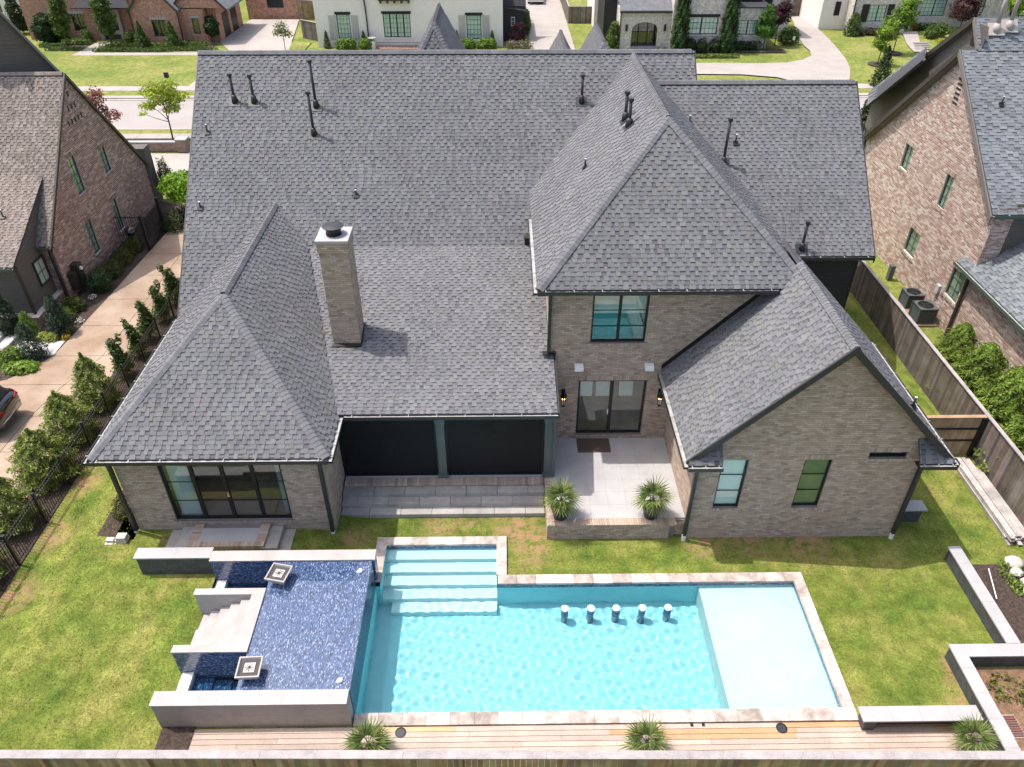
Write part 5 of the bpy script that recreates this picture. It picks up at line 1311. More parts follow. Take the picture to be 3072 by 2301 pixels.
for k, (x, y, z, w, d) in enumerate(((-12.45, 16.95, .2, .38, .24), (-12.42, 16.97, .32, .36, .26), (-12.40, 16.96, .44, .30, .24), (-12.82, 16.9, .2, .26, .2), (-12.80, 16.95, .3, .24, .16))):
    MB().box(x - w / 2, x + w / 2, y - d / 2, y + d / 2, z, z + .115).build('block', M['rock_pale'], t)
t = thing('drain_box', 'small pale utility box in the mulch patch by the back fence', 'box', (-9.0, 9.75, .07))
MB().box(-9.12, -8.92, 9.62, 9.82, .06, .26).build('box', M['flag_stone'], t); MB().box(-9.13, -8.91, 9.61, 9.83, .26, .29).build('lid', M['white_plastic'], t)
t = thing('drain_grate', 'brown slotted drain grate in the bare soil at the right', 'grate', (13.3, 10.5, .02))
MB().box(13.12, 13.46, 10.2, 10.84, .0, .03).build('frame', M['concrete'], t)
for k in range(9): MB().box(13.15, 13.43, 10.23 + k * .066, 10.23 + k * .066 + .04, .03, .06).build('bar', M['rust_bucket'], t)
def rock(b, x, y, z, r, seed):
    rr = random.Random(seed); n = 8; prof = []
    k0 = len(b.v)
    for i in range(6):
        ph = math.pi * i / 5
        for j in range(n):
            a = 2 * math.pi * j / n; q = r * rr.uniform(.78, 1.15)
            b.v.append((x + q * 1.25 * math.sin(ph) * math.cos(a), y + q * math.sin(ph) * math.sin(a), z + q * .62 * math.cos(ph)))
    for i in range(5):
        for j in range(n):
            b.f.append((k0 + i * n + j, k0 + (i + 1) * n + j, k0 + (i + 1) * n + (j + 1) % n, k0 + i * n + (j + 1) % n)); b.c.append((1, 1, 1))
    return b
for k, (x, y, r, lab) in enumerate(((16.2, 15.9, .24, 'topmost pale boulder at the right edge of the mulch bed'), (16.05, 15.5, .2, 'second pale boulder from the top in the mulch bed'), (16.2, 15.1, .22, 'third pale boulder from the top in the mulch bed'), (16.1, 14.75, .2, 'lowest pale boulder in the mulch bed at the right edge'))):
    tag(rock(MB(), x, y, .1, r, k).build('boulder', M['rock_pale'], None, True, loc=None), lab, 'rock', 'boulders in the mulch bed')
bush('ground_plant', 'yellow-green creeping plants among the pale boulders', (16.0, 15.3, 0), [(0, 0, .08, .5, .8, .12)], 500, LIME, .05, cat='plant')
bush('weeds', 'straggling weeds on the bare soil by the drain grate', (13.7, 11.6, 0), [(0, 0, .08, .6, .5, .12), (.6, -.5, .08, .5, .7, .12)], 700, [(.12, .16, .03), (.2, .2, .05), (.09, .13, .025)], .05, cat='plant')
t = tag(MB().tube([(15.05, 15.45, .35), (14.9, 14.5, .1)], .018, 8).build('garden_stake', M['pvc_white']), 'pale thin rod lying in the mulch beside the capped wall', 'rod')
pile = thing('plank_stack', 'stack of long weathered planks beside the wooden fence', 'planks', (16.8, 18.6, 0))
for k in range(26):
    y0 = 16.6 + R.uniform(0, .35); x0 = 16.45 + (k % 5) * .15 + R.uniform(-.02, .02); z = .0 + (k // 5) * .055
    MB().box(x0, x0 + .14, y0, y0 + R.uniform(3.2, 4.0), z, z + .042, pick_col([(.42, .38, .36), (.36, .33, .31), (.48, .44, .42)])).build('plank', M['wood_grey'], pile)

# ---------------------------------------------------------------- left neighbour: red-brown brick gable
nb = thing('neighbour_house', 'brown brick neighbour house with tan shingle roof at the left edge', 'house', (-24, 37, 0))
NT = Pieces(); NBk = Pieces()
XN = -21.32
wins = [(36.72, 37.50, 3.80, 5.68), (39.86, 40.64, 3.68, 5.0), (36.24, 36.98, .72, 2.50), (39.38, 40.06, .58, 2.34)]
hol = [(a, b, c, d) for a, b, c, d in wins]
sold = [(a - .07, b + .07, d + .01, d + .24, .02) for a, b, c, d in wins] + [(a - .06, b + .06, c - .12, c - .01, .03) for a, b, c, d in wins]
brick_wall(nb, 'gable_wall', (XN, 0, 0), (0, 1, 0), (1, 0, 0), [(33.0, -.1), (44.45, -.1), (44.45, 2.65), (38.88, 9.05), (33.0, 3.10)], hol, NBk, RED_BRICK, 'mortar_light', sold, course=.088, bl=.235, mort=.020)
for a, b, c, d in wins: window(nb, (XN, 0, 0), (0, 1, 0), (1, 0, 0), a, b, c, d, 2, 4, frame='copper_green', fw=.05, back='blind_dim', pane='pane', bar=.02)
for i, (yy, z) in enumerate(((38.7, 8.1), (38.3, 7.5), (38.65, 7.5), (39.0, 7.5), (37.9, 6.9), (38.25, 6.9), (38.6, 6.9), (38.95, 6.9), (39.3, 6.9))): MB().box(XN, XN + .03, yy, yy + .09, z, z + .25).build('vent_slot', M['rubber'], nb)
brick_wall(nb, 'front_wall', (0, 33.0, 0), (1, 0, 0), (0, -1, 0), [(-21.9, -.1), (XN, -.1), (XN, 3.1), (-21.9, 3.1)], [], NBk, RED_BRICK, 'mortar_light', owner=False)
nr = roof_face(nb, 'roof', [(-30, 32.75, 2.98), (-21.25, 32.75, 2.98), (-21.25, 38.88, 9.15), (-30, 38.88, 9.15)], NT, SH_TAN, SH_TAN_D, SH_TAN)
roof_face(nb, 'roof', [(-21.25, 44.65, 2.5), (-30, 44.65, 2.5), (-30, 38.88, 9.15), (-21.25, 38.88, 9.15)], NT, SH_TAN, SH_TAN_D, SH_TAN, shingle=False)
roof_face(nb, 'shed_roof', [(-30, 30.55, 3.05), (-21.82, 30.55, 3.05), (-21.82, 36.15, 5.95), (-30, 36.15, 5.95)], NT, SH_TAN, SH_TAN_D, SH_TAN)
ridge_caps(nb, 'ridge_cap', (-30, 38.88, 9.17), (-21.25, 38.88, 9.17), (0, -.7, .7), (0, .7, .7), SH_TAN, vent=True)
for a, b in (((XN + .08, 32.7, 2.95), (XN + .08, 38.88, 9.18)), ((XN + .08, 38.88, 9.18), (XN + .08, 44.7, 2.52))):
    bb = MB(); bb.extr([a, b, (b[0], b[1], b[2] - .22), (a[0], a[1], a[2] - .22)], (.06, 0, 0)); bb.build('fascia', M['bronze_metal'], nb)
gutter(nb, (-21.9, 32.74, 2.98), (-21.2, 32.74, 2.98), (0, -1, 0), .5, 'copper_green'); gutter(nb, (-30, 30.54, 3.05), (-21.8, 30.54, 3.05), (0, -1, 0), 1.2, 'copper_green')
# siding extension in front
XS = -21.9
sw = MB(); sw.face([(XS, 30.85, .5), (XS, 33.0, .5), (XS, 33.0, 3.2), (XS, 36.1, 5.9), (XS, 30.85, 3.05)]); sw.face([(-30, 30.85, .5), (XS, 30.85, .5), (XS, 30.85, 3.0), (-30, 30.85, 3.0)]); sw.build('siding_wall', M['tan_trim'], nb)
k = 0; z = .5
while z < 5.7:
    ya = 30.85 if z < 3.0 else 30.85 + (z - 3.05) / .518; yb = 33.0 if z < 3.1 else 33.0 + (z - 3.15) / .95 if z > 3.15 else 33.0
    if yb - ya > .05: MB().obox((XS, ya, z), (0, 1, 0), (0, 0, 1), (1, 0, 0), (0, yb - ya), (0, .168), (.003, .02)).build('siding_board', M['grey_siding'], nb)
    if z < 2.8: MB().obox((-30, 30.85, z), (1, 0, 0), (0, 0, 1), (0, -1, 0), (0, 8.1), (0, .168), (.003, .02)).build('siding_board', M['grey_siding'], nb)
    z += .175
window(nb, (XS + .07, 0, 0), (0, 1, 0), (1, 0, 0), 31.95, 32.85, 1.28, 2.52, 2, 2, frame='bronze_metal', fw=.06, depth=.0, back='blind')
brick_wall(nb, 'knee_wall', (-21.55, 0, 0), (0, 1, 0), (1, 0, 0), [(30.4, -.1), (33.0, -.1), (33.0, .5), (30.4, .5)], [], NBk, RED_BRICK, 'mortar_light', [(30.4, 33.0, .43, .56, .02)], owner=False)
brick_wall(nb, 'knee_wall', (0, 30.4, 0), (1, 0, 0), (0, -1, 0), [(-26, -.1), (-21.55, -.1), (-21.55, .5), (-26, .5)], [], NBk, RED_BRICK, 'mortar_light', [(-26, -21.55, .43, .56, .02)], owner=False)
MB().box(-26, -21.56, 30.41, 30.85, .1, .52).box(-21.9, -21.56, 30.85, 33.0, .1, .52).build('ledge', M['mortar_light'], nb)
downspout(nb, -21.85, 30.75, 2.9, 0, 'bronze_metal', False, (-21.9, 30.5, 3.0)); downspout(nb, -21.45, 32.9, 2.85, 0, 'bronze_metal', False, (-21.6, 32.7, 2.95))
# tall siding gable behind the ridge
TO = Vector((-26, 39.0, 0)); TU = Vector((.9615, .2747, 0)); TN = Vector((.2747, -.9615, 0))
def t_end(z): return (-22.18 - (z - 8.86) * .558 + 26) / .9615
tall = MB(); tall.face([tuple(TO + Vector((0, 0, 8.4))), tuple(TO + TU * t_end(8.4) + Vector((0, 0, 8.4))), tuple(TO + TU * t_end(14.2) + Vector((0, 0, 14.2))), tuple(TO + Vector((0, 0, 14.2)))]); ts_ = tall.build('siding_gable', M['tan_trim'], nb)
z = 8.5
while z < 14.0:
    MB().obox(TO + Vector((0, 0, z)), TU, (0, 0, 1), TN, (0, t_end(z + .1)), (0, .172), (.004, .022)).build('siding_board', M['grey_siding'], ts_); z += .18
bb = MB(); a = TO + TU * t_end(8.2) + Vector((0, 0, 8.2)); b_ = TO + TU * t_end(14.2) + Vector((0, 0, 14.2)); bb.extr([tuple(a), tuple(b_), tuple(b_ + TU * .16), tuple(a + TU * .16)], tuple(TN * .35)); bb.build('fascia', M['bronze_metal'], nb)
MB().box(-22.4, -21.2, 44.6, 45.4, 0, 3.4).build('side_porch', M['grey_siding'], nb)
NT.flush(nb, nr, 'shingle', EXPO + .012, 'shingles', M['shingle'], 300, tab_piece); NBk.flush(nb, nb, 'brick', None, 'bricks', M['brick'], 300, brick_piece)
v_ = vent((-23.0, 33.0, 4.34), .35, 0, tilt=(0, -.46, .89)); v_['label'] = 'short grey pipe on the tan shed roof of the left neighbour'
# iron gate, meters, path light, car
t = thing('iron_gate', 'black iron gate panels between brick wall and driveway', 'gate', (-19.8, 39.2, 0))
for a, b in (((-21.25, 39.0), (-19.45, 39.0)), ((-19.45, 38.3), (-19.45, 40.7))):
    a = Vector((*a, 0)); b = Vector((*b, 0)); d = b - a; n = int(d.length / .12)
    for k in range(n + 1): p = a + d * (k / n); MB().box(p.x - .01, p.x + .01, p.y - .01, p.y + .01, .05, 1.65).build('bar', M['black_metal'], t)
    for zz in (.1, .55, 1.6): MB().tube([a + Vector((0, 0, zz)), b + Vector((0, 0, zz))], .02, 6).build('rail', M['black_metal'], t)
MB().box(-19.49, -19.41, 38.3, 40.7, .08, .5).build('kick_panel', M['black_metal'], t)
for yy in (38.3, 40.7): MB().box(-19.52, -19.38, yy - .07, yy + .07, 0, 2.0).build('post', M['black_metal'], t)
t = thing('utility_box', 'pair of brown utility boxes at the neighbour brick corner', 'utility box', (-21.0, 33.4, 0))
MB().box(-21.3, -21.0, 33.25, 33.62, .35, 1.25).build('meter_box', M['bronze_metal'], t); MB().box(-21.3, -20.9, 33.7, 34.1, .2, 1.5).build('panel_box', M['bronze_metal'], t)
MB().tube([(-20.9, 33.9, 1.25), (-20.82, 33.9, 1.25)], .09, 14).build('meter', M['white_plastic'], t)
t = thing('path_light', 'small black path light at the edge of the neighbour driveway', 'path light', (-20.1, 28.1, 0))
MB().tube([(-20.1, 28.1, 0), (-20.1, 28.1, .5)], .015, 6).build('stem', M['black_metal'], t); MB().lathe((-20.1, 28.1, .5), [(.10, 0), (.10, .015), (.03, .05)], 14).build('hood', M['black_metal'], t)
t = thing('barbecue_grill', 'black covered kettle grill among shrubs by the iron gate', 'grill', (-20.3, 37.6, 0))
MB().lathe((-20.35, 38.55, .75), [(.05, 0), (.26, .12), (.30, .25), (.24, .40), (.05, .48)], 18).build('kettle', M['car_paint'], t, True); MB().tube([(-20.35, 38.55, 0), (-20.35, 38.55, .8)], .03, 6).build('stand', M['black_metal'], t)

# black car cut by the left edge
def car(name, lab, cx, cy, rz, paint, L=4.8, W=1.93, Ht=1.72):
    t = thing(name, lab, 'car', (cx, cy, 0))
    c, s = math.cos(rz), math.sin(rz); T = lambda x, y, z: (cx + x * c - y * s, cy + x * s + y * c, z + .03)
    # side profile: rear at x=0, nose at x=-L
    def loft(b, secs):
        k0 = len(b.v); n = len(secs[0])
        for sec in secs: b.v += [T(*p) for p in sec]
        for i in range(len(secs) - 1):
            for j in range(n):
                q = (j + 1) % n; b.f.append((k0 + i*n + j, k0 + i*n + q, k0 + (i+1)*n + q, k0 + (i+1)*n + j)); b.c.append((1, 1, 1))
        b.f.append(tuple(k0 + n - 1 - j for j in range(n))); b.c.append((1, 1, 1)); e = k0 + (len(secs) - 1) * n; b.f.append(tuple(e + j for j in range(n))); b.c.append((1, 1, 1))
    def sec(x, w, z0, zs, zr, wr):
        return [(x, -w * .94, z0), (x, -w, z0 + .22), (x, -w, zs - .08), (x, -w * .95, zs), (x, -wr, zr - .06), (x, -wr * .86, zr), (x, wr * .86, zr), (x, wr, zr - .06), (x, w * .95, zs), (x, w, zs - .08), (x, w, z0 + .22), (x, w * .94, z0)]
    h = W / 2
    b = MB(); loft(b, [sec(.0, h * .80, .42, .86, .92, h * .70), sec(-.06, h * .90, .36, .98, 1.06, h * .74), sec(-.22, h * .98, .30, 1.05, 1.16, h * .76), sec(-.95, h, .26, 1.06, 1.10, h * .80), sec(-3.2, h, .26, 1.02, 1.06, h * .82), sec(-4.4, h * .96, .28, .90, .95, h * .8), sec(-L, h * .82, .4, .72, .78, h * .7)])
    b.build('body', M[paint], t, True)
    b = MB(); loft(b, [sec(-.20, h * .84, .95, 1.12, 1.20, h * .72), sec(-.55, h * .88, .95, 1.2, Ht - .10, h * .70), sec(-1.0, h * .88, .95, 1.25, Ht, h * .70), sec(-2.4, h * .88, .95, 1.25, Ht - .03, h * .70), sec(-3.4, h * .86, .95, 1.06, 1.10, h * .72)]); b.build('cabin_glass', M['black_screen'], t, True)
    b = MB(); loft(b, [sec(-.40, h * .70, Ht - .16, Ht - .10, Ht - .07, h * .62), sec(-.9, h * .74, Ht - .10, Ht - .04, Ht + .01, h * .66), sec(-2.4, h * .74, Ht - .12, Ht - .06, Ht - .01, h * .66), sec(-2.6, h * .72, Ht - .16, Ht - .12, Ht - .06, h * .62)]); b.build('roof', M[paint], t, True)
    for sy in (-1, 1):
        b = MB(); P = [(.01, sy * h * .50, .90), (-.03, sy * h * .88, .92), (-.34, sy * h * 1.005, 1.0), (-.34, sy * h * 1.0, 1.07), (-.08, sy * h * .86, 1.04), (-.01, sy * h * .50, .99)]
        b.extr([T(*p) for p in P], Vector((c, s, 0)) * .025); b.build('tail_light', M['tail_light'], t)
        for wx in (-.95, -3.8):
            b = MB(); w0 = T(wx, sy * (h - .22), .33); w1 = T(wx, sy * (h + .015), .33); b.tube([w0, w1], .35, 24); wh = b.build('wheel', M['rubber'], t, True)
            b = MB(); b.tube([T(wx, sy * (h + .0), .33), T(wx, sy * (h + .024), .33)], .235, 20); b.build('hub', M['rubber'], wh)
            b = MB()
            for k in range(7):
                a = k * 2 * math.pi / 7; b.tube([T(wx, sy * (h + .03), .33), T(wx + .21 * math.cos(a), sy * (h + .03), .33 + .21 * math.sin(a))], .016, 5)
            b.build('rim', M['alloy'], wh)
    b = MB(); b.tube([T(.02, -h * .78, .62), T(.05, -h * .4, .60), T(.05, h * .4, .60), T(.02, h * .78, .62)], .016, 6); b.build('chrome_strip', M['chrome'], t, True)
    b = MB(); b.tube([T(-.45, -h * .70, Ht + .03), T(-2.3, -h * .72, Ht + .02)], .016, 6); b.tube([T(-.45, h * .70, Ht + .03), T(-2.3, h * .72, Ht + .02)], .016, 6); b.build('roof_rail', M['chrome'], t, True)
    b = MB(); b.tube([T(-.25, -h * .99, 1.05), T(-3.0, -h * .99, 1.02)], .012, 5); b.build('window_trim', M['chrome'], t, True)
    return t
car('parked_car', 'black car parked on the tan driveway, cut off by the left edge', -19.1, 23.3, math.radians(4), 'car_paint')

# ---------------------------------------------------------------- right neighbour: pale mottled brick gable
rn = thing('neighbour_house', 'pale mottled brick neighbour house with grey roofs at the right edge', 'house', (24, 34, 0))
RT = Pieces(); RB = Pieces(); XR = 20.34
# seen from the left: u runs towards the viewer (-Y)
rwins = [(36.95, 37.80, 4.75, 5.95), (32.82, 33.50, 4.52, 6.05), (33.88, 34.98, 1.48, 2.72), (29.50, 30.55, 1.50, 2.86)]
hol = [(-b, -a, c, d) for a, b, c, d in rwins]
sold = [(a - .07, b + .07, d + .01, d + .24, .02) for a, b, c, d in hol] + [(a - .12, b + .12, c - .13, c - .01, .06) for a, b, c, d in hol]
brick_wall(rn, 'gable_wall', (XR, 0, 0), (0, -1, 0), (-1, 0, 0), [(-42.0, -.1), (-29.12, -.1), (-29.12, 6.2), (-35.2, 10.75), (-42.0, 4.9)], hol, RB, PALE_BRICK, 'mortar_light', sold, course=.088, bl=.235, mort=.020)
for a, b, c, d in hol: window(rn, (XR, 0, 0), (0, -1, 0), (-1, 0, 0), a, b, c, d, 2, 3, frame='copper_green', fw=.05, back='blind_dim', pane='pane', bar=.02)
for k in range(6): MB().box(XR - .025, XR, 34.6 + k * .02, 35.0 + k * .02, 8.75 + k * .2, 8.84 + k * .2).build('vent_slot', M['rubber'], rn)
brick_wall(rn, 'low_wall', (XR + .02, 0, 0), (0, -1, 0), (-1, 0, 0), [(-29.12, -.1), (-10.0, -.1), (-10.0, 3.3), (-29.12, 3.3)], [], RB, PALE_BRICK, 'mortar_light', owner=False, course=.088, bl=.235, mort=.020)
brick_wall(rn, 'front_wall', (0, 29.12, 0), (1, 0, 0), (0, -1, 0), [(XR, 3.3), (21.1, 3.3), (21.1, 6.3), (XR, 6.3)], [], RB, PALE_BRICK, 'mortar_light', owner=False)
sdw = MB().box(21.1, 30, 29.2, 29.3, 3, 6.4).build('siding_wall', M['tan_trim'], rn)
for k in range(17): MB().obox((21.1, 29.2, 3.2 + k * .18), (1, 0, 0), (0, 0, 1), (0, -1, 0), (0, 8), (0, .173), (.004, .02)).build('siding_board', M['grey_siding'], sdw)
SG = [(0.162, 0.176, 0.192), (0.180, 0.194, 0.209), (0.146, 0.158, 0.172), (0.168, 0.186, 0.192), (0.192, 0.206, 0.217)]; SGD = [(0.130, 0.139, 0.151), (0.144, 0.154, 0.164)]
rr1 = roof_face(rn, 'roof', [(20.05, 28.95, 6.05), (30, 28.95, 6.05), (30, 35.2, 10.95), (20.05, 35.2, 10.95)], RT, SG, SGD, SG, wide=(.2, .4))
roof_face(rn, 'roof', [(30, 41.8, 5.05), (20.05, 41.8, 5.05), (20.05, 35.2, 10.95), (30, 35.2, 10.95)], RT, SG, SGD, SG, shingle=False)
roof_face(rn, 'upper_roof', [(20.75, 35.12, 10.93), (30, 35.12, 10.93), (30, 36.2, 12.05), (20.75, 36.2, 12.05)], RT, SG, SGD, SG, wide=(.2, .4))
roof_face(rn, 'low_roof', [(20.0, 30.0, 3.40), (20.0, 10.0, 3.40), (27, 10.0, 8.0), (27, 30.0, 8.0)], RT, SG, SGD, SG, wide=(.2, .4))
def slab(name, pts, d, m): b = MB(); b.extr(pts, d); return b.build(name, M[m], rn)
X2 = 20.02
slab('fascia', [(X2, 28.9, 6.0), (X2, 35.2, 10.97), (X2, 35.2, 10.72), (X2, 28.9, 5.75)], (-.06, 0, 0), 'tan_trim'); slab('fascia', [(X2, 35.2, 10.97), (X2, 41.9, 5.0), (X2, 41.9, 4.70), (X2, 35.2, 10.68)], (-.06, 0, 0), 'bronze_metal')
slab('soffit', [(X2, 35.2, 10.66), (X2, 41.8, 4.75), (XR, 41.8, 4.75), (XR, 35.2, 10.66)], (0, 0, .03), 'tan_trim')
ug = MB(); ug.extr([(20.95, 36.2, 10.0), (20.95, 36.2, 11.9), (20.95, 44.0, 6.2), (20.95, 44.0, 3.0), (20.95, 41.8, 4.9)], (.1, 0, 0)); ugo = ug.build('siding_gable', M['tan_trim'], rn)
MB().extr([(20.95, 35.2, 10.9), (20.95, 36.2, 11.9), (20.95, 36.2, 10.0), (20.95, 35.2, 10.6)], (.1, 0, 0)).build('siding_gable', M['grey_siding'], rn)
for k in range(46):
    z = 3.6 + k * .18; yb = min(44.0, 36.2 + (11.9 - z) / .731); ya = max(35.2, 35.2 + (10.9 - z) / .88)
    if yb - ya > .1: MB().obox((20.95, ya, z), (0, 1, 0), (0, 0, 1), (-1, 0, 0), (0, yb - ya), (0, .173), (.004, .02)).build('siding_board', M['grey_siding'], ugo)
slab('fascia', [(20.75, 36.2, 12.08), (20.75, 44.3, 6.12), (20.75, 44.3, 5.85), (20.75, 36.2, 11.80)], (-.08, 0, 0), 'bronze_metal'); slab('fascia', [(20.75, 36.2, 12.08), (20.75, 35.15, 11.0), (20.75, 35.15, 10.85), (20.75, 36.2, 11.88)], (-.06, 0, 0), 'tan_trim')
slab('soffit', [(20.75, 36.2, 11.78), (20.75, 44.2, 5.87), (20.95, 44.2, 5.87), (20.95, 36.2, 11.78)], (0, 0, .03), 'tan_trim')
MB().box(20.91, 20.945, 35.85, 36.2, 10.95, 11.55).build('louvre_vent', M['black_metal'], rn)
roof_face(rn, 'side_roof', [(19.95, 42.4, 6.40), (20.72, 44.2, 6.62), (20.72, 39.5, 10.05), (19.95, 38.0, 9.85)], RT, SG, SGD, SG, wide=(.2, .4))
gutter(rn, (19.995, 30.0, 3.40), (19.995, 10.0, 3.40), (-1, 0, 0), 2.0, 'copper_green'); gutter(rn, (20.05, 28.945, 6.05), (30, 28.945, 6.05), (0, -1, 0), 2.0, 'copper_green')
downspout(rn, 20.24, 29.15, 3.2, 0, 'bronze_metal', False, (20.1, 29.4, 3.35)); downspout(rn, 20.2, 41.95, 5.0, 0, 'bronze_metal', False, (20.0, 42.2, 5.4))
RT.flush(rn, rr1, 'shingle', EXPO + .012, 'shingles', M['shingle'], 300, tab_piece); RB.flush(rn, rn, 'brick', None, 'bricks', M['brick'], 300, brick_piece)
for x, y, z, h, lab in ((21.6, 35.75, 11.72, 1.9, 'tall tan roof vent pipe on the right neighbour, left one of two'), (22.2, 35.85, 11.82, 2.0, 'tall tan roof vent pipe on the right neighbour, right one of two')):
    t = thing('roof_vent', lab, 'vent', (x, y, z), 'tan vents of the right neighbour')
    MB().tube([(x, y, z), (x, y, z + h)], .085, 12).build('pipe', M['vent_tan'], t, True); MB().lathe((x, y, z - .25), [(.19, 0), (.18, .26), (.10, .45)], 18).build('boot', M['vent_tan'], t, True)
    MB().obox((x, y, z - .05), (1, 0, 0), (0, .68, .73), (0, -.73, .68), (-.36, .36), (-.3, .3), (.02, .03)).build('flashing', M['vent_tan'], t)
v_ = vent((21.3, 33.0, 9.25), .35, 0, tilt=(0, -.62, .78)); v_['label'] = 'short dark pipe on the main slope of the right neighbour roof'
# air conditioners
def ac(x, y, s, lab):
    t = thing('air_conditioner', lab, 'air conditioner', (x, y, .08), 'air conditioners behind the fence')
    h, w = .86 * s, .40 * s
    MB().box(x - w, x + w, y - w, y + w, .08, .14).build('base', M['ac_green'], t)
    MB().box(x - w * .93, x + w * .93, y - w * .93, y + w * .93, .14, h - .04).build('coil', M['black_metal'], t)
    b = MB()
    for k in range(15): b.box(x - w * .98, x + w * .98, y - w * .98, y + w * .98, .17 + k * (h - .28) / 15, .17 + k * (h - .28) / 15 + .022)
    for sx in (-1, 1):
        for sy in (-1, 1): b.box(x + sx * w * .99 - .03, x + sx * w * .99 + .03, y + sy * w * .99 - .03, y + sy * w * .99 + .03, .1, h)
    b.build('louvres', M['ac_green'], t)
    b = MB(); n = 32; top = h
    ring = [(x + .86 * w * math.cos(2 * math.pi * k / n), y + .86 * w * math.sin(2 * math.pi * k / n)) for k in range(n)]
    for k in range(n):
        a = 2 * math.pi * k / n; a2 = 2 * math.pi * (k + 1) / n
        f = lambda q: (x + w * 1.03 * max(-1, min(1, 1.42 * math.cos(q))), y + w * 1.03 * max(-1, min(1, 1.42 * math.sin(q))), top)
        b.face([(*ring[k], top), (*ring[(k + 1) % n], top), f(a2), f(a)][::-1]); b.face([f(a), f(a2), (f(a2)[0], f(a2)[1], top - .07), (f(a)[0], f(a)[1], top - .07)])
    b.build('top_panel', M['ac_green'], t)
    b = MB()
    for r_ in (.25, .45, .65, .85):
        pts = [(x + r_ * w * math.cos(2 * math.pi * k / 24), y + r_ * w * math.sin(2 * math.pi * k / 24), top + .01) for k in range(25)]; b.tube(pts, .005, 4, cap=False)
    for k in range(6): a = k * math.pi / 3; b.tube([(x, y, top + .012), (x + .86 * w * math.cos(a), y + .86 * w * math.sin(a), top + .01)], .006, 4)
    b.build('fan_guard', M['black_metal'], t)
    b = MB()
    for k in range(3):
        a = k * 2.094 + .5; c = Vector((x, y, top - .14)); d = Vector((math.cos(a), math.sin(a), 0)); s_ = Vector((-math.sin(a), math.cos(a), 0))
        b.face([tuple(c), tuple(c + d * w * .75 - s_ * .12 + Vector((0, 0, .03))), tuple(c + d * w * .75 + s_ * .12 - Vector((0, 0, .03)))])
    b.build('fan', M['alloy'], t); MB().box(x + w * .35, x + w * .75, y - w * 1.03, y - w * 1.0, h * .72, h * .80).build('badge', M['tail_light'], t)
ac(19.72, 31.85, .92, 'dark air conditioner by the pale brick wall, farther and smaller one'); ac(19.68, 30.5, 1.0, 'dark air conditioner by the pale brick wall, nearer one with red badge')
tag(MB().box(19.15, 20.25, 29.95, 32.4, -.01, .075).build('concrete_pad', M['aggregate']), 'concrete pad under the two air conditioners', 'pad')
t = thing('disconnect_box', 'small grey electrical box on the brick above the air conditioners', 'electrical box', (20.3, 31.0, 1.3)); MB().box(20.2, 20.33, 30.85, 31.1, 1.25, 1.65).build('box', M['flag_stone'], t); MB().tube([(20.27, 30.97, 1.25), (20.25, 30.97, .4), (20.0, 30.8, .3)], .02, 6).build('conduit', M['flag_stone'], t)
t = thing('utility_post', 'short dark utility pedestal on the neighbour side strip', 'pedestal', (19.7, 34.5, 0)); MB().box(19.72, 19.95, 34.4, 34.65, 0, .75).build('pedestal', M['ac_green'], t); MB().box(19.70, 19.97, 34.38, 34.67, .75, .80).build('lid', M['ac_green'], t)

# ---------------------------------------------------------------- houses across the street (bricks too small to tell apart)
def far_brick(name, c1, c2, mortar, w=.22, h=.078):
    m = bpy.data.materials.new(name); m.use_nodes = True; MATS[name] = m
    N = m.node_tree.nodes; L = m.node_tree.links; P = N['Principled BSDF']; P.inputs['Roughness'].default_value = .9
    geo = N.new('ShaderNodeNewGeometry'); sp = N.new('ShaderNodeSeparateXYZ'); cb = N.new('ShaderNodeCombineXYZ'); ad = N.new('ShaderNodeMath')
    L.new(geo.outputs['Position'], sp.inputs[0]); L.new(sp.outputs[0], ad.inputs[0]); L.new(sp.outputs[1], ad.inputs[1]); L.new(ad.outputs[0], cb.inputs[0]); L.new(sp.outputs[2], cb.inputs[1])
    br = N.new('ShaderNodeTexBrick'); br.inputs['Scale'].default_value = 1; br.inputs['Brick Width'].default_value = w; br.inputs['Row Height'].default_value = h; br.inputs['Mortar Size'].default_value = .009
    br.inputs['Color1'].default_value = (*c1, 1); br.inputs['Color2'].default_value = (*c2, 1); br.inputs['Mortar'].default_value = (*mortar, 1)
    L.new(cb.outputs[0], br.inputs['Vector'])
    nz = N.new('ShaderNodeTexNoise'); nz.inputs['Scale'].default_value = 5; nz.inputs['Detail'].default_value = 6; L.new(geo.outputs['Position'], nz.inputs['Vector'])
    mr = N.new('ShaderNodeMapRange'); mr.inputs[1].default_value = .3; mr.inputs[2].default_value = .7; mr.inputs[3].default_value = .7; mr.inputs[4].default_value = 1.35; L.new(nz.outputs['Fac'], mr.inputs[0])
    mx = N.new('ShaderNodeMix'); mx.data_type = 'RGBA'; mx.blend_type = 'MULTIPLY'; mx.inputs[0].default_value = 1; L.new(br.outputs['Color'], mx.inputs[6]); L.new(mr.outputs[0], mx.inputs[7]); L.new(mx.outputs[2], P.inputs['Base Color'])
    return m
far_brick('far_rust', (.29, .115, .072), (.44, .215, .14), (.44, .33, .26)); far_brick('far_white', (.60, .55, .50), (.47, .425, .385), (.56, .52, .475)); far_brick('far_red_wall', (.20, .11, .085), (.26, .155, .12), (.42, .35, .30))
mat('far_roof', (.15, .155, .165), .9, n1=(2.0, .18), n2=(9, .2)); mat('metal_roof', (.045, .045, .048), .85, n1=(3, .15), spec=.2)
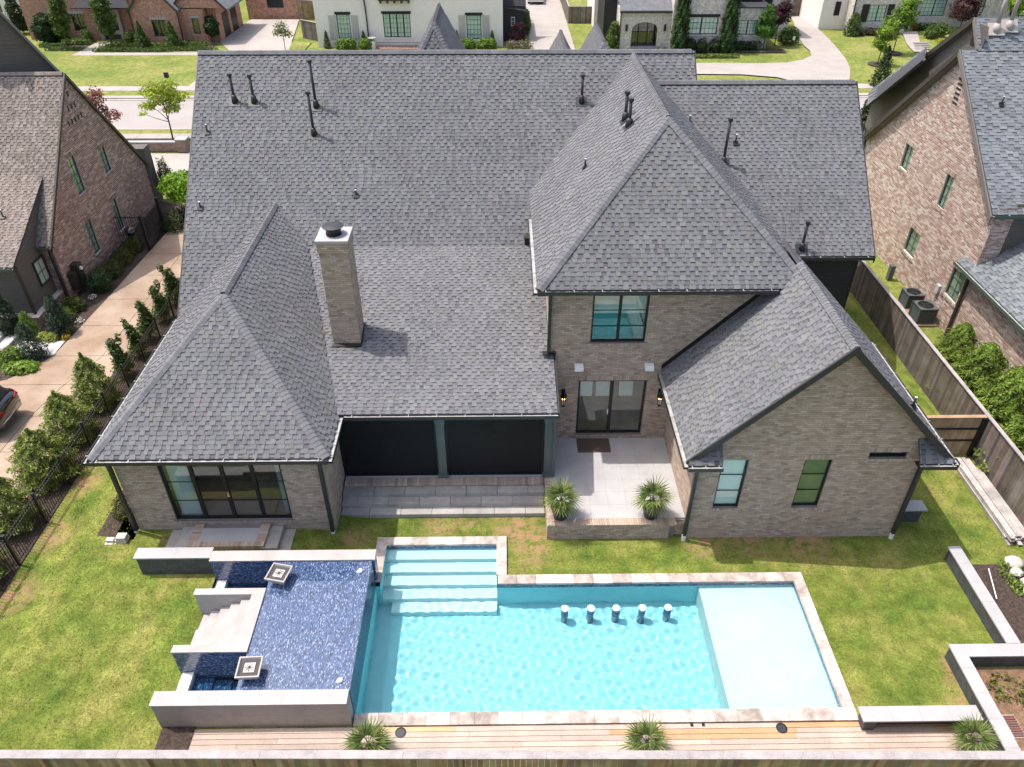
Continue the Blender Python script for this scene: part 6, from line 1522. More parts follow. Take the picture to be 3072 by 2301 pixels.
def fwall(h, x0, x1, y0, y1, z1, m, holes=(), name='wall', z0=-.05):
    """front wall with real openings, plus the box behind"""
    zs_ = sorted(set([z0, z1] + [q for hh in holes for q in (hh[2], hh[3])])); b = MB()
    for a, c in zip(zs_, zs_[1:]):
        for u0, u1 in cut([(x0, x1)], holes, (a + c) / 2): b.face([(u0, y0, a), (u1, y0, a), (u1, y0, c), (u0, y0, c)])
    for (u0, u1, v0, v1) in holes:
        for p, q in (((u0, v0), (u1, v0)), ((u1, v0), (u1, v1)), ((u1, v1), (u0, v1)), ((u0, v1), (u0, v0))): b.face([(p[0], y0, p[1]), (q[0], y0, q[1]), (q[0], y0 + .15, q[1]), (p[0], y0 + .15, p[1])])
    b.face([(x1, y0, z0), (x1, y1, z0), (x1, y1, z1), (x1, y0, z1)]); b.face([(x0, y1, z0), (x0, y0, z0), (x0, y0, z1), (x0, y1, z1)]); b.face([(x0, y0, z1), (x1, y0, z1), (x1, y1, z1), (x0, y1, z1)])
    return b.build(name, M[m], h)
def fgable(h, x0, x1, y0, y1, ze, pitch, m, roofm='far_roof', over=.25):
    xm = (x0 + x1) / 2; zr = ze + pitch * (x1 - x0) / 2
    b = MB(); b.face([(x0, y0, ze), (x1, y0, ze), (xm, y0, zr)]); b.build('gable', M[m], h)
    for s, xa in ((-1, x0), (1, x1)):
        e = Vector((xa + s * over, 0, ze - pitch * over)); b = MB(); b.extr([(e.x, y0 - over, e.z), (xm, y0 - over, zr), (xm, y1, zr), (e.x, y1, e.z)], (0, 0, .16)); b.build('roof', M[roofm], h)
        b = MB(); b.extr([(e.x, y0 - over, e.z - .12), (xm, y0 - over, zr - .12), (xm, y0 - over, zr + .14), (e.x, y0 - over, e.z + .14)], (0, -.05, 0)); b.build('fascia', M['dark_gutter'], h)
def fhip(h, x0, x1, y0, y1, ze, pitch, roofm='far_roof', over=.3):
    x0 -= over; x1 += over; y0 -= over; y1 += over; hw = (y1 - y0) / 2; zr = ze + pitch * hw; ym = (y0 + y1) / 2
    k = min(hw, (x1 - x0) / 2 - .1); b = MB()
    A, B_, C_, D_ = (x0, y0, ze), (x1, y0, ze), (x1, y1, ze), (x0, y1, ze); P, Q = (x0 + k, ym, zr), (x1 - k, ym, zr)
    for f in ([A, B_, Q, P], [B_, C_, Q], [C_, D_, P, Q], [D_, A, P]): b.face(f)
    b.face([D_, C_, B_, A]); b.build('roof', M[roofm], h); MB().box(x0, x1, y0 - .08, y0, ze - .12, ze + .02).build('gutter', M['dark_gutter'], h)
def lintel(h, q, y, m='stone_cap', t=.22): MB().box(q[0] - .12, q[1] + .12, y - .04, y + .1, q[3] + .003, q[3] + t).build('lintel', M[m], h)
# rust brick house
fa = thing('far_house', 'rust-red brick house across the street at the upper left', 'house', (-37, 88, 0))
wA = (-35.75, -34.3, .85, 2.45); fwall(fa, -37.6, -33.0, 84.9, 92, 3.45, 'far_rust', [wA]); fgable(fa, -37.6, -33.0, 84.9, 92, 3.45, 1.1, 'far_rust')
window(fa, (0, 84.9, 0), (1, 0, 0), (0, -1, 0), *wA, 2, 2, sash=2, back='black_screen', frame='bronze_metal'); lintel(fa, wA, 84.9)
wB = (-31.9, -31.2, .95, 2.45); fwall(fa, -33.0, -30.6, 85.6, 93, 3.3, 'far_rust', [wB]); fgable(fa, -33.6, -28.2, 85.6, 95, 3.4, 1.0, 'far_rust'); window(fa, (0, 85.6, 0), (1, 0, 0), (0, -1, 0), *wB, 1, 2, back='black_screen', frame='bronze_metal'); lintel(fa, wB, 85.6)
wC = (-45.1, -43.8, .85, 2.5); wD = (-42.1, -40.3, 0, 2.6); fwall(fa, -50, -37.6, 87.6, 96, 5.2, 'far_rust', [wC, wD]); window(fa, (0, 87.6, 0), (1, 0, 0), (0, -1, 0), *wC, 2, 2, sash=2, back='black_screen', frame='bronze_metal'); lintel(fa, wC, 87.6)
window(fa, (0, 87.6, 0), (1, 0, 0), (0, -1, 0), *wD, 2, 3, back='bronze_metal', frame='bronze_metal', name='entry_door'); MB().box(-42.45, -42.1, 87.3, 87.62, 0, 2.7).box(-40.3, -39.95, 87.3, 87.62, 0, 2.7).box(-42.45, -39.95, 87.3, 87.62, 2.7, 2.95).build('stone_surround', M['vent_tan'], fa)
b = MB(); b.extr([(-44.2, 86.2, 3.25), (-38.2, 86.2, 3.25), (-39.0, 87.6, 4.2), (-43.2, 87.6, 4.2)], (0, 0, .08)); b.build('entry_roof', M['metal_roof'], fa)
fwall(fa, -30.6, -29.6, 86.6, 95, 3.3, 'far_rust'); MB().box(-29.62, -29.56, 88.2, 90.2, 0, 2.4).build('garage_door', M['black_metal'], fa); MB().box(-29.62, -29.56, 91.2, 93.2, 0, 2.4).build('garage_door', M['black_metal'], fa)
wE = (-27.2, -25.3, 1.2, 2.6); fwall(fa, -29.6, -23.7, 97.5, 105, 4.5, 'far_rust', [wE]); window(fa, (0, 97.5, 0), (1, 0, 0), (0, -1, 0), *wE, 3, 2, back='black_screen', frame='bronze_metal')
for x, y, z in ((-30.6, 86.55, 3.2), (-37.75, 84.8, 3.2), (-32.9, 84.8, 3.2)): downspout(fa, x, y, z, 0, 'bronze_metal', False)
# white stucco house, extreme left (sliver)
fz = thing('far_house', 'white stucco house sliver in the upper left corner', 'house', (-56, 95, 0)); fwall(fz, -62, -52.2, 92.8, 104, 6, 'white_stucco', [(-55.9, -55.1, 1.7, 4.2), (-54.4, -53.7, 1.7, 4.2)]); MB().box(-52.2, -51.6, 93.0, 104, 0, 6).build('side_wall', M['shutter_grey'], fz)
for a in (-55.9, -54.4): window(fz, (0, 92.8, 0), (1, 0, 0), (0, -1, 0), a, a + .75, 1.7, 4.2, 1, 3, back='black_screen')
# white stucco house
fw_ = thing('far_house', 'white stucco house with black windows and arched door across the street', 'house', (-9, 88, 0))
w1 = (-16.75, -15.4, .75, 3.05); w2 = (-12.05, -9.3, .85, 3.1); w3 = (-7.15, -5.75, 0, 2.3); w4 = (-3.6, -2.1, .65, 2.95)
fwall(fw_, -18.9, .1, 84.2, 94, 6.5, 'white_stucco', [w1, w2, w3, w4])
for w_, nx, ss in ((w1, 4, 1), (w2, 2, 4), (w4, 4, 1)): window(fw_, (0, 84.2, 0), (1, 0, 0), (0, -1, 0), *w_, nx, 5, sash=ss, back='blind', fw=.07); MB().box(w_[0] - .12, w_[1] + .12, 84.1, 84.3, w_[3] + .003, w_[3] + .22).build('lintel', M['black_metal'], fw_); MB().box(w_[0] - .15, w_[1] + .15, 84.12, 84.2, w_[2] - .10, w_[2] - .003).build('sill', M['white_stucco'], fw_)
window(fw_, (0, 84.2, 0), (1, 0, 0), (0, -1, 0), *w3, 3, 4, back='black_screen', name='entry_door')
b = MB(); xc, r0, r1 = -6.45, .70, 1.15; n = 14
for k in range(n):
    a0, a1 = math.pi * k / n, math.pi * (k + 1) / n
    b.extr([(xc + r0 * math.cos(a0), 84.13, 2.3 + r0 * math.sin(a0)), (xc + r1 * math.cos(a0), 84.13, 2.3 + r1 * math.sin(a0)), (xc + r1 * math.cos(a1), 84.13, 2.3 + r1 * math.sin(a1)), (xc + r0 * math.cos(a1), 84.13, 2.3 + r0 * math.sin(a1))], (0, .08, 0))
b.build('arch_moulding', M['white_stucco'], fw_)
b = MB(); P = [(xc + .7 * math.cos(math.pi * k / 14), 84.18, 2.3 + .7 * math.sin(math.pi * k / 14)) for k in range(15)]; b.face(P[::-1]); b.build('fanlight', M['black_screen'], fw_)
for x0, x1 in ((-17.55, -16.85), (-15.3, -14.6), (-4.4, -3.75), (-2.0, -1.3)):
    sh_ = MB().box(x0, x1, 84.12, 84.17, .7, 2.95).build('shutter', M['shutter_grey'], fw_)
    for k in range(14): MB().box(x0 + .05, x1 - .05, 84.10, 84.12, .78 + k * .152, .78 + k * .152 + .11).build('louvre', M['shutter_grey'], sh_)
bm = MB().box(-12.3, -9.2, 83.7, 84.2, 4.35, 4.6).build('balcony_beam', M['bronze_metal'], fw_)
for k in range(5): MB().box(-12.2 + k * .7, -12.02 + k * .7, 83.75, 84.2, 4.1, 4.35).build('corbel', M['bronze_metal'], bm)
b = MB(); b.tube([(-14.3, 84.1, 5.2), (-13.75, 84.05, 4.3), (-13.7, 84.1, 3.6), (-13.65, 84.1, 0)], .07, 8); b.build('downspout', M['bronze_metal'], fw_)
sdk = MB().box(.1, 2.35, 86.3, 95, 0, 3.4).build('dark_annex', M['black_siding'], fw_)
b = MB()
for k in range(6):
    y0, y1 = 86.1 + k * .5, 86.1 + (k + 1) * .5; f = lambda t: 3.2 + .12 * t + .11 * t * t
    b.extr([(-.05, y0, f(k)), (2.5, y0, f(k) - .3), (2.5, y1, f(k + 1) - .3), (-.05, y1, f(k + 1))], (0, 0, .06))
b.build('curved_roof', M['metal_roof'], fw_); window(fw_, (0, 86.24, 0), (1, 0, 0), (0, -1, 0), .95, 1.35, 1.5, 2.35, 2, 2, frame='white_plastic', back='black_screen', depth=0, fw=.04)
# painted brick house
fp = thing('far_house', 'white painted brick house with arched entry and circular drive, upper right', 'house', (20, 88, 0))
aE = (13.05, 15.65, 0, 2.55)
fwall(fp, 11.9, 16.9, 82.6, 90, 3.55, 'far_white', [aE]); roofe = MB(); roofe.extr([(11.7, 82.3, 3.55), (17.1, 82.3, 3.55), (17.1, 86.5, 6.2), (11.7, 86.5, 6.2)], (0, 0, .12)); roofe.build('entry_roof', M['far_roof'], fp); MB().box(11.7, 17.1, 82.2, 82.3, 3.45, 3.62).build('gutter', M['dark_gutter'], fp)
b = MB(); n = 12                                               # the arch head fills the square opening's corners
for k in range(n):
    xa, xb = 13.05 + 2.6 * k / n, 13.05 + 2.6 * (k + 1) / n; f = lambda x: 1.95 + .6 * math.sqrt(max(0, 1 - ((x - 14.35) / 1.3) ** 2))
    b.extr([(xa, 82.58, f(xa)), (xb, 82.58, f(xb)), (xb, 82.58, 2.56), (xa, 82.58, 2.56)], (0, .3, 0))
b.build('arch_head', M['far_white'], fp)
MB().box(12.9, 15.8, 82.9, 84.0, 0, .12).build('entry_step', M['flag_stone'], fp); window(fp, (0, 83.6, 0), (1, 0, 0), (0, -1, 0), 13.0, 15.7, .12, 2.6, 1, 3, sash=3, back='black_screen', name='entry_door', fw=.06)
for x in (12.5, 16.35): MB().box(x - .1, x + .1, 82.4, 82.58, 1.75, 2.35).build('wall_light', M['black_metal'], fp)
pW = (18.2, 21.45, 1.55, 3.2); fwall(fp, 16.9, 23.1, 81.9, 92, 7, 'far_white', [pW]); window(fp, (0, 81.9, 0), (1, 0, 0), (0, -1, 0), *pW, 4, 3, sash=2, back='blind', fw=.08); lintel(fp, pW, 81.9, 'black_metal'); MB().box(18.1, 21.55, 81.82, 81.9, 1.42, 1.545).build('sill', M['far_white'], fp)
pX = (23.8, 25.7, 1.3, 2.65); fwall(fp, 23.1, 26.9, 82.9, 88, 3.75, 'far_white', [pX]); window(fp, (0, 82.9, 0), (1, 0, 0), (0, -1, 0), *pX, 3, 4, sash=2, back='blind', fw=.07); lintel(fp, pX, 82.9, 'far_white', .1)
MB().box(23.0, 27.0, 82.8, 88, 3.76, 3.86).build('flat_roof', M['metal_roof'], fp); MB().box(23.1, 26.6, 85.5, 88, 3.86, 4.5).build('parapet', M['black_metal'], fp)
fwall(fp, 26.9, 30.5, 87.6, 95, 6.5, 'far_white'); MB().box(27.2, 28.3, 87.45, 87.58, 2.4, 4.2).build('window', M['black_metal'], fp); MB().box(10.6, 11.9, 86.2, 100, 0, 7).build('dark_bay', M['black_siding'], fp); MB().box(10.2, 10.6, 92, 100, 0, 6).build('side_wall', M['white_stucco'], fp)
for x, y in ((11.85, 82.5), (23.15, 81.8), (10.6, 86.1)): downspout(fp, x, y, 3.5, 0, 'bronze_metal', False)
# beige brick house at the upper right
fr = thing('far_house', 'beige brick house with navy shutters at the upper right', 'house', (46, 95, 0))
q1_ = (39.6, 41.4, 1.2, 2.85); fwall(fr, 37.9, 43.9, 89.4, 98, 6.5, 'far_white', [q1_]); window(fr, (0, 89.4, 0), (1, 0, 0), (0, -1, 0), *q1_, 2, 4, sash=2, back='blind')
for x0, x1 in ((38.75, 39.5), (41.5, 42.2)): MB().box(x0, x1, 89.32, 89.38, 1.15, 2.9).build('shutter', M['black_metal'], fr)
q2_ = (46.8, 49.5, 1.1, 2.75); q3_ = (52.0, 53.8, 1.4, 2.7); fwall(fr, 45.6, 62, 92.7, 100, 6.5, 'far_white', [q2_, q3_]); window(fr, (0, 92.7, 0), (1, 0, 0), (0, -1, 0), *q2_, 3, 4, sash=2, back='blind'); window(fr, (0, 92.7, 0), (1, 0, 0), (0, -1, 0), *q3_, 3, 4, back='blind')
q4_ = (57.6, 60.0, 1.1, 2.75); MB().box(56.9, 57.5, 92.62, 92.68, 1.1, 2.8).build('shutter', M['black_metal'], fr); window(fr, (0, 92.66, 0), (1, 0, 0), (0, -1, 0), *q4_, 3, 4, back='blind', depth=0)
fwall(fr, 43.9, 45.6, 91.6, 94, 6, 'white_stucco'); MB().box(44.2, 45.3, 91.5, 91.58, 0, 2.4).build('entry_door', M['bronze_metal'], fr); fwall(fr, 35.2, 37.9, 91.5, 100, 6, 'white_stucco'); MB().box(36.6, 37.2, 91.42, 91.48, 1.4, 2.8).build('shutter', M['black_metal'], fr)
downspout(fr, 37.85, 89.3, 6, 0, 'bronze_metal', False)
# fences over there
board_fence('wooden_fence', 'grey board fence across the side lawn beside the straight drive', (7.6, 94.45), (10.3, 94.45), 1.8, GREYW, -1, posts=0, rails=False)
board_fence('wooden_fence', 'grey board fence running back beside the straight drive', (7.6, 112), (7.6, 94.5), 1.8, GREYW, -1, posts=0, rails=False)
board_fence('wooden_fence', 'tall grey board fence behind the golf cart', (31.5, 104), (33.8, 97.5), 1.8, GREYW, -1, posts=0, rails=False); board_fence('wooden_fence', 'grey board fence joining the beige house beyond the golf cart', (33.8, 98.2), (38.0, 98.2), 1.8, GREYW, -1, posts=0, rails=False)
board_fence('wooden_fence', 'brown board fence between the rust brick house and white house', (-23.7, 97.6), (-19.5, 97.6), 1.9, TANW, -1, posts=0, rails=False); board_fence('wooden_fence', 'dark board fence panel at the left end of the white house', (-21.3, 88.0), (-19.0, 86.2), 1.8, GREYW, -1, posts=0, rails=False)
# low brick garden wall by the road
gw = thing('garden_wall', 'low brown brick wall with pale cap and pier by the sidewalk', 'wall', (-24, 53.7, 0)); MB().box(-27, -23.0, 53.6, 53.9, 0, .62).build('wall', M['far_red_wall'], gw); MB().box(-27, -23.02, 53.55, 53.95, .62, .70).build('cap', M['stone_cap'], gw)
MB().box(-23.0, -22.3, 53.4, 54.1, 0, .85).build('pier', M['far_red_wall'], gw); MB().box(-23.05, -22.25, 53.35, 54.15, .85, .93).build('pier_cap', M['stone_cap'], gw)
lp = thing('street_sign', 'small black post light on the lawn beyond the yellow-green tree', 'post', (-28.1, 66.9, 0)); MB().tube([(-28.1, 66.9, 0), (-28.05, 66.9, 1.9)], .05, 8).build('post', M['black_metal'], lp); MB().box(-28.25, -27.9, 66.8, 67.0, 1.55, 1.95).build('head', M['black_metal'], lp)

# plants across the street
def ft(lab, loc, blobs, n, pal_, size, h, tr=.06, shell=.3): street_tree(lab, loc, blobs, n, pal_, size, h, tr, 'young_tree', shell)
ft('slim green tree before the rust brick house, left of its door', (-44.3, 83.5, 0), [(0, 0, 1.9, .8, .8, .7), (.1, 0, 3.0, 1.05, .9, .9), (.3, 0, 4.2, .9, .8, .9), (.3, 0, 5.2, .6, .6, .7)], 3200, [(.09, .14, .025), (.12, .18, .03), (.07, .11, .02)], .13, 5.5)
ft('slim green tree before the rust brick house, in front of its door', (-39.9, 83.9, 0), [(-.1, 0, 1.8, .8, .8, .6), (0, 0, 2.9, 1.05, .9, .9), (-.1, 0, 4.1, 1.0, .8, .9), (0, 0, 5.2, .6, .6, .7)], 3200, [(.075, .13, .02), (.10, .16, .025), (.06, .10, .018)], .13, 5.5)
bush('magnolia', 'large dark magnolia bush at the left of the rust brick house', (-47.3, 86.0, 0), [(0, 0, 1.3, 1.4, 1.2, 1.4), (.4, 0, 2.3, .9, .9, .7)], 4200, DARKG + [(.05, .09, .02)], .13)
bush('magnolia', 'dark slender magnolia before the white house sliver', (-52.5, 90.5, 0), [(0, 0, 2.0, .8, .8, 1.9), (.3, 0, 1.0, .8, .8, .8)], 2600, DARKG, .13); bush('hedge', 'clipped low hedge beside the white house sliver', (-49.8, 91.5, 0), [(0, 0, .4, 1.6, .6, .45)], 1500, DARKG, .1)
for x, y, h, lab in ((-36.6, 83.5, 2.6, 'clipped cone evergreen left of the brick gable window'), (-33.45, 83.5, 2.6, 'clipped cone evergreen right of the brick gable window')):
    p, o = cone_points(h, .75, 3000, .02, power=.85); plant('cone_topiary', lab, 'shrub', (x, y, 0), leaf_mesh('foliage', p, o, .08, pal_cols([(.06, .12, .015), (.075, .145, .02)], p, 4, .15), .5), None, 'cone evergreens by the gable window')
street_tree('dark lollipop tree at the corner of the rust brick house', (-29.9, 85.3, 0), [(0, 0, 1.7, .75, .7, 1.0)], 2600, DARKG + [(.05, .09, .02)], .10, 2.0, .05, 'young_tree', .5)
street_tree('sparse young tree on the lawn left of the white house', (-21.9, 82.2, 0), [(0, 0, 2.2, .8, .8, .8), (.5, 0, 1.7, .6, .6, .4), (-.5, 0, 1.8, .6, .6, .4)], 700, [(.12, .16, .04), (.16, .19, .06)], .09, 2.9, .04, 'young_tree', .15)
def row(name, labf, pts, r, pal_, n, size, group, cat='shrub', h=None):
    for k, (x, y) in enumerate(pts): bush(name, labf[k], (x, y, 0), [(0, 0, (h or r) * .85, r, r, h or r)], n, pal_, size, group, cat, shell=.7)
row('box_ball', ['round box bush left of the rust brick house door, outer', 'round box bush left of the rust brick house door, inner', 'round box bush right of the rust brick house door'], [(-45.8, 86.3), (-43.5, 86.4), (-38.8, 86.0)], .65, BOX, 1200, .08, 'box balls at the brick house')
for x0, x1, y, lab in ((-47.0, -44.6, 84.0, 'low box hedge edging the left bed of the brick house, upper run'), (-45.8, -42.6, 82.6, 'low box hedge edging the left bed of the brick house, lower run'), (-40.8, -37.4, 82.1, 'low box hedge in front of the brick house door, left run'), (-37.2, -33.6, 81.95, 'low feathery border along the path, below the gable'), (-33.2, -29.0, 82.4, 'low hedge at the right end of the brick house bed')):
    bush('box_hedge', lab, ((x0 + x1) / 2, y, 0), [(dx, 0, .2, .5, .3, .28) for dx in np.arange((x0 - x1) / 2, (x1 - x0) / 2 + .1, .5)], 1500, BOX, .07, 'box hedges of the brick house', shell=.7)
for x0, x1, y, lab in ((-45, -42.8, 85.2, 'mixed green shrubs under the left window of the brick house'), (-40.5, -37.4, 83.4, 'mixed green shrubs left of the first cone evergreen'), (-36.0, -34.0, 83.6, 'mixed low green shrubs between the two cone evergreens'), (-32.6, -30.4, 84.0, 'mixed green shrubs below the narrow window')):
    bush('mixed_shrubs', lab, ((x0 + x1) / 2, y, 0), [(dx, R.uniform(-.4, .4), .25, .6, .5, .4) for dx in np.arange((x0 - x1) / 2, (x1 - x0) / 2 + .1, .6)], 1800, [(.09, .15, .022), (.12, .18, .03), (.15, .2, .04)], .09)
# at the white house
for x, y, rr_, lab in ((-15.9, 83.0, 1.1, 'bright green shrub mass left of the white house urns'), (-13.9, 82.9, .7, 'small bright green shrub beside the left urn'), (-3.6, 82.6, .9, 'bright green shrub mass right of the arched door, left part'), (-1.7, 82.7, 1.1, 'bright green shrub mass right of the arched door, right part')):
    bush('green_shrub', lab, (x, y, 0), [(0, 0, .45, rr_, .6, .6), (rr_ * .5, 0, .55, rr_ * .5, .5, .5)], 2200, LIME, .1)
for x, y, lab in ((-17.9, 83.6, 'thin upright shrub at the left window of the white house, left side'), (-14.1, 83.6, 'thin upright shrub at the left window of the white house, right side'), (-4.6, 83.6, 'thin upright shrub right of the arched door'), (-1.0, 83.6, 'dark upright shrub at the right end of the white house')):
    p, o = cone_points(1.6, .35, 900, .02); plant('upright_shrub', lab, 'shrub', (x, y, 0), leaf_mesh('foliage', p, o, .09, pal_cols(OLIVE + GREEN, p), .3, -1))
bush('burgundy_shrub', 'burgundy shrub at the dark annex of the white house', (1.6, 84.2, 0), [(0, 0, 1.0, .9, .8, 1.0), (.2, 0, 1.8, .6, .6, .5)], 1800, PURPLE + [(.1, .03, .03)], .11); bush('flowering_shrub', 'cream-flowered low shrub beside the straight drive', (2.2, 82.7, 0), [(0, 0, .4, 1.0, .6, .5), (-1.2, 0, .4, .7, .6, .5)], 1200, [(.45, .40, .28), (.10, .13, .05), (.2, .12, .1), (.08, .1, .03)], .08)
bush('hedge', 'green hedge along the left side of the straight drive', (2.75, 93.0, 0), [(0, dy, .7, .45, 1.0, .8) for dy in (-3, -1.5, 0, 1.5, 3)], 2600, GREEN, .1)
for x, lab in ((-13.2, 'pale stone urn on a pier at the left of the white house terrace'), (-5.0, 'pale stone urn on a pier by the arched door')):
    t = thing('garden_urn', lab, 'urn', (x, 83.0, 0), 'urns of the white house'); MB().box(x - .3, x + .3, 82.7, 83.3, 0, .8).build('pier', M['white_stucco'], t); MB().lathe((x, 83, .8), [(.15, 0), (.12, .06), (.38, .25), (.42, .3), (.36, .3), (.3, .25)], 16).build('bowl', M['stone_cap'], t)
tr_ = thing('terrace', 'brick terrace with thin iron railing before the white house', 'terrace', (-9, 83, 0)); MB().box(-12.9, -5.2, 82.4, 84.1, 0, .12).build('paving', M['far_red_wall'], tr_)
for k in range(52): MB().box(-12.7 + k * .145, -12.685 + k * .145, 82.45, 82.465, .12, .75).build('bar', M['black_metal'], tr_)
MB().box(-12.7, -5.2, 82.44, 82.475, .75, .78).build('rail', M['black_metal'], tr_)
# at the painted brick house
for x, lab, h in ((17.75, 'tall thin cypress left of the wide window, painted brick house', 7.2), (22.6, 'tall thin cypress right of the wide window, painted brick house', 7.2)):
    p, o = cone_points(h, .8, 9000, .02, power=.4); plant('cypress', lab, 'tree', (x, 81.4, 0), leaf_mesh('foliage', p, o, .11, pal_cols([(.035, .08, .018), (.05, .105, .022), (.06, .12, .03)], p, 3), .42, -1.0), None, 'cypresses of the painted house')
row('box_ball', ['small round bush below the wide window, left', 'largest round bush below the wide window', 'small round bush below the wide window, right'], [(18.9, 81.4), (20.0, 81.2), (21.4, 81.4)], .6, DARKG + BOX[:1], 1300, .08, 'round bushes below the wide window', h=.7)
bush('hedge', 'clipped dark hedge under the small paired window', (24.6, 82.0, 0), [(dx, 0, .45, .5, .45, .5) for dx in np.arange(-1.3, 1.4, .5)], 2400, DARKG + BOX[:1], .08, shell=.7); bush('box_hedge', 'low light hedge strip along the circular drive lawn', (20.6, 79.2, 0), [(dx, 0, .15, .45, .3, .22) for dx in np.arange(-2.6, 2.7, .45)], 2200, [(.12, .17, .03), (.15, .2, .04), (.09, .14, .025)], .07, shell=.7)
street_tree('bright green pear tree at the corner of the painted brick house', (26.5, 82.2, 0), [(0, 0, 2.0, 1.0, .9, .9), (0, 0, 3.0, .8, .7, .8), (0, 0, 3.8, .4, .4, .5)], 3600, [(.075, .17, .02), (.10, .21, .03), (.055, .13, .018)], .11, 3.6, .06, 'young_tree', .5)
street_tree('dark purple plum tree at the drive corner', (28.2, 84.0, 0), [(0, 0, 2.9, 1.15, 1.0, .9), (.4, 0, 3.7, .8, .8, .6), (-.4, 0, 2.4, .8, .7, .5)], 2800, PURPLE, .11, 3.4, .06, 'young_tree', .25)
bush('box_ball', 'large clipped round bush at the bend of the drive', (29.8, 84.8, 0), [(0, 0, .75, 1.1, 1.0, .85)], 2600, BOX, .09, shell=.75); bush('climber', 'climbing shrub on the left corner of the painted brick house', (11.3, 83.0, 0), [(0, 0, 1.0, .7, .6, 1.1), (.1, 0, 2.0, .5, .5, .6)], 2200, [(.08, .13, .025), (.12, .17, .04)], .1)
for x, lab in ((12.9, 'pale flowering plants left of the arched entry'), (16.1, 'pale flowering plants right of the arched entry')): bush('flowers', lab, (x, 82.0, 0), [(0, 0, .2, .6, .4, .25)], 500, [(.5, .5, .5), (.12, .16, .06), (.3, .35, .25)], .06, cat='flowers')
# lawn trees on the right
ft('bright green young tree in a mulch ring on the right lawn', (39.1, 80.6, 0), [(-.6, 0, 2.9, 1.2, 1.1, .7), (.2, 0, 3.8, 1.2, 1.1, .8), (.5, 0, 4.8, .9, .9, .6), (-.9, 0, 2.2, .9, .8, .5), (.6, 0, 3.0, .9, .8, .5)], 3000, [(.14, .24, .025), (.18, .28, .035), (.10, .19, .02)], .13, 5.0)
ft('yellow-green young tree nearer the road on the right lawn', (35.9, 76.4, 0), [(0, 0, 2.9, .9, .8, .5), (.4, 0, 2.5, .8, .7, .4), (-.3, 0, 2.0, .8, .7, .5), (.1, 0, 1.5, .5, .5, .3)], 1600, YELLOWG[:1] + LIME, .12, 3.2)
for x, y, lab in ((39.1, 80.6, 'dark mulch ring under the bright green lawn tree'), (35.9, 76.4, 'dark mulch ring under the yellow-green lawn tree')): o = MB().lathe((x, y, .06), [(.9, 0), (.8, .05), (.1, .07)], 20).build('mulch_ring', M['mulch']); struct(o)
p, o = cone_points(4.6, .9, 4200, .02, power=.6); plant('dark_evergreen', 'dark ragged evergreen beside the right neighbour roof', 'tree', (23.4, 49.5, 0), leaf_mesh('foliage', p, o, .11, pal_cols(DARKG + [(.05, .09, .02)], p, 3), .35, .3)); p, o = cone_points(3.6, .9, 3000, .02, power=.6)
plant('flowering_shrub', 'white-flowered tall shrub between the two roofs', 'shrub', (20.9, 46.5, 0), leaf_mesh('foliage', p, o, .09, pal_cols(DARKG + [(.5, .5, .48), (.06, .1, .02)], p, 3), .45, .3))
p, o = cone_points(3.4, .8, 2600, .02, power=.7); plant('dark_evergreen', 'dark evergreen on the far side lawn below the young trees', 'tree', (33.0, 68.8, 0), leaf_mesh('foliage', p, o, .11, pal_cols(DARKG + [(.05, .09, .02)], p, 3), .35, .3))
p, o = cone_points(2.2, .9, 1800, .02, power=.5); plant('cone_topiary', 'rounded green conifer left of the navy shutter', 'shrub', (37.9, 88.6, 0), leaf_mesh('foliage', p, o, .1, pal_cols(BOX, p), .5))
street_tree('purple-leaved tree before the beige house', (50.9, 91.0, 0), [(0, 0, 2.2, 1.7, 1.2, 1.4), (.2, 0, 3.2, 1.2, 1, .9)], 3000, [(.10, .045, .045), (.13, .06, .055), (.08, .035, .04)], .13, 3.2, .07, 'young_tree', .35); street_tree('yellow-green tree at the top right corner', (56.3, 90.0, 0), [(0, 0, 2.6, 1.5, 1.1, .8), (.5, 0, 3.6, 1.2, 1, .7), (-.6, 0, 3.0, 1.0, .9, .6)], 2600, YELLOWG[:1] + LIME, .13, 3.8, .07, 'young_tree', .3)
for x0, x1, y, pal_, lab in ((39.2, 42.0, 88.7, [(.10, .06, .03), (.07, .09, .025)], 'low brownish shrubs under the navy shuttered window'), (46.2, 49.0, 91.0, DARKG + BOX, 'dark green shrubs under the middle window of the beige house'), (48.0, 54.0, 89.2, BOX, 'low hedge line along the beige house lawn'), (53.0, 58, 91.2, DARKG, 'dark shrubs under the right windows of the beige house'), (40.8, 42.4, 88.0, [(.16, .16, .05), (.12, .14, .04)], 'pale low shrub near the beige house steps')):
    bush('mixed_shrubs', lab, ((x0 + x1) / 2, y, 0), [(dx, R.uniform(-.3, .3), .3, .65, .5, .45) for dx in np.arange((x0 - x1) / 2, (x1 - x0) / 2 + .1, .65)], 1600, pal_, .1)
row('box_ball', ['round bush at the right of the path steps, left one', 'round bush at the right of the path steps, right one'], [(45.8, 87.0), (47.0, 87.8)], .7, BOX, 1300, .08, 'round bushes by the path'); bush('flowers', 'yellow flower patch by the round bushes', (46.6, 85.6, 0), [(0, 0, .12, 1.0, .5, .15)], 500, [(.6, .5, .05), (.12, .17, .03)], .07, cat='flowers'); bush('flowers', 'orange flowering pot plants by the beige house door', (45.6, 90.6, 0), [(0, 0, .5, .35, .35, .4)], 400, [(.5, .15, .04), (.1, .14, .03)], .08, cat='flowers')
ps = thing('path_steps', 'brick edged steps in the path on the right lawn', 'steps', (43.2, 83.5, 0))
for k in range(4): MB().obox((42.0 + k * .28, 82.0 + k * .75, 0), (1, 0, 0), (0, 1, 0), (0, 0, 1), (0, 1.5), (0, .25), (.04, .14 + .02 * k)).build('step', M['vent_tan'], ps)
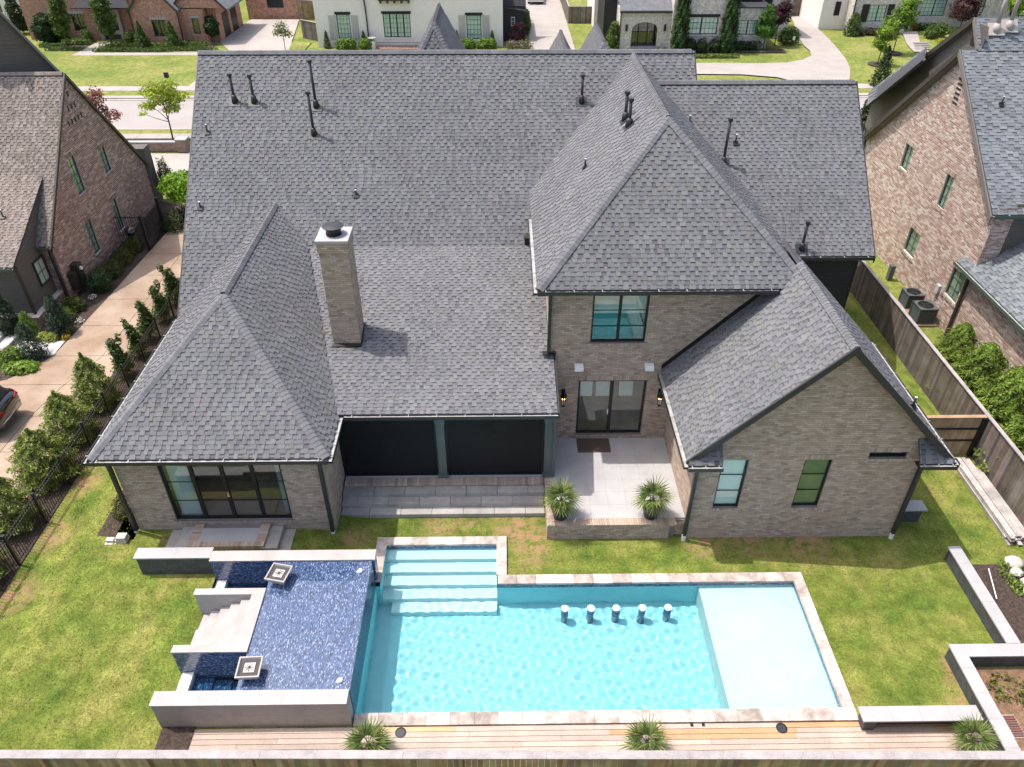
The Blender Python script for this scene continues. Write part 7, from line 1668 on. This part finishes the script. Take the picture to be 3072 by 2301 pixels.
for x, y, lab in ((30.0, 83.7, 'small white sign in the round bush'),): tag(MB().box(x - .12, x + .12, y, y + .02, .6, .95).build('yard_sign', M['white_plastic']), 'tiny white sign before the round bush at the drive bend', 'sign')

# golf cart
gc_ = thing('golf_cart', 'small white golf cart with dark red rear parked on the grass', 'golf cart', (36.9, 93.3, 0)); X, Y = 36.9, 93.3
b = MB(); b.extr([(X - .55, Y - .9, .35), (X - .55, Y + 1.2, .35), (X - .55, Y + 1.2, .75), (X - .55, Y + .7, .8), (X - .55, Y + .3, .45), (X - .55, Y - .2, .45), (X - .55, Y - .3, .85), (X - .55, Y - .9, .9)], (1.1, 0, 0)); b.build('body', M['white_plastic'], gc_)
MB().box(X - .5, X + .5, Y - 1.15, Y - .9, .4, .8).build('rear_basket', M['red_paint'], gc_); MB().box(X - .5, X + .5, Y - .35, Y + .1, .78, .9).box(X - .5, X + .5, Y - .42, Y - .3, .9, 1.3).build('seat', M['rubber'], gc_); MB().box(X - .55, X + .55, Y - .75, Y + .75, 1.85, 1.92).build('canopy', M['white_plastic'], gc_)
for sx in (-.5, .5):
    for sy in (-.65, .65): MB().tube([(X + sx, Y + sy, .7), (X + sx, Y + sy, 1.86)], .02, 6).build('canopy_post', M['black_metal'], gc_)
    for sy in (-.55, .85): MB().tube([(X + sx * .85, Y + sy, .24), (X + sx * 1.2, Y + sy, .24)], .24, 16).build('wheel', M['rubber'], gc_)
# pickup truck
tk = thing('pickup_truck', 'blue and white pickup at the top of the straight drive', 'truck', (4.25, 107, 0)); X, Y = 4.25, 105.2
MB().box(X - .95, X + .95, Y, Y + .12, .55, 1.05).build('tailgate', M['blue_paint'], tk); MB().box(X - .95, X - .86, Y + .12, Y + 2.0, .55, 1.1).box(X + .86, X + .95, Y + .12, Y + 2.0, .55, 1.1).box(X - .86, X + .86, Y + .12, Y + 2.0, .55, .66).build('bed', M['blue_paint'], tk)
MB().box(X - .95, X + .95, Y + 2.0, Y + 3.6, .5, 1.15).build('cab', M['blue_paint'], tk); b = MB(); b.extr([(X - .85, Y + 2.05, 1.15), (X - .85, Y + 2.2, 1.8), (X - .85, Y + 3.3, 1.8), (X - .85, Y + 3.7, 1.15)], (1.7, 0, 0)); b.build('cabin_glass', M['black_screen'], tk); MB().box(X - .93, X + .93, Y + 3.6, Y + 4.9, .5, 1.1).build('hood', M['blue_paint'], tk)
MB().box(X - .98, X + .98, Y - .14, Y, .42, .58).build('bumper', M['chrome'], tk); MB().box(X - .18, X + .18, Y - .02, Y - .005, .62, .76).build('number_plate', M['white_plastic'], tk)
for sx in (-1, 1):
    MB().box(X + sx * .9 - .06, X + sx * .9 + .06, Y - .02, Y + .02, .68, 1.0).build('tail_light', M['tail_light'], tk)
    for yy in (.9, 3.9): MB().tube([(X + sx * .72, Y + yy, .37), (X + sx * .96, Y + yy, .37)], .37, 18).build('wheel', M['rubber'], tk)
